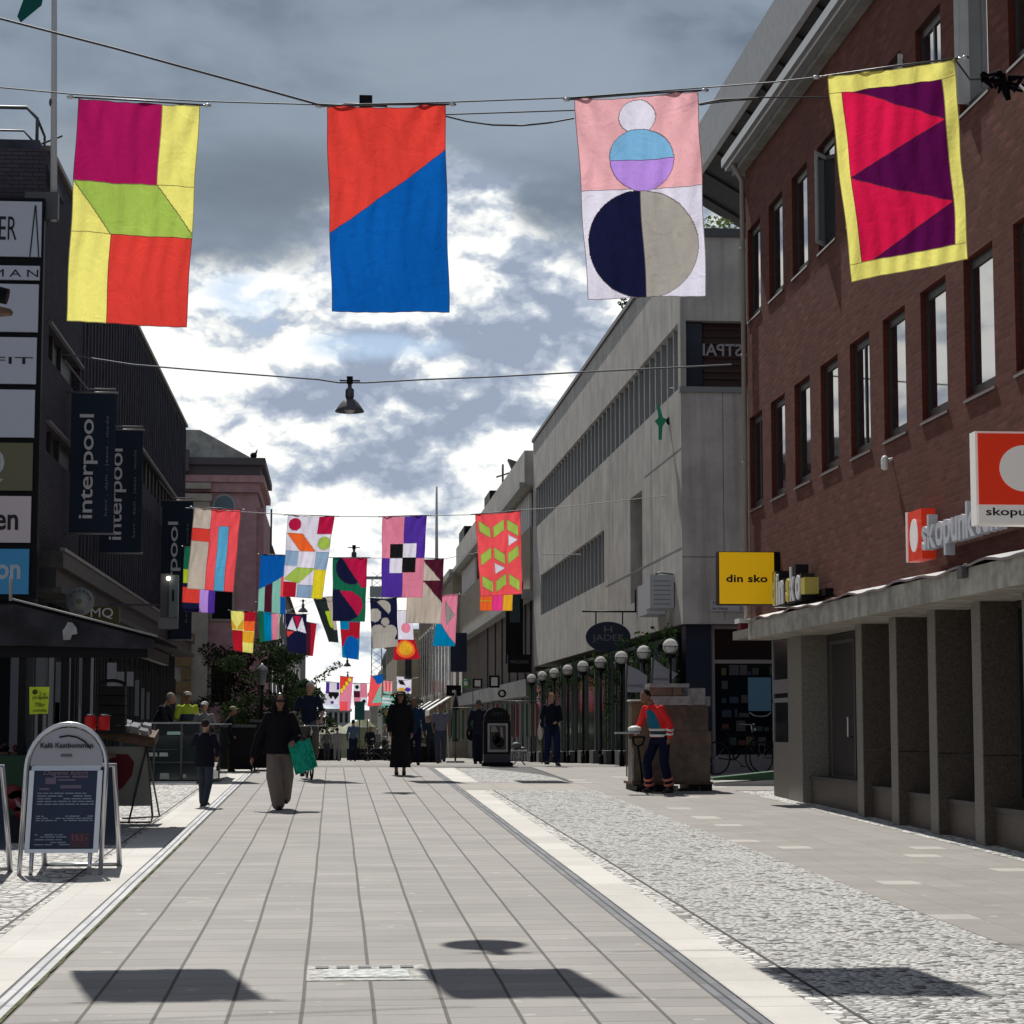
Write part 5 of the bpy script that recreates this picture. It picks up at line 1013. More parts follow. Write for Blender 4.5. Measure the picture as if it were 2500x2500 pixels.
mb = MB(); mb.tube([(-3.77, 25.36, 3.16), (-2.9, 25.36, 2.94), (-2.08, 25.36, 2.73)], .012, 6); mb.tube([(-3.79, 25.36, 3.14), (-3.79, 25.36, 3.42)], .022, 6); mb.build('edge_rail', mat('dull_rail', (.26, .26, .25), .6), ST)
for x in (-3.66, -3.17, -2.92, -4.6): bx('post', ST, M_black, (x - .045, x + .045, 25.55 if x > -4 else 25.6, 25.64, gz - .3, 2.68))
bx('beam', ST, M_black, (-5.9, -2.2, 25.5, 25.549, 2.48, 2.62), (-2.28, -2.2, 25.55, 28.8, 2.48, 2.62))
bx('counter', ST, mat('stall_black', (.012, .012, .016), .8), (-5.9, -2.85, 25.7, 28.2, gz - .25, gz + .88)); bx('board', ST, M_wood, (-5.9, -2.80, 25.55, 28.3, gz + .881, gz + .93))
bx('front_panel', ST, mat('dark_green_panel', (.006, .028, .014), .6), (-4.9, -3.28, 24.4, 24.43, g(24.4) + .32, g(24.4) + .98)); bx('skirt', ST, MATS['stall_black'], (-4.9, -3.2, 24.44, 25.54, g(25) - .05, g(25) + .97))
mb = MB(); c = U(42, 1955, 24.38)
for dx, dz, r in [(0, 0, .115), (.06, -.12, .09), (-.05, .10, .08), (.07, .08, .07)]: mb.lathe(c + Vector((dx, .0, dz)), [(r, 0), (r, .006)], 18, axis='Y')
o = mb.build('fruit_print', mat('print_dark_red', (.10, .008, .012), .5), ST); mb = MB(); mb.slab([c + Vector(q) for q in [(-.03, -.008, .03), (.03, -.008, -.02), (.06, -.008, -.09), (.0, -.008, -.06)]], (0, .004, 0)); mb.build('highlight_print', mat('print_pink', (.20, .13, .14), .5), o)
random.seed(9)
FR = [mat('fruit_red', (.10, .008, .010), .45), mat('fruit_dark', (.02, .012, .02), .5), mat('fruit_green', (.03, .05, .012), .5), mat('fruit_brown', (.07, .045, .03), .6)]
for i in range(11):   # crates of produce on the counter
    x = -5.0 + .20 * (i % 11); y0 = 25.72; z0 = gz + .932
    r_ = thing('fruit_crate', (x, y0, z0), ['%s crate on the stall board, %s' % (a, b) for a, b in [('outermost brown', 'at the picture edge'), ('dark plum', 'next to the brown one'), ('green pear', 'left of the first post'), ('red berry', 'left of the lime poster'), ('brown nut', 'under the lime poster'), ('dark cherry', 'right of the lime poster'), ('red apple', 'between the poster and the second post'), ('green bean', 'beside the second post'), ('brown onion', 'behind the arched board'), ('dark grape', 'just left of the red cans'), ('red currant', 'at the street end by the red cans')]][i], 'crate', 'produce crates on the stall')
    bx('crate', r_, M_wood, (x, x + .17, y0, y0 + .3, z0, z0 + .05)); mb = MB()
    for k in range(10): mb.ball((x + random.uniform(.03, .14), y0 + random.uniform(.03, .26), z0 + .06 + random.uniform(0, .07)), .035, 0, 7, 5)
    o = mb.build('produce', FR[(3, 1, 2, 0, 3, 1, 0, 2, 3, 1, 0)[i]], r_); o['kind'] = 'stuff'
a = U(72, 1744, 25.45); b = U(121, 1677, 25.45)
t_ = thing('price_poster', a, 'lime yellow handwritten price poster hanging on the stall post', 'poster')
mb = MB(); mb.slab([(a.x, 25.45, a.z), (b.x - .01, 25.43, a.z + .01), (b.x, 25.45, b.z), (a.x - .01, 25.46, b.z)], (0, .006, 0)); o = mb.build('sheet', M_lime, t_)
mb = MB(); put_text(mb, '2 st', (a.x + .11, 25.425, b.z - .10), RX, UP, width=.08, ext=.002); put_text(mb, 'Jordgubb', (a.x + .03, 25.425, a.z + .17), RX, UP, width=.18, ext=.002, font_off=.01); put_text(mb, '70kr', (a.x + .06, 25.425, a.z + .09), RX, UP, width=.12, ext=.002); put_text(mb, 'svenska', (a.x + .04, 25.425, a.z + .03), RX, UP, width=.16, ext=.002)
mb.lathe((a.x + .06, 25.42, b.z - .06), [(.03, 0), (.03, .003)], 14, axis='Y'); mb.build('writing', mat('marker_olive', (.05, .06, .01), .6), o)
for i, (px, lb) in enumerate([(220, 'red can standing left of the stall post'), (253, 'red can standing right of the stall post')]):
    p = U(px, 1783, 25.5); t_ = thing('red_can', p, lb, 'can'); mb = MB(); mb.lathe(p, [(.065, 0), (.07, .02), (.07, .15), (.06, .17)], 14); mb.build('can_body', M_redp, t_); mb = MB(); mb.lathe(p + Vector((0, 0, .171)), [(.05, 0), (.05, .02)], 12); mb.build('lid', M_steel, t_)
mb = MB(); p = U(165, 1560, 25.3)
mb.slab([p + Vector(q) for q in [(-.05, 0, -.01), (.03, 0, -.01), (.05, .0, .05), (.11, 0, .06), (.10, 0, .13), (.05, 0, .19), (-.0, 0, .20), (-.03, 0, .14), (-.06, 0, .10)]], (0, .05, 0)); tag(mb.build('plastic_bag', M_film), 'white plastic bag hanging under the stall roof', 'bag')
# dark stacked seats behind the stall and hanging goods
for i in range(5):
    p = U(273, 1675 + i * 24, 27.2 + .15 * i); mb = MB(); pts = [p + Vector((.165 * math.cos(math.pi * k / 8), 0, .07 * math.sin(math.pi * k / 8))) for k in range(9)]
    mb.tube(pts, .022, 6); mb.slab([p + Vector((-.165, 0, 0)), p + Vector((.165, 0, 0)), p + Vector((.165, .3, -.02)), p + Vector((-.165, .3, -.02))], (0, 0, -.10))
    tag(mb.build('stacked_basket', mat('basket_black', (.018, .018, .022), .7)), ['topmost', 'second', 'middle', 'fourth', 'lowest'][i] + ' black basket of the stack behind the stall', 'basket', 'black baskets stacked behind the stall')

# pale framed windscreen and hanging goods seen through the stall
t_ = thing('windscreen', (-4.6, 35, g(35)), 'pale framed glazed windscreen standing behind the market stall', 'screen'); gz = g(35)
for x0_, x1_ in ((86, 92), (106, 114), (118, 129), (155, 170), (192, 197), (208, 213), (218, 226)): a = U(x0_, 1700, 35).x; b = U(x1_, 1700, 35).x; bx('post', t_, mat('screen_grey', (.17, .175, .18), .5), (a, b, 35, 35.08, gz, 2.9))
for x0_, x1_, z0_, z1_, m in ((88, 112, 1.9, 2.85, 0), (136, 150, 1.4, 2.7, 0), (136, 147, 1.65, 2.05, 1), (196, 208, 2.0, 2.8, 0)): a = U(x0_, 1700, 35).x; b = U(x1_, 1700, 35).x; bx('notice', t_, [mat('screen_notice', (.09, .095, .10), .6), mat('screen_red', (.14, .008, .012), .6)][m], (a, b, 34.95, 34.99, z0_, z1_))
for i, (px, py, w_, h_) in enumerate([(262, 1618, 22, 60), (285, 1640, 18, 40), (310, 1640, 16, 36), (330, 1660, 10, 90), (345, 1680, 8, 80), (358, 1690, 8, 70)]):
    p = U(px, py, 38 + i * .6); k_ = 38 / F; t_ = bx('hanging_tag', None, MATS['screen_grey'] if i < 3 else mat('tag_grey', (.10, .11, .115), .6), (p.x, p.x + w_ * k_, p.y, p.y + .02, p.z - h_ * k_, p.z)); tag(t_, ['pale price card hanging left of the others behind the stall', 'pale price card in the middle behind the stall', 'pale price card near the grey haired stallholder', 'narrow grey strip left in the row of strips behind the stall', 'middle narrow grey strip behind the stall', 'narrow grey strip right in the row of strips behind the stall'][i], 'card')

# ------------------------------------------------------------------ pavement boards
def aboard(px, base_y, Y, label, w=.74, top=1.39, dark=True):
    base = U(px, base_y, Y); x0 = base.x - w / 2; z0 = g(Y) + .01
    t_ = thing('pavement_sign', (base.x, Y, z0), label, 'sign board', 'arched pavement boards by the stall')
    L = lambda u, z, o=0: (x0 + w * u + .03 * z / 1.4, Y + .23 * z / 1.4 + o, z0 + z)
    arch = [L(0, 0), L(.0, .95)] + [L(.5 - .5 * math.cos(math.pi * k / 16), .98 + (top - .98) * math.sin(math.pi * k / 16)) for k in range(17)] + [L(1, .95), L(1, 0)]
    mb = MB(); mb.tube(arch, .022, 8); mb.build('outer_frame', M_alu, t_)
    head = [L(.04, 1.0)] + [L(.5 - .455 * math.cos(math.pi * k / 16), 1.0 + (top - .035 - 1.0) * math.sin(math.pi * k / 16)) for k in range(17)] + [L(.96, 1.0)]
    mb = MB(); mb.slab(head, (0, .012, 0)); hd = mb.build('header_panel', mat('header_grey', (.36, .36, .40), .45), t_)
    mb = MB(); put_text(mb, 'Kafé Kastbommen', Vector(L(.16, 1.165, -.012)), RX, UP, width=w * .66, height=.05, ext=.003, font_off=.02); mb.build('lettering', mat('letter_slate', (.03, .032, .05), .5), hd)
    mb = MB(); mb.slab([L(.42, 1.085, -.012), L(.56, 1.085, -.012), L(.56, 1.11, -.012), L(.42, 1.11, -.012)], (0, .004, 0)); mb.build('header_mark', mat('mark_grey', (.12, .12, .14), .5), hd)
    mb = MB(); mb.tube([L(.5 - .36 * math.cos(math.pi * k / 10), .99 + (top - .11 - .99) * math.sin(math.pi * k / 10), -.012) for k in range(4, 9)], .008, 5); mb.build('header_line', M_blet, hd)
    mb = MB(); mb.slab([L(.07, .955, -.02), L(.93, .955, -.02), L(.93, .995, .0), L(.07, .995, .0)], (0, .03, .0)); mb.build('top_clip', M_alu, t_)
    mb = MB()
    for u in (.075, .925): mb.slab([L(u - .03, .20, -.01), L(u + .03, .20, -.01), L(u + .03, .955, -.01), L(u - .03, .955, -.01)], (0, .03, 0))
    mb.slab([L(.105, .20, -.01), L(.895, .20, -.01), L(.895, .235, -.01), L(.105, .235, -.01)], (0, .03, 0)); mb.build('panel_frame', M_alu, t_)
    for u in (.14, .86): mb = MB(); mb.tube([L(u, .0), L(u, .20)], .02, 8); mb.build('leg', M_alu, t_)
    mb = MB(); mb.slab([L(.105, .235, .004), L(.895, .235, .004), L(.895, .955, .004), L(.105, .955, .004)], (0, .01, 0)); pn = mb.build('menu_panel', mat('menu_navy', (.022, .034, .072), .35), t_)
    random.seed(4)
    mb = MB()
    def row(u0, u1, z, h, m): mb.slab([L(u0, z, -.002), L(u1, z, -.002), L(u1, z + h, -.002), L(u0, z + h, -.002)], (0, .003, 0), m)
    for z in (.74, .715, .69, .665, .64, .53, .51, .49, .36, .34, .315, .29, .27):
        u = .16
        while u < (.84 if z > .4 else .5):
            l_ = random.uniform(.03, .13)
            if random.random() < .85: row(u, min(u + l_, .87), z, .010, 0)
            u += l_ + .015
    for (u0, u1, z, h) in [(.35, .55, .89, .015), (.58, .78, .89, .018), (.40, .62, .86, .015), (.25, .38, .83, .06), (.44, .70, .79, .03), (.18, .30, .775, .02)]: row(u0, u1, z, h, 1)
    ps = mb.build('menu_writing', [mat('chalk_blue', (.24, .30, .36), .6), mat('menu_mauve', (.15, .12, .17), .6)], pn); ps['kind'] = 'stuff'
    mb = MB(); row(.60, .84, .25, .13, 0); mb.build('price_patch', mat('menu_plum', (.085, .045, .065), .6), pn)
    mb = MB(); put_text(mb, 'Dagens lunch', Vector(L(.22, .905, -.006)), RX, UP, width=w * .56, height=.05, ext=.002, shear=.3); mb.build('menu_title', mat('menu_title_mauve', (.26, .17, .24), .6), pn)
    mb = MB(); put_text(mb, '153:-', Vector(L(.63, .31, -.006)), RX, UP, width=w * .19, ext=.002); mb.build('price', mat('price_pink', (.30, .10, .13), .6), pn)
    mb = MB(); B2 = lambda u, z, o=0: (x0 + .10 + w * u * .97 - .01 * z, Y + 1.02 - .60 * z / 1.0 + o, z0 + z)
    mb.tube([B2(0, .0), B2(0, 1.0), B2(1, 1.0), B2(1, .0)], .028, 8); mb.tube([B2(0, .03), B2(1, .03)], .018, 6); mb.build('rear_frame', M_alu, t_)
    mb = MB(); mb.slab([B2(.03, .22), B2(.97, .22), B2(.97, .97), B2(.03, .97)], (0, .012, 0)); mb.build('rear_panel', MATS['menu_navy'], t_)
    return t_
ab = aboard(146, 2128, 20.2, 'arched aluminium cafe menu board with navy panel standing on the setts')
ab2 = copy_tree(ab); ab2.location.x = U(4, 1900, 19.6).x - .50; ab2.location.y = 19.6
ab2['label'] = 'second arched board, only its right post showing at the left edge'
# strawberry board with a tray of packed berries
Y = 28.0; z0 = g(Y) + .01; x0 = U(262, 2000, Y).x; x1 = U(372, 2000, Y).x
t_ = thing('strawberry_board', ((x0 + x1) / 2, Y, z0), 'folding board with a painted strawberry, half behind the cafe menu board', 'sign board')
xb = x0 - .35
mb = MB(); mb.slab([(xb, Y + .0, z0 + .22), (x1 - .02, Y + .0, z0 + .22), (x1 - .11, Y + .16, z0 + .98), (xb, Y + .16, z0 + .98)], (0, .02, 0)); pn = mb.build('panel', mat('khaki_white', (.24, .24, .215), .6), t_)
c = Vector((x0 + .14, Y - .0, z0 + .62)); mb = MB(); sh = [(-.26, .22), (-.1, .27), (.10, .26), (.18, .16), (.16, -.0), (.06, -.15), (-.08, -.25), (-.18, -.20), (-.27, -.02)]
mb.slab([(c.x + a, Y + (c.z + b - z0 - .22) * .21 - .012, c.z + b) for a, b in sh], (0, .005, 0)); mb.build('strawberry_print', mat('strawberry_red', (.12, .006, .016), .5), pn)
mb = MB(); mb.tube([(x1 - .10, Y + .14, z0 + .98), (x1 - .30, Y - .05, z0), (x1 - .29, Y - .05, z0)], .014, 6); mb.tube([(xb, Y, z0 + .01), (x1 - .02, Y, z0 + .01), (x1, Y + .02, z0 + .08), (x1 - .11, Y + .17, z0 + 1.0)], .016, 6); mb.tube([(x1 - .11, Y + .2, z0 + 1.0), (x1 + .02, Y + .9, z0 + .05), (x0 + .1, Y + .9, z0 + .02)], .014, 6); mb.tube([(x0 + .04, Y, z0), (x0 + .04, Y + .02, z0 + .24)], .014, 6); mb.build('frame', M_iron, t_)
t_ = thing('berry_tray', (x0, Y, z0 + 1.0), 'sloping wooden tray of silvery packed punnets on the strawberry board', 'tray')
P = lambda u, v, h=0: (U(235, 1800, Y).x + .72 * u, Y - .05 + .7 * v + .1 * u, z0 + 1.22 - .16 * u + .10 * v + h)
mb = MB(); mb.slab([P(0, 0), P(1, 0), P(1, 1), P(0, 1)], (0, 0, .02)); mb.slab([P(0, 0, -.12), P(1, 0, -.09), P(1, 0, .04), P(0, 0, .04)], (0, .02, 0)); mb.slab([P(1, 0, -.09), P(1, 1, -.09), P(1, 1, .04), P(1, 0, .04)], (.02, 0, 0)); mb.build('tray_box', M_wood, t_)
random.seed(8)
for i in range(5):
    for j in range(2):
        u = .05 + i * .18; v = .12 + j * .42; mb = MB(); q = [P(u, v, .03), P(u + .15, v, .03), P(u + .14, v + .34, .03), P(u + .01, v + .34, .03)]
        mb.slab(q, (random.uniform(-.02, .02), 0, random.uniform(.05, .09))); mb.build('punnet', M_film, t_)
# ------------------------------------------------------------------ glass counter stall
Y = 40.3; gz = g(Y); x0 = U(292, 1800, Y).x; x1 = U(487, 1800, Y).x; x2 = U(560, 1760, Y + 4).x
GC = thing('glass_counter', ((x0 + x1) / 2, Y, gz), 'long dark glass fronted counter of the cold food stall', 'counter')
zt = U(0, 1763, Y).z
bx('top_board', GC, M_framel, (x0 + .25, x1 + .05, Y - .03, Y + .9, zt - .03, zt), (x1 + .055, x1 + .45, Y + .1, Y + 3.0, zt - .05, zt - .02)); bx('upper_panel', GC, mat('counter_black', (.010, .015, .017), .4), (x0 + .0, x1 + .02, Y, Y + .05, zt - .25, zt - .031))
bx('glass_front', GC, mat('counter_glass', (.018, .03, .028), .08, spec=.8), (x0, x1, Y + .03, Y + .05, gz + .05, zt - .251)); bx('side_glass', GC, MATS['counter_glass'], (x1 + .35, x1 + .38, Y + .1, Y + 3.0, gz + .05, zt - .06))
bx('post', GC, M_iron, *[(x, x + .04, Y - .02, Y + .02, gz, zt - .03) for x in (x0, x0 + .62, x1 - .35, x1)]); bx('shelf', GC, M_iron, (x0 + .05, x1 - .02, Y - .015, Y + .025, gz + .38, gz + .40), (x0 + .05, x1 - .4, Y - .015, Y + .025, gz + .62, gz + .635))
for i, (a, b, z, h, m) in enumerate([(.06, .13, .50, .07, 0), (.16, .22, .50, .07, 0), (.25, .47, .50, .07, 0), (.49, .60, .50, .07, 0), (.58, .78, .90, .06, 1), (.1, .45, .08, .07, 2), (.50, .62, .08, .11, 0), (.78, .83, .10, .07, 0)]):
    mb = MB(); w_ = 1.5; zz = gz + z; xa = x0 + a * w_; xb_ = x0 + b * w_; mb.slab([(xa, Y - .016, zz), (xb_, Y - .016, zz), (xb_ - .01, Y - .016, zz + h), (xa + .01, Y - .016, zz + h)], (0, .012, 0)); mb.build('goods', [mat('pack_white', (.50, .56, .50), .5), mat('pack_mint', (.42, .62, .52), .5), mat('salad', (.12, .13, .05), .7)][m], GC)
bx('base_shelf', GC, M_black, (x0 + .2, x1 + .03, Y - .05, Y + .9, gz + .02, gz + .06))
mb = MB(); mb.quad((x0 + .35, Y - .85, g(Y) + .03), (x1 + .0, Y - .85, g(Y) + .03), (x1, Y - .4, gz + .05), (x0 + .35, Y - .4, gz + .05)); mb.box(x0 + .35, x1, Y - .87, Y - .38, g(Y - .8) + .0, g(Y - .8) + .035); tag(mb.build('white_mat', mat('white_mat_paint', (.80, .80, .78), .5)), 'flat white board lying on the setts before the glass counter', 'board')
# dark waste bins and planters beyond
for i, (px, w_, h_, z, lb) in enumerate([(590, .55, .95, 46, 'black wheeled bin left of the woman in the cardigan'), (645, .6, 1.05, 47, 'black bin hidden partly behind the woman in the cardigan')]):
    p = U(px, 1800, z); zz = g(z); t_ = thing('waste_bin', (p.x, z, zz), lb, 'bin', 'black bins by the trees'); mb = MB()
    mb.slab([(p.x - w_ * .42, z, zz + .06), (p.x + w_ * .42, z, zz + .06), (p.x + w_ * .5, z, zz + h_), (p.x - w_ * .5, z, zz + h_)], (0, .6, 0)); mb.build('bin_body', M_black, t_); bx('lid', t_, M_iron, (p.x - w_ * .53, p.x + w_ * .53, z - .04, z + .66, zz + h_ + .002, zz + h_ + .06))
    for s in (-1, 1): mb = MB(); mb.lathe((p.x + s * w_ * .36, z + .5, zz + .07), [(.07, -.02), (.07, .02)], 12, axis='X'); mb.build('wheel', M_rubber, t_)
# ------------------------------------------------------------------ advert column and cafe table on the right
Y = 50.0; gz = g(Y); x0 = U(1181, 1800, Y).x; x1 = U(1247, 1800, Y).x; xm = (x0 + x1) / 2
t_ = thing('advert_column', (xm, Y, gz), 'dark advert pillar with arched head and a framed black and white poster', 'advertising pillar')
bx('base', t_, M_black, (x0 - .03, x1 + .05, Y - .03, Y + .35, gz, gz + .09)); bx('plinth_box', t_, mat('pillar_slate', (.05, .05, .065), .5), (x0, x1, Y, Y + .3, gz + .092, gz + .28))
bx('pillar_body', t_, M_black, (x0, x1, Y, Y + .3, gz + .282, gz + 1.06)); mb = MB(); mb.slab([(x0 + .02, Y, gz + 1.062)] + [(x0 + .02, Y, gz + 1.18)] + [(xm - .26 * math.cos(math.pi * k / 10), Y, gz + 1.22 + .15 * math.sin(math.pi * k / 10)) for k in range(11)] + [(x1 - .02, Y, gz + 1.18), (x1 - .02, Y, gz + 1.062)], (0, .3, 0)); hd = mb.build('arched_head', M_black, t_)
mb = MB(); put_text(mb, 'CITY', (xm - .13, Y - .005, gz + 1.17), RX, UP, width=.26, ext=.003); mb.build('lettering', mat('dull_teal', (.04, .055, .055), .5), hd)
bx('poster_frame', t_, mat('poster_frame', (.30, .29, .29), .5), (x0 + .09, x1 - .07, Y - .02, Y - .001, gz + .33, gz + 1.0)); ps = bx('poster', t_, mat('poster_dark', (.045, .042, .045), .6), (x0 + .14, x1 - .12, Y - .028, Y - .021, gz + .39, gz + .95))
mb = MB()
for dx, dz, r in [(-.03, -.05, .10), (.04, -.12, .12), (.0, .06, .06)]: mb.lathe((xm + dx, Y - .034, gz + .67 + dz), [(r, 0), (r, .003)], 16, axis='Y')
mb.build('figure_print', mat('poster_black', (.012, .011, .011), .6), ps); mb = MB(); mb.slab([(xm - .15, Y - .033, gz + .80), (xm + .02, Y - .033, gz + .80), (xm - .04, Y - .033, gz + .93), (xm - .14, Y - .033, gz + .93)], (0, .003, 0)); mb.slab([(xm + .08, Y - .033, gz + .70), (xm + .14, Y - .033, gz + .66), (xm + .12, Y - .033, gz + .9), (xm + .06, Y - .033, gz + .92)], (0, .003, 0)); mb.build('light_print', mat('poster_grey', (.22, .215, .20), .6), ps)
Y = 52.5; gz = g(Y); p = U(1268, 1835, Y); zt = U(0, 1835, Y).z
t_ = thing('cafe_table', (p.x, Y, gz), 'small folding table with a pale top beside the advert pillar', 'table'); bx('table_top', t_, M_framel, (p.x - .2, p.x + .2, Y, Y + .5, zt - .02, zt + .02))
for s in (-1, 1): mb = MB(); mb.tube([(p.x + s * .16, Y + .1, gz), (p.x - s * .16, Y + .1 + .01 * s, zt - .02)], .016, 6); mb.build('leg', M_framel, t_)
mb = MB(); mb.ball((p.x - .05, Y + .3, zt + .12), (.12, .12, .10)); mb.ball((p.x + .1, Y + .3, zt + .06), (.08, .1, .04)); tag(mb.build('parcel', mat('parcel_grey', (.12, .125, .13), .6)), 'grey bundle lying on the small folding table', 'bundle')
# clothes rails in front of the far shop
random.seed(21)
for i, (px, lb) in enumerate([(1262, 'clothes rail with red and brown garments by the far shop'), (1130, 'clothes rail with green garments beyond the shirt wearing man')]):
    Y = 60 + i * 8; p = U(px, 1800, Y); gz = g(Y); t_ = thing('clothes_rail', (p.x, Y, gz), lb, 'clothes rail'); mb = MB(); mb.tube([(p.x - .7, Y, gz), (p.x - .7, Y, gz + 1.75), (p.x + .7, Y, gz + 1.75), (p.x + .7, Y, gz)], .02, 6); mb.build('rail', M_iron, t_)
    for k in range(9):
        x = p.x - .6 + k * .14; mb = MB(); mb.slab([(x, Y - .15, gz + 1.68), (x, Y + .15, gz + 1.68), (x, Y + .2, gz + .75 + random.uniform(-.1, .2)), (x, Y - .2, gz + .75)], (.07, 0, 0)); mb.build('garment', [mat('garment_red', (.16, .05, .05), .8), mat('garment_brown', (.09, .07, .055), .8), mat('garment_green', (.04, .09, .05), .8), mat('garment_grey', (.10, .11, .11), .8)][(k * 3 + i * 2) % 4 if i == 0 else 2 + k % 2], t_)
# ------------------------------------------------------------------ globe lamps and ivy pergola before the concrete building
XG = 6.75
for k, Y in enumerate([42.6, 46.3, 50.0, 53.9, 57.8, 61.6, 65.4, 69.2, 73.0]):
    gz = g(Y); zc = 1.7 + .2315 * XG; px = CX
    nm = ['first', 'second', 'third', 'fourth', 'fifth', 'sixth', 'seventh', 'eighth', 'farthest'][k]
    t_ = thing('globe_lamp', (XG, Y, gz), '%s white globe lamp of the row along the concrete building' % (nm if k < 8 else 'farthest') if k else 'nearest and largest white globe lamp, by the bookshop corner', 'street lamp', 'globe lamps on posts along the concrete building')
    mb = MB(); mb.tube([(XG, Y, gz), (XG, Y, zc - .22)], .028, 10); mb.tube([(XG, Y, gz), (XG, Y, gz + .25)], .06, 10); mb.build('post', M_black, t_)
    mb = MB(); mb.ball((XG, Y, zc), .155, 0, 20, 12); gl = mb.build('globe', M_globe, t_)
    mb = MB(); mb.lathe((XG, Y, zc), [(.09, -.24), (.12, -.16), (.11, -.15)], 14); mb.lathe((XG, Y, zc), [(.157, -.007), (.159, 0), (.157, .007)], 20); mb.build('cup', M_black, t_)
    for q in range(4): mb = MB(); mb.tube([(XG + .158 * math.cos(q * math.pi / 2 + .6) * math.cos(a), Y + .158 * math.sin(q * math.pi / 2 + .6) * math.cos(a), zc + .158 * math.sin(a)) for a in (-.9, -.6, -.3, 0)], .006, 5); mb.build('cage_bar', M_iron, gl)
    if k in (1, 2, 4): t2 = None
def leaves(cs, n, size, seed, mb=None, m=0):
    """leaf sized faces scattered through blobs (centre, radii)"""
    rnd = random.Random(seed); mb = mb or MB(); tot = sum(r[0] * r[1] * r[2] for c, r in cs)
    for c, r in cs:
        for _ in range(int(n * r[0] * r[1] * r[2] / tot) + 1):
            while True:
                v = Vector((rnd.uniform(-1, 1), rnd.uniform(-1, 1), rnd.uniform(-1, 1)))
                if .2 < v.length < 1 and rnd.random() < v.length ** 1.5: break
            p = Vector(c) + Vector((v.x * r[0], v.y * r[1], v.z * r[2])); a = Vector((rnd.gauss(0, 1), rnd.gauss(0, 1), rnd.gauss(0, .7))).normalized(); b = a.orthogonal().normalized(); b = (b * math.cos(rnd.random() * 6) + a.cross(b) * math.sin(rnd.random() * 6))
            s = size * rnd.uniform(.6, 1.3); k = len(mb.v); mb.v += [tuple(p - a * s), tuple(p + b * s * .45), tuple(p + a * s), tuple(p - b * s * .45)]; mb.f.append([k, k + 1, k + 2, k + 3]); mb.mi.append(m); mb.smooth.append(False)
    return mb
random.seed(31)
for k, Y in enumerate([43.6, 46.0, 48.2, 50.8, 53.4, 56.0, 58.8, 61.6, 64.6, 67.8, 71, 74]):
    gz = g(Y); t_ = thing('ivy_trellis', (6.98, Y, gz), ['first green ivy trellis behind the pallet load', 'second ivy trellis, near the grey sails', 'third ivy trellis under the oval sign', 'fourth ivy trellis, thick with leaves', 'fifth ivy trellis along the glass front', 'sixth ivy trellis along the glass front', 'seventh ivy trellis along the glass front', 'eighth ivy trellis along the glass front', 'ninth ivy trellis along the glass front', 'tenth ivy trellis along the glass front', 'eleventh ivy trellis along the glass front', 'farthest ivy trellis by the far shops'][k], 'climbing plant', 'ivy trellises along the glass front')
    mb = MB(); mb.box(6.95, 7.02, Y, Y + .06, gz, 3.5); mb.box(6.95, 7.02, Y + .7, Y + .76, gz, 3.5)
    mb.build('post', mat('trellis_grey', (.07, .085, .085), .5), t_)
    cs = [((6.95, Y + .35 + random.uniform(-.2, .2), gz + z), (.18, .35, .35)) for z in ([1.6, 2.1, 2.5, 2.8] if k < 5 else [2.3, 2.7])] + ([((6.95, Y + .3, gz + .9), (.15, .25, .5))] if k % 2 == 0 else [])
    leaves(cs, 420 if k < 5 else 200, .05, 50 + k).build('foliage', M_leafd, t_)
    mb = MB(); mb.box(6.8, 7.15, Y, Y + .8, gz, gz + .35); mb.build('planter', M_iron, t_)
# glazed screen panels between the trellises, pale upright strips
for k in range(15):
    Y = 45.0 + k * 2.2; gz = g(Y); mb = MB(); mb.box(7.12, 7.18, Y, Y + .10, gz, 3.45)
    if k == 0: SC = thing('glass_screen', (7.15, 45, gz), 'row of grey posts and dark glass screens before the concrete building', 'screen')
    mb.build('post', mat('screen_post', (.14, .15, .155), .5) if k % 3 == 0 else MATS['trellis_grey'], SC)
bx('pane', SC, M_glassd, (7.14, 7.16, 45.1, 76, .3, 3.3)); bx('rail', SC, MATS['trellis_grey'], (7.10, 7.2, 44.9, 76, 3.46, 3.54))
# ------------------------------------------------------------------ two grey pennants, pallet load, pallet truck
for i, (pts, lb) in enumerate([([(1534, 1624), (1556, 1634), (1580, 1650), (1579, 1680), (1576, 1690), (1531, 1690)], 'left grey sail shaped banner above the pallet load'), ([(1597, 1609), (1622, 1628), (1655, 1645), (1640, 1660), (1634, 1670), (1594, 1673)], 'right grey sail shaped banner, its edge curling')]):
    Y = 43.0; P_ = [U(x, y, Y) for x, y in pts]; t_ = thing('sail_banner', P_[0], lb, 'banner', 'grey sail banners'); mb = MB(); mb.slab(P_, (0, .015, 0)); c_ = mb.build('banner_cloth', mat('banner_grey', (.24, .25, .29), .7), t_)
    mb = MB(); mb.slab([P_[5] + (P_[0] - P_[5]) * .28 + Vector((0, -.004, 0)), P_[4] + (P_[1] - P_[4]) * .35 + Vector((-.0, -.004, 0)), P_[4] + (P_[1] - P_[4]) * .2 + Vector((0, -.004, 0)), P_[5] + (P_[0] - P_[5]) * .2 + Vector((0, -.004, 0))], (0, .003, 0)); mb.build('band', mat('banner_band', (.14, .145, .17), .7), c_)
    mb = MB(); x = P_[5].x - .015; mb.tube([(x, Y, g(Y)), (x, Y, P_[0].z + .03)], .014, 6); mb.build('pole', M_iron, t_)
Y = 36.6; gz = g(Y)
t_ = thing('pallet', (5.9, Y, gz), 'low pallet with rollers under the wrapped load', 'pallet'); xa = U(1541, 1800, Y).x; xb = U(1738, 1800, Y).x
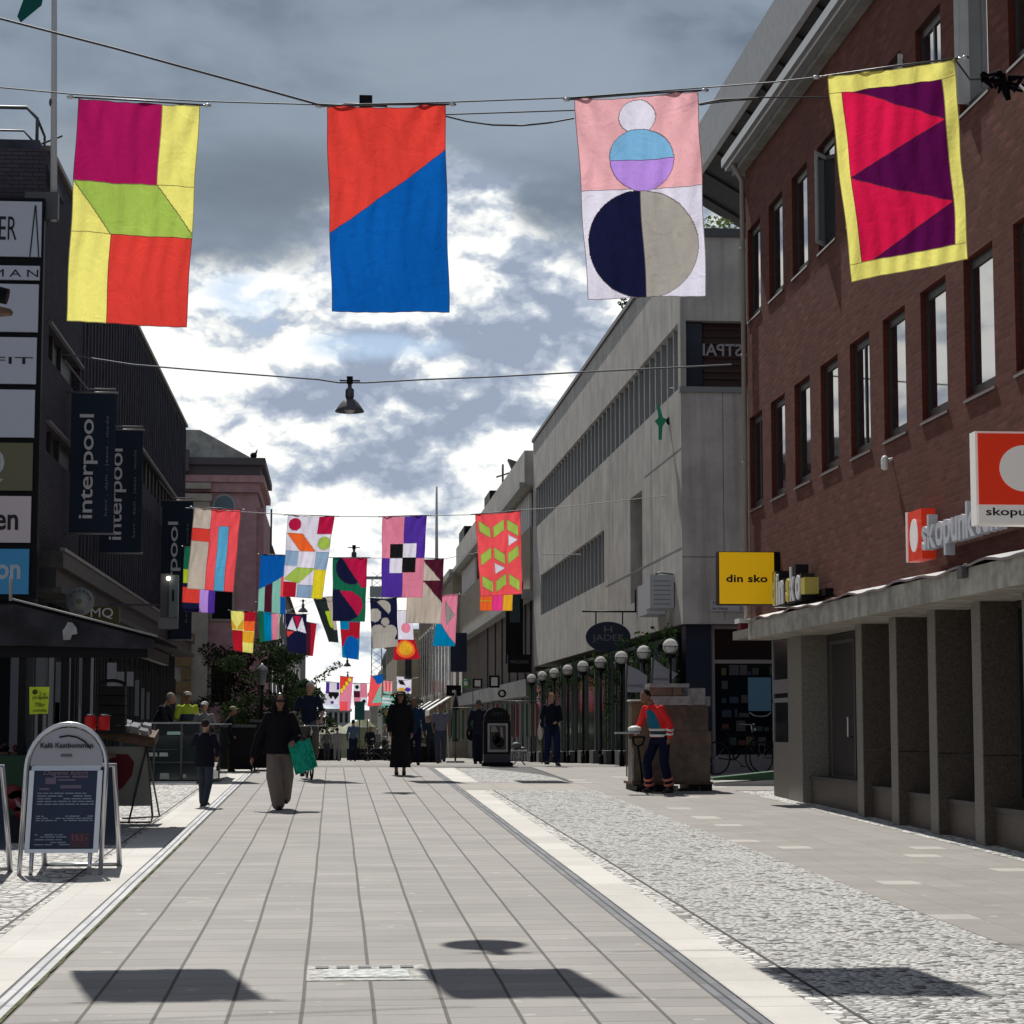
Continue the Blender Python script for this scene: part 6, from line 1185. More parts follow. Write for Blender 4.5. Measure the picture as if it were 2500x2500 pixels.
bx('deck', t_, M_wood, (xa, xb, Y - .1, Y + 1.0, gz + .12, gz + .16)); bx('block', t_, M_black, *[(xa + (xb - xa) * f, xa + (xb - xa) * f + .18, Y - .08, Y + .9, gz + .01, gz + .119) for f in (.02, .38, .70, .86)])
for f in (.28, .55, .82): mb = MB(); mb.lathe((xa + (xb - xa) * f, Y + .05, gz + .05), [(.05, -.04), (.05, .04)], 12, axis='X'); mb.build('roller', M_white, t_)
t_ = thing('wrapped_load', (6.2, Y, gz + .16), 'tall film wrapped brown load on the pallet behind the worker', 'load')
xc = U(1590, 1800, Y).x; xd = U(1733, 1800, Y).x; zt = U(0, 1722, Y).z
mb = MB(); nx_ = 10
for i in range(3):
    z_a = gz + .162 + (zt - gz - .16) * i / 3; z_b = gz + .162 + (zt - gz - .16) * (i + 1) / 3 - .004; w_ = .014 * math.sin(i * 2.3)
    mb.box(xc + w_, xd + w_ * 2, Y - .02 - w_, Y + .85, z_a, z_b + .004 - (.002 if i % 2 else 0))
mb.build('wrapped_stack', M_card, t_)
for i, (pa, pb, ya, yb, m, off) in enumerate([(1588, 1684, 1722, 1700, 2, 0), (1585, 1640, 1698, 1678, 0, .02), (1642, 1664, 1698, 1679, 0, .02), (1630, 1684, 1698, 1677, 2, .2), (1690, 1722, 1722, 1680, 2, .05), (1694, 1736, 1724, 1700, 2, .1)]):
    a = U(pa, ya, Y); b = U(pb, yb, Y); bx('top_parcel', t_, [M_card2, M_card, M_film][m], (a.x, b.x, Y - .03 + off, Y + .5 + off, a.z + .004, b.z))
mb = MB(); a = U(1586, 1679, Y); b = U(1682, 1673, Y); mb.box(a.x, b.x, Y - .04, Y + .55, a.z + .005, b.z + .03); mb.build('top_film', M_film, t_)
t_ = thing('wrapped_load', (5.4, Y - .2, gz + .16), 'smaller tan wrapped stack left of the worker', 'load'); a = U(1543, 1900, Y); b = U(1588, 1712, Y)
bx('wrapped_stack', t_, mat('tan_wrap', (.11, .088, .055), .4, var=.3, vscale=5), (a.x, b.x, Y + .0, Y + .5, gz + .162, b.z)); bx('top_sheet', t_, M_white, (a.x - .01, b.x, Y - .02, Y + .52, b.z + .002, b.z + .03)); bx('edge_strip', t_, M_film, (a.x - .01, a.x + .03, Y - .02, Y - .002, gz + .17, gz + .75))
Y = 35.7; gz = g(Y); t_ = thing('pallet_truck', (5.3, Y, gz), 'hand pallet truck steered by the orange clad worker', 'pallet truck')
h = U(1560, 1800, Y); mb = MB(); mb.tube([(h.x + .14, Y + .6, gz + .18), (h.x - .02, Y, gz + .80)], .022, 6); mb.build('shaft', M_black, t_); mb = MB(); mb.tube([(h.x - .11, Y, gz + .95), (h.x - .09, Y, gz + .83), (h.x - .02, Y, gz + .79), (h.x + .06, Y, gz + .83), (h.x + .10, Y, gz + .95)], .02, 8); mb.tube([(h.x - .11, Y, gz + .95), (h.x + .10, Y, gz + .95)], .018, 8); mb.build('handle', M_black, t_)
bx('tray', t_, M_framel, (h.x - .38, h.x + .02, Y + .02, Y + .3, gz + 1.0, gz + 1.03)); mb = MB(); mb.ball((h.x - .05, Y + .15, gz + 1.08), (.12, .1, .06)); mb.build('rag_bundle', M_white, t_)
bx('fork', t_, M_black, (h.x + .02, h.x + .2, Y + .5, Y + 1.6, gz + .05, gz + .11), (h.x + .35, h.x + .53, Y + .5, Y + 1.6, gz + .05, gz + .11)); mb = MB(); mb.lathe((h.x + .15, Y + .6, gz + .1), [(.095, -.06), (.095, .06)], 14, axis='X'); mb.build('wheel', M_rubber, t_)
# green-white covered boards lying at the foot of the bookshop
Y = 38.5; gz = g(Y); a = U(1744, 1910, Y); b = U(1888, 1885, Y)
for (nm, za, zb, m, lb) in [('low_ramp', 1928, 1911, M_white, 'long white board lying on the paving by the bookshop'), ('low_ramp', 1907, 1893, M_green, 'green edged board above the white one by the bookshop')]:
    p = U(1742, za - 2, Y); q = U(1910, za - 16, Y); o = MB(); o.slab([(p.x, Y, max(gz + .01, p.z)), (q.x, Y, p.z + .0), (q.x, Y, q.z + .07), (p.x, Y, max(gz + .05, p.z + .045))], (0, .5, 0)); tag(o.build(nm, m if m is M_white else mat('dull_green', (.04, .11, .06), .4)), lb, 'board')
# ------------------------------------------------------------------ bicycles
def bicycle(x, y, rot, label, m=None):
    gz = g(y); t_ = thing('bicycle', (0, 0, 0), label, 'bicycle'); m = m or M_black
    for X_ in (-.52, .52):
        mb = MB(); mb.tube([(X_ + .33 * math.cos(2 * math.pi * k / 24), 0, .34 + .33 * math.sin(2 * math.pi * k / 24)) for k in range(25)], .018, 6, caps=False); w_ = mb.build('wheel', M_rubber, t_)
        mb = MB()
        for k in range(8): mb.tube([(X_, 0, .34), (X_ + .32 * math.cos(math.pi * k / 4), 0, .34 + .32 * math.sin(math.pi * k / 4))], .003, 3)
        mb.tube([(X_, -.05, .34), (X_, .05, .34)], .025, 6); mb.build('spoke', M_steel, w_)
    mb = MB(); bb = (-.08, 0, .30); st = (-.24, 0, .80); hd = (.36, 0, .84); mb.tube([bb, st], .018, 6); mb.tube([st, hd], .018, 6); mb.tube([bb, (.39, 0, .72)], .02, 6); mb.tube([(-.52, .03, .34), st], .012, 6); mb.tube([(-.52, -.03, .34), bb], .012, 6); mb.tube([hd, (.52, .0, .34)], .018, 6); mb.build('frame', m, t_)
    mb = MB(); mb.ball((-.27, 0, .92), (.13, .08, .035)); mb.tube([st, (-.27, 0, .90)], .014, 6); mb.build('saddle', M_black, t_)
    mb = MB(); mb.tube([hd, (.33, 0, 1.02)], .016, 6); mb.tube([(.22, -.28, 1.04), (.33, -.15, 1.03), (.33, .15, 1.03), (.22, .28, 1.04)], .014, 6); mb.build('handlebar', M_steel, t_)
    mb = MB(); mb.tube([(-.08, -.09, .30), (-.08, .09, .30)], .012, 6); mb.tube([(-.08, -.09, .30), (.05, -.10, .18)], .010, 6); mb.tube([(-.08, .09, .30), (-.2, .10, .42)], .010, 6); mb.build('crank', M_iron, t_)
    for s, c in ((-1, (.05, -.14, .17)), (1, (-.2, .14, .43))): mb = MB(); mb.box(c[0] - .04, c[0] + .04, c[1] - .04, c[1] + .04, c[2] - .01, c[2] + .01); mb.build('pedal', M_black, t_)
    mb = MB(); mb.ball((.42, 0, .92), (.03, .03, .035)); mb.build('headlight', M_steel, t_)
    t_.location = (x, y, gz + .01); t_.rotation_euler = (0, 0, rot); return t_
bicycle(U(755, 1890, 42.2).x, 42.2, -math.pi / 2 + .10, 'dark bicycle ridden by the white haired man')
bicycle(8.35, 43.9, R(20), 'dark bicycle parked beside the blue poster of the bookshop')
bicycle(9.5, 44.3, R(8), 'second dark bicycle parked farther right at the bookshop window')
bicycle(U(925, 1850, 93).x, 93, R(15), 'bicycle leaning far down the street between walkers')
# lantern post, planters, far umbrellas and clutter
p = U(640, 1645, 62); gz = g(62); t_ = thing('lantern_post', (p.x, 62, gz), 'old style street lantern standing before the trees', 'street lamp')
mb = MB(); mb.tube([(p.x, 62, gz), (p.x, 62, p.z - .32)], [.07, .04], 8); mb.build('post', M_black, t_); mb = MB(); mb.lathe((p.x, 62, p.z - .32), [(.05, 0), (.10, .04), (.15, .40), (.14, .42)], 6); mb.build('lantern_glass', mat('lantern_glass', (.14, .17, .16), .3), t_); mb = MB(); mb.lathe((p.x, 62, p.z + .10), [(.17, 0), (.15, .06), (.05, .15), (.02, .2)], 8); mb.build('cap', M_framel, t_)
for i, (px, Y, w_, lb) in enumerate([(1035, 72, 1.2, 'dark planter box with green plants beside the robed walker'), (790, 98, 1.6, 'dark low planter far down the left side'), (905, 100, 2.2, 'long dark planter far down the middle')]):
    p = U(px, 1800, Y); gz = g(Y); t_ = thing('planter', (p.x, Y, gz), lb, 'planter'); bx('tub', t_, M_black, (p.x - w_ / 2, p.x + w_ / 2, Y, Y + .5, gz, gz + .55)); leaves([((p.x + dx * w_, Y + .25, gz + .7), (.3, .25, .3)) for dx in (-.3, 0, .3)], 260, .07, 70 + i).build('plants', M_leaf, t_)
for i, (px, py, Y, r, c, lb) in enumerate([(985, 1672, 92, 1.0, (.02, .022, .025), 'closed black parasol right of the far walkers'), (1112, 1742, 70, .8, (.015, .015, .02), 'closed black parasol by the shirt wearing man')]):
    p = U(px, py, Y); gz = g(Y); t_ = thing('closed_parasol', (p.x, Y, gz), lb, 'parasol'); mb = MB(); mb.lathe((p.x, Y, gz + .7), [(.10, 0), (.16, .3), (.14, .9), (.05, 1.5)], 10); mb.build('folded_cover', mat('cover_%d' % i, c, .8), t_); mb = MB(); mb.tube([(p.x, Y, gz), (p.x, Y, gz + 2.35)], .03, 6); mb.lathe((p.x, Y, gz), [(.3, 0), (.3, .06)], 12); mb.build('pole', M_iron, t_)
for i, (px, w_, h_, Y, c, lb) in enumerate([(818, 2.6, 1.9, 128, (.34, .36, .27), 'pale green kiosk tent far down the street'), (858, 2.4, 2.1, 134, (.42, .42, .34), 'cream kiosk tent beside the pale green one'), (885, 1.8, 2.4, 126, (.20, .22, .12), 'olive kiosk tent right of the cream one')]):
    p = U(px, 1800, Y); gz = g(Y); t_ = thing('kiosk_tent', (p.x, Y, gz), lb, 'tent'); m_ = mat('tent_%d' % i, c, .8); mb = MB(); mb.slab([(p.x - w_ * .35, Y, gz), (p.x + w_ * .35, Y, gz), (p.x + w_ * .35, Y, gz + h_ * .75), (p.x - w_ * .35, Y, gz + h_ * .75)], (0, 1.5, 0)); mb.build('side_wall', m_, t_); mb = MB(); mb.lathe((p.x, Y + .7, gz + h_ * .76), [(w_ * .45, 0), (w_ * .2, .35), (.05, .6)], 8, sm=False); mb.build('tent_roof', m_, t_)
for i, (px, py, w_, h_, Y, c, lb) in enumerate([(878, 1735, 24, 45, 105, (.01, .09, .09), 'teal street banner far down the right side'), (897, 1745, 14, 22, 104, (.45, .46, .44), 'small white street notice beside the teal banner'), (946, 1741, 14, 10, 101, (.30, .26, .06), 'small yellowish sign near the robed walker')]):
    p = U(px, py, Y); k_ = Y / F; t_ = thing('street_banner', (p.x, Y, p.z), lb, 'sign'); bx('board', t_, mat('sb_%d' % i, c, .6), (p.x - w_ * k_ / 2, p.x + w_ * k_ / 2, Y, Y + .04, p.z - h_ * k_ / 2, p.z + h_ * k_ / 2)); mb = MB(); mb.tube([(p.x, Y + .06, g(Y)), (p.x, Y + .06, p.z)], .03, 6); mb.build('pole', M_iron, t_)
# ------------------------------------------------------------------ trees
def tree(px, Y, h, crown, label, m, n=5200, seed=1, leaf=.085, lean=0, name='street_tree', trunk=.13):
    gz = g(Y); x = U(px, 1800, Y).x; t_ = thing(name, (x, Y, gz), label, 'tree', None); rnd = random.Random(seed)
    mb = MB(); top = crown[0][0]; mb.tube([(x, Y, gz - .05), (x + lean * .3, Y, gz + h * .35), (x + lean * .7, Y, gz + h * .6), (x + lean, Y, gz + h * .85)], [trunk, trunk * .8, trunk * .55, trunk * .2], 8); mb.build('trunk', M_bark, t_)
    for k in range(6):
        a = rnd.random() * 6.28; r = rnd.uniform(.5, 1.0) * crown[0][1][0]; mb = MB(); z = gz + h * rnd.uniform(.35, .55); mb.tube([(x + lean * .4, Y, z), (x + lean * .5 + math.cos(a) * r * .5, Y + math.sin(a) * r * .5, z + h * .13), (x + lean * .6 + math.cos(a) * r, Y + math.sin(a) * r, z + h * .32)], [trunk * .45, trunk * .3, .01], 6); mb.build('limb', M_bark, t_)
    leaves([((x + c[0], Y + c[1], gz + c[2]), r) for c, r in crown], n, leaf, seed).build('crown', m, t_)
    return t_
def blobs(seed, n, rx, ry, z0, z1, s):
    rnd = random.Random(seed); return [((rnd.uniform(-rx, rx), rnd.uniform(-ry, ry), rnd.uniform(z0, z1)), (s * rnd.uniform(.7, 1.3), s * rnd.uniform(.7, 1.3), s * rnd.uniform(.5, .9))) for _ in range(n)]
tree(552, 82, 4.4, blobs(3, 20, 1.1, .7, 1.2, 4.3, .52), 'dull reddish green bushy tree before the pink house', M_leafr, 3400, 3)
tree(632, 79.5, 4.4, blobs(4, 24, 1.2, .7, 1.0, 4.4, .48), 'dark green tree behind the old street lantern', M_leaf, 3800, 4)
tree(698, 81, 4.2, blobs(5, 16, .7, .7, 1.2, 4.8, .48), 'slender green tree right of the old street lantern', M_leaf, 3400, 5)
tree(735, 84, 3.0, blobs(6, 10, .6, .5, 1.6, 3.0, .4) + [((.5 + i * .22, 0, 3.1 + i * .17), (.22, .2, .14)) for i in range(5)], 'tree with a thin branch reaching up right against the sky', M_leaf, 2600, 6, leaf=.07, lean=.9)
tree(770, 100, 3.0, blobs(7, 8, .9, .7, 1.2, 2.9, .5), 'small green tree behind the white haired cyclist', M_leaf, 1800, 7)
tree(978, 150, 4.2, blobs(8, 8, .9, .8, 2.2, 4.4, .7), 'dim green tree before the pale gable house', M_leaf, 1500, 8, leaf=.12)
mb = MB(); p = U(1748, 505, 46.5)
t_ = thing('roof_shrub', p, 'green shrub growing on the roof terrace of the concrete building', 'plant'); leaves([((p.x, 46.6, 12.75), (.5, .4, .35)), ((p.x + .4, 46.8, 12.6), (.4, .3, .25))], 420, .06, 12).build('foliage', leaf_mat('bright_leaf', (.12, .18, .05), (.22, .28, .08)), t_); bx('tub', t_, M_iron, (p.x - .4, p.x + .7, 46.4, 47, 12.26, 12.5))
p = U(1490, 765, 58); t_ = thing('roof_shrub', p, 'thin grey green shrub leaning over the roof edge below the pink flag', 'plant'); mb = MB(); mb.tube([(7.7, 56, 12.2), (p.x + .3, 56, 12.7), (p.x, 56, 13.2)], .015, 5); mb.build('stem', M_bark, t_); leaves([((p.x - .05, 56.0, p.z + .2), (.28, .2, .12)), ((p.x + .1, 56, p.z - .1), (.16, .2, .12))], 120, .06, 13).build('foliage', M_leaf, t_)
# ------------------------------------------------------------------ people
def fuse(mb, name, m, parent, vox, sm=2):
    o = mb.build(name, m, parent)
    r = o.modifiers.new('r', 'REMESH'); r.mode = 'VOXEL'; r.voxel_size = vox; r.use_smooth_shade = True
    s = o.modifiers.new('s', 'SMOOTH'); s.factor = .5; s.iterations = sm
    dg = bpy.context.evaluated_depsgraph_get(); me = bpy.data.meshes.new_from_object(o.evaluated_get(dg)); old = o.data; o.modifiers.clear(); o.data = me; bpy.data.meshes.remove(old)
    me.name = name; me.materials.clear(); me.materials.append(m)
    for p in me.polygons: p.use_smooth = True
    return o
def limb(mb, pts, rs):
    mb.tube(pts, rs, 10, caps=True)
    for p, r in zip(pts, rs): mb.ball(p, r, 0, 10, 7)
def rings(mb, rr):            # stacked ellipses: (z, cx, cy, rx, ry)
    n = 18; vs = []; fs = []
    for z, cx, cy, rx, ry in rr:
        for k in range(n): q = 2 * math.pi * k / n; vs.append((cx + rx * math.cos(q), cy + ry * math.sin(q), z))
    for i in range(len(rr) - 1):
        for k in range(n): fs.append((i * n + k, i * n + (k + 1) % n, (i + 1) * n + (k + 1) % n, (i + 1) * n + k))
    fs.append(list(range(n))[::-1]); fs.append([(len(rr) - 1) * n + k for k in range(n)]); mb.add(vs, fs, 0, True)
def person(x, y, h, head, label, c, arms=None, legs=None, lean=0.0, near=False, sleeves='long', top='shirt', hair='short', skirt=None, lift=0.0, headturn=(0, 0), girth=1.0, shoes=(.015, .014, .014), hat=None):
    """c: skin, hair, top, bottom colours. arms: [(elbow, wrist)] for x<0 then x>0; legs: [(knee, ankle)]; built 1.75 m tall facing -Y, then scaled and turned"""
    t_ = thing('person', (0, 0, 0), label, 'person'); V = .011 if near else .022
    cs, ch, ct, cb = [mat('tone_%d_%d_%d' % tuple(int(v * 999) for v in k), k, .85, spec=.08) for k in c]
    arms = arms or [((-.25, -.05, 1.14), (-.23, -.22, .95)), ((.25, .08, 1.13), (.25, .05, .88))]
    legs = legs or [((-.10, .0, .50), (-.09, .16, .11)), ((.10, -.12, .51), (.10, -.14, .08))]
    L = lambda p: Vector((p[0], p[1] - lean * max(0, p[2] - .95), p[2] - abs(lean) * .18 * max(0, p[2] - .95)))
    hips = [Vector((-.095, 0, .92)), Vector((.095, 0, .92))]; sh = [L((-.175, .0, 1.42)), L((.175, .0, 1.42))]; hc = L((headturn[0], -.02 + headturn[1], 1.635))
    # the body, one skin
    mb = MB(); G = girth
    rr = [(.86, 0, 0, .13 * G, .10 * G), (.98, 0, 0, .14 * G, .10 * G), (1.12, 0, 0, .12 * G, .09 * G), (1.28, 0, 0, .145 * G, .10), (1.40, 0, 0, .155, .09), (1.46, 0, 0, .08, .06)]
    rr2 = [(L((a[1], a[2], a[0])).z, L((a[1], a[2], a[0])).x, L((a[1], a[2], a[0])).y, a[3], a[4]) for a in rr]; rings(mb, rr2)
    limb(mb, [L((0, .01, 1.42)), L((headturn[0] * .6, 0, 1.56))], [.052, .048]); mb.ball(hc, (.074, .092, .112), 0, 16, 12); mb.ball(hc + Vector((0, -.03, -.055)), (.052, .062, .058))
    limb(mb, [hc + Vector((0, -.088, .005)), hc + Vector((0, -.106, -.022))], [.009, .014])
    for s in (-1, 1): mb.ball(hc + Vector((s * .075, .01, -.01)), (.012, .02, .03), 0, 8, 6)
    for i, (el, wr) in enumerate(arms):
        el, wr = Vector(el), Vector(wr); limb(mb, [sh[i], L(el), L(wr)], [.046, .037, .026]); d = (L(wr) - L(el)).normalized(); side = Vector((0, 1, 0)) if abs(d.y) < .8 else Vector((1, 0, 0)); side = (side - d * side.dot(d)).normalized(); nrm = d.cross(side)
        w0 = L(wr); palm = w0 + d * .05; mb.ball(palm, (.030, .036, .042), 0, 10, 7); limb(mb, [w0, w0 + d * .08], [.026, .028])
        if near:
            sgn = 1 if i else -1
            for f in range(4):
                o_ = side * (f - 1.5) * .021; l_ = [.062, .074, .070, .055][f]; cu = nrm * (-sgn) * .4
                limb(mb, [w0 + d * .075 + o_, w0 + d * (.075 + l_ * .5) + o_ + cu * l_ * .3, w0 + d * (.075 + l_ * .85) + o_ + cu * l_ * 1.0], [.0105, .0095, .008])
            limb(mb, [w0 + d * .025 - side * .025, w0 + d * .06 - side * .052, w0 + d * .085 - side * .056], [.013, .011, .009])
    for i, (kn, an) in enumerate(legs): kn, an = Vector(kn), Vector(an); limb(mb, [hips[i], kn, an], [.080, .052, .036]); limb(mb, [an, an + Vector((0, -.11, -.035))], [.034, .026])
    body = fuse(mb, 'body', cs, t_, V)
    # top
    if top:
        mb = MB(); e = .018 if top != 'coat' else .035
        low = {'shirt': .86, 'coat': .80, 'poncho': .84, 'robe': .16, 'vest': .88}[top]; fl = {'shirt': 1.0, 'coat': 1.12, 'poncho': 1.45, 'robe': 1.3, 'vest': 1.0}[top]
        base = [(low, 0, 0, .15 * G * fl, .112 * G * fl)] + ([(.55, 0, 0, .17 * G, .15), (.95, 0, 0, .165 * G, .13)] if top == 'robe' else []) + [(1.0, 0, 0, .150 * G * (1 + (fl - 1) * .7), .115 * G * (1 + (fl - 1) * .5)), (1.14, 0, 0, .14 * G * (1 + (fl - 1) * .5), .105 * G), (1.30, 0, 0, .165 * G, .118), (1.405, 0, 0, .165, .098), (1.47, 0, .0, .085, .07), (1.49, 0, 0, .062, .058)]
        rings(mb, [(L((0, 0, a[0])).z, L((a[1], a[2], a[0])).x, L((a[1], a[2], a[0])).y, a[3], a[4]) for a in base])
        for i, (el, wr) in enumerate(arms):
            el, wr = L(Vector(el)), L(Vector(wr)); k = 1.5 if top == 'poncho' else 1.0
            if sleeves == 'long': limb(mb, [sh[i], el, el.lerp(wr, .93)], [.062, .054 * k, .043 * k])
            else: limb(mb, [sh[i], sh[i].lerp(el, .75)], [.062, .056])
            if top == 'poncho': mb.slab([sh[i], el, el.lerp(wr, .9), Vector((el.x * .55, .0, .98)), Vector((sh[i].x * .6, .0, 1.2))], (0, .03, 0)); 
        fuse(mb, {'shirt': 'shirt', 'coat': 'coat', 'poncho': 'cardigan', 'robe': 'robe', 'vest': 'jacket'}[top], ct, t_, V)
    mb = MB(); K = 1.0
    wide = 1.0 if skirt is None else skirt
    if top != 'robe':
        rings(mb, [(.80, 0, 0, .155 * G, .12 * G), (.92, 0, 0, .155 * G, .118 * G), (1.02, 0, 0, .142 * G, .105 * G)])
        for i, (kn, an) in enumerate(legs): kn, an = Vector(kn), Vector(an); limb(mb, [hips[i], kn, kn.lerp(an, .97)], [.104, .080 * wide, .066 * wide])
        fuse(mb, 'trousers', cb, t_, V)
    for i, (kn, an) in enumerate(legs):
        an = Vector(an); mb = MB(); mb.ball(an + Vector((0, .0, -.02)), (.045, .055, .05)); mb.ball(an + Vector((0, -.085, -.045)), (.044, .10, .034)); mb.box(an.x - .04, an.x + .04, an.y - .17, an.y + .05, an.z - .08, an.z - .055); fuse(mb, 'shoe', mat('shoe_%d_%d' % (int(shoes[0] * 999), int(shoes[2] * 999)), shoes, .5), t_, .014)
    mb = MB()
    if hair in ('short', 'bald'): mb.ball(hc + Vector((0, .018, .028)), (.081, .092, .100), 0, 14, 10)
    if hair == 'long':
        mb.ball(hc + Vector((0, .022, .022)), (.088, .095, .105), 0, 14, 10)
        for s in (-1, 1): limb(mb, [hc + Vector((s * .070, .0, .02)), hc + Vector((s * .095, -.01, -.12)), hc + Vector((s * .11, -.03, -.26))], [.035, .042, .03])
        limb(mb, [hc + Vector((0, .06, 0)), hc + Vector((0, .09, -.22))], [.07, .08])
    hr = fuse(mb, 'hair', ch, t_, V)
    if hat: mb = MB(); mb.ball(hc + Vector((0, .01, .055)), (.092, .10, .07)); mb.box(hc.x - .07, hc.x + .07, hc.y - .18, hc.y - .05, hc.z + .045, hc.z + .06); fuse(mb, 'cap', mat('cap_%d' % int(hat[0] * 99), hat, .7), t_, .012)
    if near:
        for s in (-1, 1): mb = MB(); mb.ball(hc + Vector((s * .029, -.083, .010)), (.012, .007, .007), 0, 8, 6); mb.build('eye', M_blet, t_)
        mb = MB(); mb.ball(hc + Vector((0, -.088, -.058)), (.022, .010, .006), 0, 8, 6); mb.build('mouth', mat('lips', (.20, .05, .045), .6), t_)
    s = h / 1.75; t_.scale = (s, s, s); t_.rotation_euler = (0, 0, head); t_.location = (x, y, g(y) + .008 + lift)
    return t_, hc, L
def at(px, Y): return U(px, 1850, Y).x
SK = (.40, .24, .17); SKD = (.23, .125, .09)
# woman in a black cardigan walking towards the camera with a green bag
W, hc, L = person(at(682, 31.2), 31.2, 1.66, R(6), 'woman in black cardigan and wide beige trousers carrying a green bag', (SKD, (.012, .009, .009), (.010, .009, .012), (.17, .14, .125)),
    arms=[((-.30, .04, 1.10), (-.40, -.02, .80)), ((.27, -.04, 1.12), (.20, -.22, 1.03))], legs=[((-.085, -.10, .50), (-.02, -.16, .08)), ((.105, .02, .50), (.10, .20, .16))], near=True, top='poncho', hair='long', skirt=1.55, girth=1.18)
mb = MB(); mb.slab([hc + Vector(q) for q in [(-.068, -.088, .025), (.068, -.088, .025), (.062, -.092, -.012), (.014, -.1, -.008), (-.014, -.1, -.008), (-.062, -.092, -.012)]], (0, -.012, 0)); o = mb.build('sunglasses', M_blet); o.parent = W
mb = MB(); mb.tube([hc + Vector((-.03, .02, .11)), hc + Vector((.03, .02, .11))], .02, 6); o = mb.build('hair_clip', M_steel); o.parent = W
Y = 31.0; bc = U(737, 1852, Y); gm = bpy.data.materials.new('bag_foil'); gm.use_nodes = True; q = gm.node_tree.nodes['Principled BSDF']; q.inputs['Base Color'].default_value = (.0, .30, .20, 1); q.inputs['Metallic'].default_value = .6; q.inputs['Roughness'].default_value = .3; gt = NT(gm.node_tree); gt.l.new(gt.new('ShaderNodeBump', inp={'Height': gt.noise(gt.new('ShaderNodeNewGeometry').outputs['Position'], 11, 3, .5, .8), 'Strength': 1.0, 'Distance': .06}).outputs[0], q.inputs['Normal'])
t_ = thing('shopping_bag', bc, 'shiny emerald green shopping bag held by the woman in the cardigan', 'bag')
P_ = [U(x, y, Y) for x, y in [(702, 1818), (758, 1803), (776, 1872), (722, 1893)]]; vs = []; fs = []; n = 12; dep = .10
for side in (0, 1):
    for j in range(n + 1):
        for i in range(n + 1):
            u, v = i / n, j / n; p = (P_[0] * (1 - u) + P_[1] * u) * (1 - v) + (P_[3] * (1 - u) + P_[2] * u) * v; b_ = math.sin(math.pi * u) ** .5 * (.25 + .75 * v)
            vs.append(p + Vector((0, (dep * b_ + .012 * math.sin(i * 2.1 + j) * (1 if 0 < i < n else 0)) * (1 if side else -1), .01 * math.sin(i * 1.3))))
N1 = (n + 1) ** 2
for side in (0, 1):
    for j in range(n):
        for i in range(n): a = side * N1 + j * (n + 1) + i; fs.append((a, a + 1, a + n + 2, a + n + 1) if side == 0 else (a + n + 1, a + n + 2, a + 1, a))
for i in range(n): a = n * (n + 1) + i; fs.append((a, a + 1, N1 + a + 1, N1 + a))
for j in range(n): a = j * (n + 1); fs.append((a, a + n + 1, N1 + a + n + 1, N1 + a)); a += n; fs.append((a + n + 1, a, N1 + a, N1 + a + n + 1))
mb = MB(); mb.add(vs, fs, 0, True); mb.build('bag_body', gm, t_)
hd_ = U(731, 1795, Y)
for dx, dy in ((-.07, -.03), (.07, -.03), (-.07, .03), (.07, .03)):
    pass
mb = MB(); a = P_[0].lerp(P_[1], .25); b = P_[0].lerp(P_[1], .78); mb.tube([a, a.lerp(hd_, .6), hd_, b.lerp(hd_, .6), b], .009, 6); mb.build('handle', M_black, t_)
# white-haired cyclist
person(at(753, 42.2), 42.35, 1.78, R(-4), 'white haired man in dark blue shirt riding a bicycle towards the camera', (SK, (.62, .60, .56), (.012, .016, .035), (.10, .085, .07)), lift=.12, sleeves='short', headturn=(.03, 0),
       arms=[((-.27, -.08, 1.15), (-.27, -.34, 1.02)), ((.27, -.08, 1.15), (.27, -.34, 1.02))], legs=[((-.10, -.10, .52), (-.11, -.02, .0)), ((.15, -.38, .74), (.15, -.12, .36))], lean=.12, near=True, hair='short')
# robed walker and the person behind in blue
person(at(977, 44), 44, 1.72, R(0), 'person in a long black coat and head covering walking towards the camera', (SKD, (.010, .010, .012), (.009, .009, .011), (.009, .009, .011)), top='robe', hair='long', near=True, girth=1.15, legs=[((-.09, -.02, .50), (-.08, -.04, .08)), ((.09, .0, .50), (.08, .04, .08))], arms=[((-.26, -.0, 1.13), (-.22, -.10, .90)), ((.26, .0, 1.13), (.24, -.06, .88))], hat=(.01, .01, .012))
person(at(1011, 53), 53, 1.66, R(0), 'person in blue walking just behind the black robed walker', (SKD, (.10, .09, .08), (.015, .035, .085), (.010, .012, .03)), top='coat')
person(at(1075, 62), 62, 1.73, R(4), 'man in a pale mauve short sleeved shirt and jeans', (SKD, (.10, .09, .08), (.14, .14, .20), (.05, .06, .085)), sleeves='short', legs=[((-.10, -.12, .50), (-.09, -.10, .08)), ((.11, .04, .50), (.12, .16, .12))], girth=1.1)
person(at(1347, 50), 50, 1.70, R(12), 'woman in a navy jacket and jeans with a white tote near the ivy', (SK, (.20, .12, .05), (.010, .012, .022), (.012, .02, .06)), top='coat', arms=[((-.25, .02, 1.13), (-.26, -.06, .92)), ((.22, -.03, 1.13), (.05, -.20, 1.05))], near=True)
p = U(1319, 1790, 49.9); t_ = thing('tote_bag', p, 'white tote bag hanging beside the woman in the navy jacket', 'bag'); mb = MB(); mb.ball(p, (.065, .05, .165)); mb.build('bag_body', mat('tote_white', (.50, .52, .47), .8), t_); mb = MB(); mb.tube([p + Vector((-.03, 0, .14)), p + Vector((.0, 0, .32)), p + Vector((.04, 0, .14))], .008, 5); mb.build('strap', M_wlet, t_)
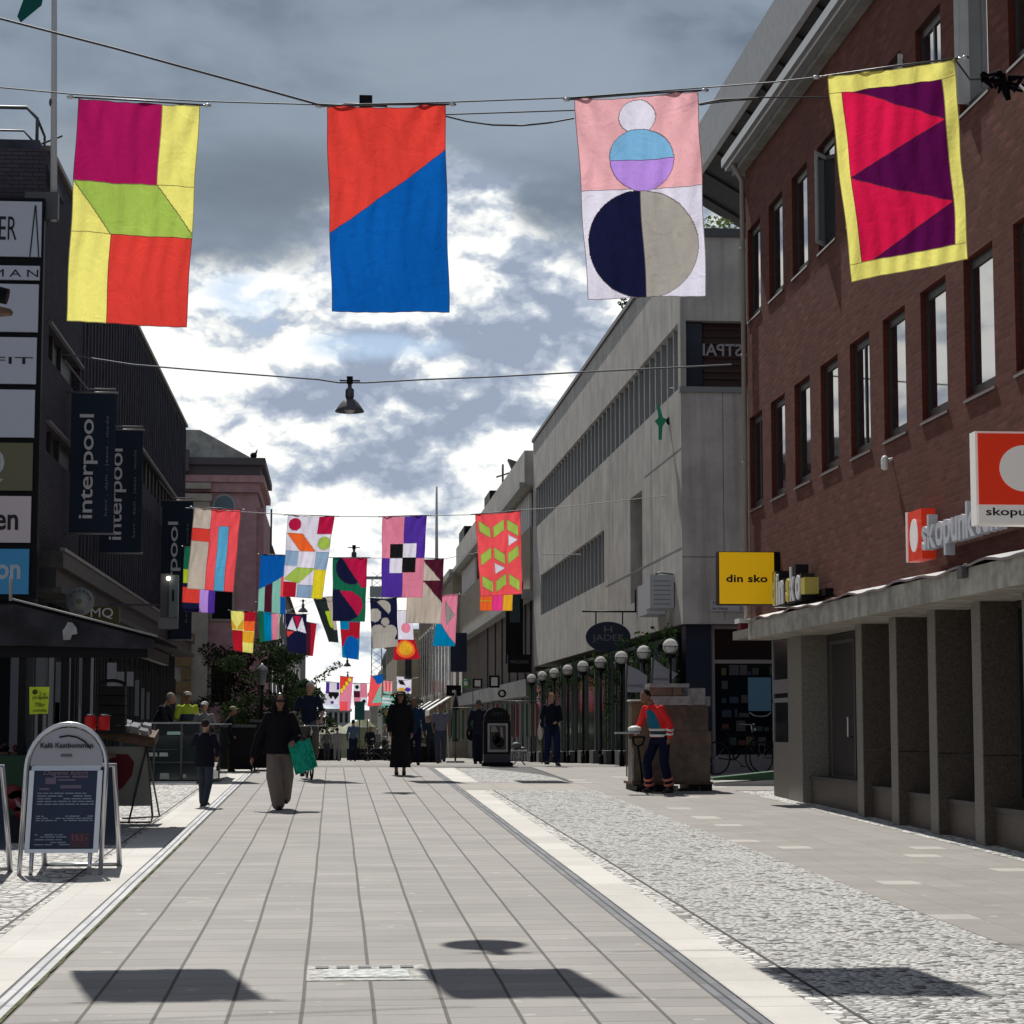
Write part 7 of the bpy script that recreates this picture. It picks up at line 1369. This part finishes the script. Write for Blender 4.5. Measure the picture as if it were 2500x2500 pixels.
person(at(1168, 56), 56, 1.68, R(170), 'dark clad walker with a backpack left of the advert pillar', (SKD, (.10, .09, .08), (.015, .017, .028), (.010, .011, .022)), top='coat', legs=[((-.08, -.06, .50), (-.06, .02, .08)), ((.08, .0, .50), (.08, .05, .08))])
p = U(1150, 1790, 56.2); mb = MB(); mb.ball(p, (.13, .1, .2)); tag(mb.build('backpack', M_blackc), 'dark backpack on the walker beside the advert pillar', 'backpack')
# worker pulling the pallet truck
WK, hc, L = person(at(1612, 35.9), 35.9, 1.78, R(-50), 'worker in red and teal high visibility jacket pulling the pallet truck', (SKD, (.020, .014, .012), (.62, .028, .030), (.007, .009, .028)), lean=.36, near=True,
    arms=[((-.30, -.12, 1.12), (-.30, -.34, .98)), ((.25, .04, 1.14), (.22, -.02, .92))], legs=[((-.17, -.14, .50), (-.24, .0, .08)), ((.12, -.04, .50), (.12, .10, .08))], headturn=(-.05, -.05), girth=1.15, top='vest', shoes=(.03, .028, .03))
def band_(z0, z1, r, m, nm, f=1.04):
    mb = MB(); vs = [(z0, L((0, 0, z0)).x, L((0, 0, z0)).y, r[0] * f, r[1] * f), (z1, L((0, 0, z1)).x, L((0, 0, z1)).y, r[0] * f, r[1] * f)]; mb2 = MB(); rings(mb2, vs); o = mb2.build(nm, m); o.parent = WK; return o
M_refl = mat('reflective_tape', (.62, .62, .58), .4); M_tealc = mat('teal_jacket_front', (.0, .10, .17), .7)
band_(.925, .965, (.178, .14), M_refl, 'reflective_band'); band_(1.02, 1.06, (.172, .134), M_refl, 'reflective_band'); band_(.966, 1.019, (.175, .138), M_navy, 'navy_hem')
mb = MB(); pts = []
for z, wv in [(1.07, .13), (1.2, .125), (1.33, .10), (1.40, .04)]: pts.append((z, wv))
vs = []; fs = []
for z, wv in pts:
    for u in (-1, -.5, 0, .5, 1): p = L((u * wv, -.150 + .055 * abs(u) ** 1.6, z)); vs.append(p)
for i in range(3):
    for k in range(4): fs.append((i * 5 + k, i * 5 + k + 1, (i + 1) * 5 + k + 1, (i + 1) * 5 + k))
mb.add(vs, fs, 0, True); mb.add([v + Vector((0, .02, 0)) for v in vs], [f[::-1] for f in fs], 0, True); o = mb.build('jacket_front', M_tealc); o.parent = WK
for i, (kn, an) in enumerate([((-.17, -.14, .50), (-.24, .0, .08)), ((.12, -.04, .50), (.12, .10, .08))]):
    kn, an = Vector(kn), Vector(an)
    for a_, b_ in ((.60, .70), (.80, .90)): mb = MB(); mb.tube([kn.lerp(an, a_), kn.lerp(an, b_)], [.092, .086], 10); o = mb.build('ankle_band', mat('salmon_tape', (.55, .17, .13), .5)); o.parent = WK
for el, wr in [((-.30, -.12, 1.12), (-.30, -.34, .98)), ((.25, .04, 1.14), (.22, -.02, .92))]:
    el, wr = L(el), L(wr)
    for a_, b_ in ((.35, .52), (.68, .84)): mb = MB(); mb.tube([el.lerp(wr, a_), el.lerp(wr, b_)], [.062, .058], 10); o = mb.build('sleeve_band', M_refl); o.parent = WK
# people around the stall on the left
person(at(500, 32.0), 32.0, 1.28, R(160), 'child in a navy jacket seen from behind at the glass counter', (SK, (.03, .022, .018), (.010, .010, .018), (.035, .045, .06)), top='coat', girth=1.25, near=True, arms=[((-.27, -.02, 1.15), (-.22, -.12, 1.02)), ((.30, -.10, 1.25), (.28, -.28, 1.22))])
person(at(372, 43.6), 43.6, 1.74, R(70), 'grey haired stallholder bending over the counter', (SK, (.30, .28, .25), (.02, .022, .03), (.015, .016, .022)), lean=.55, arms=[((-.2, -.2, 1.15), (-.1, -.35, 1.05)), ((.22, -.2, 1.15), (.15, -.38, 1.05))])
person(at(455, 43.9), 43.9, 1.70, R(20), 'market worker in a lime and navy high visibility vest', (SKD, (.18, .16, .13), (.42, .52, .05), (.012, .014, .03)), sleeves='short', hat=(.22, .2, .17), arms=[((-.25, .0, 1.15), (-.2, -.15, 1.0)), ((.25, .0, 1.15), (.18, -.18, 1.0))], top='vest')
o = bpy.context.scene.objects; VW = [k for k in o if k.get('label', '').startswith('market worker')][0]
for z0, z1, m_ in ((1.06, 1.11, M_refl), (.90, 1.04, M_navy), (1.13, 1.28, M_navy)): mb = MB(); rings(mb, [(z0, 0, 0, .155, .118), (z1, 0, 0, .172, .126)]); k = mb.build('vest_band', m_); k.parent = VW
person(at(498, 43.2), 43.2, 1.50, R(-10), 'customer in a pale blouse and white cap behind the counter', (SK, (.25, .2, .15), (.22, .22, .21), (.08, .08, .09)), hat=(.42, .42, .40))
person(at(547, 46), 46, 1.42, R(100), 'person in a dark coat with lime trim leaning at the counter end', (SKD, (.05, .05, .05), (.012, .013, .02), (.06, .075, .02)), lean=.3, top='coat', hat=(.20, .22, .10))
# far walkers
for px, Y, h, hd, lb, c, tp in [(862, 90, 1.74, R(180), 'man in a light blue shirt walking away down the street', (SK, (.02, .02, .02), (.08, .12, .19), (.012, .018, .04)), 'shirt'), (823, 94, 1.45, R(170), 'child in white walking away left of the blue shirted man', (SKD, (.02, .02, .02), (.26, .26, .27), (.24, .24, .25)), 'shirt'),
    (797, 96, 1.40, R(0), 'person in grey beside the child in white', (SKD, (.03, .03, .03), (.12, .12, .13), (.04, .045, .06)), 'shirt'), (903, 99, 1.55, R(0), 'person in black right of the blue shirted man', (SKD, (.015, .015, .015), (.012, .014, .025), (.012, .014, .02)), 'robe'),
    (938, 97, 1.62, R(90), 'person in a grey top and black trousers near the robed walker', (SK, (.3, .28, .25), (.20, .20, .21), (.015, .015, .02)), 'shirt'), (920, 104, 1.5, R(30), 'person in pale clothes with a bicycle far off', (SK, (.3, .28, .25), (.20, .19, .22), (.10, .10, .12)), 'shirt'),
    (1052, 72, 1.6, R(0), 'dim figure standing by the planter beyond the robed walker', (SKD, (.03, .03, .03), (.02, .03, .035), (.02, .02, .03)), 'coat'), (696, 60, 1.65, R(10), 'person in grey half hidden behind the cyclist', (SK, (.05, .04, .03), (.16, .14, .14), (.05, .05, .06)), 'shirt')]:
    person(at(px, Y), Y, h, hd, lb, c, top=tp, legs=[((-.09, -.08, .50), (-.08, -.02, .08)), ((.10, .04, .50), (.10, .12, .10))])
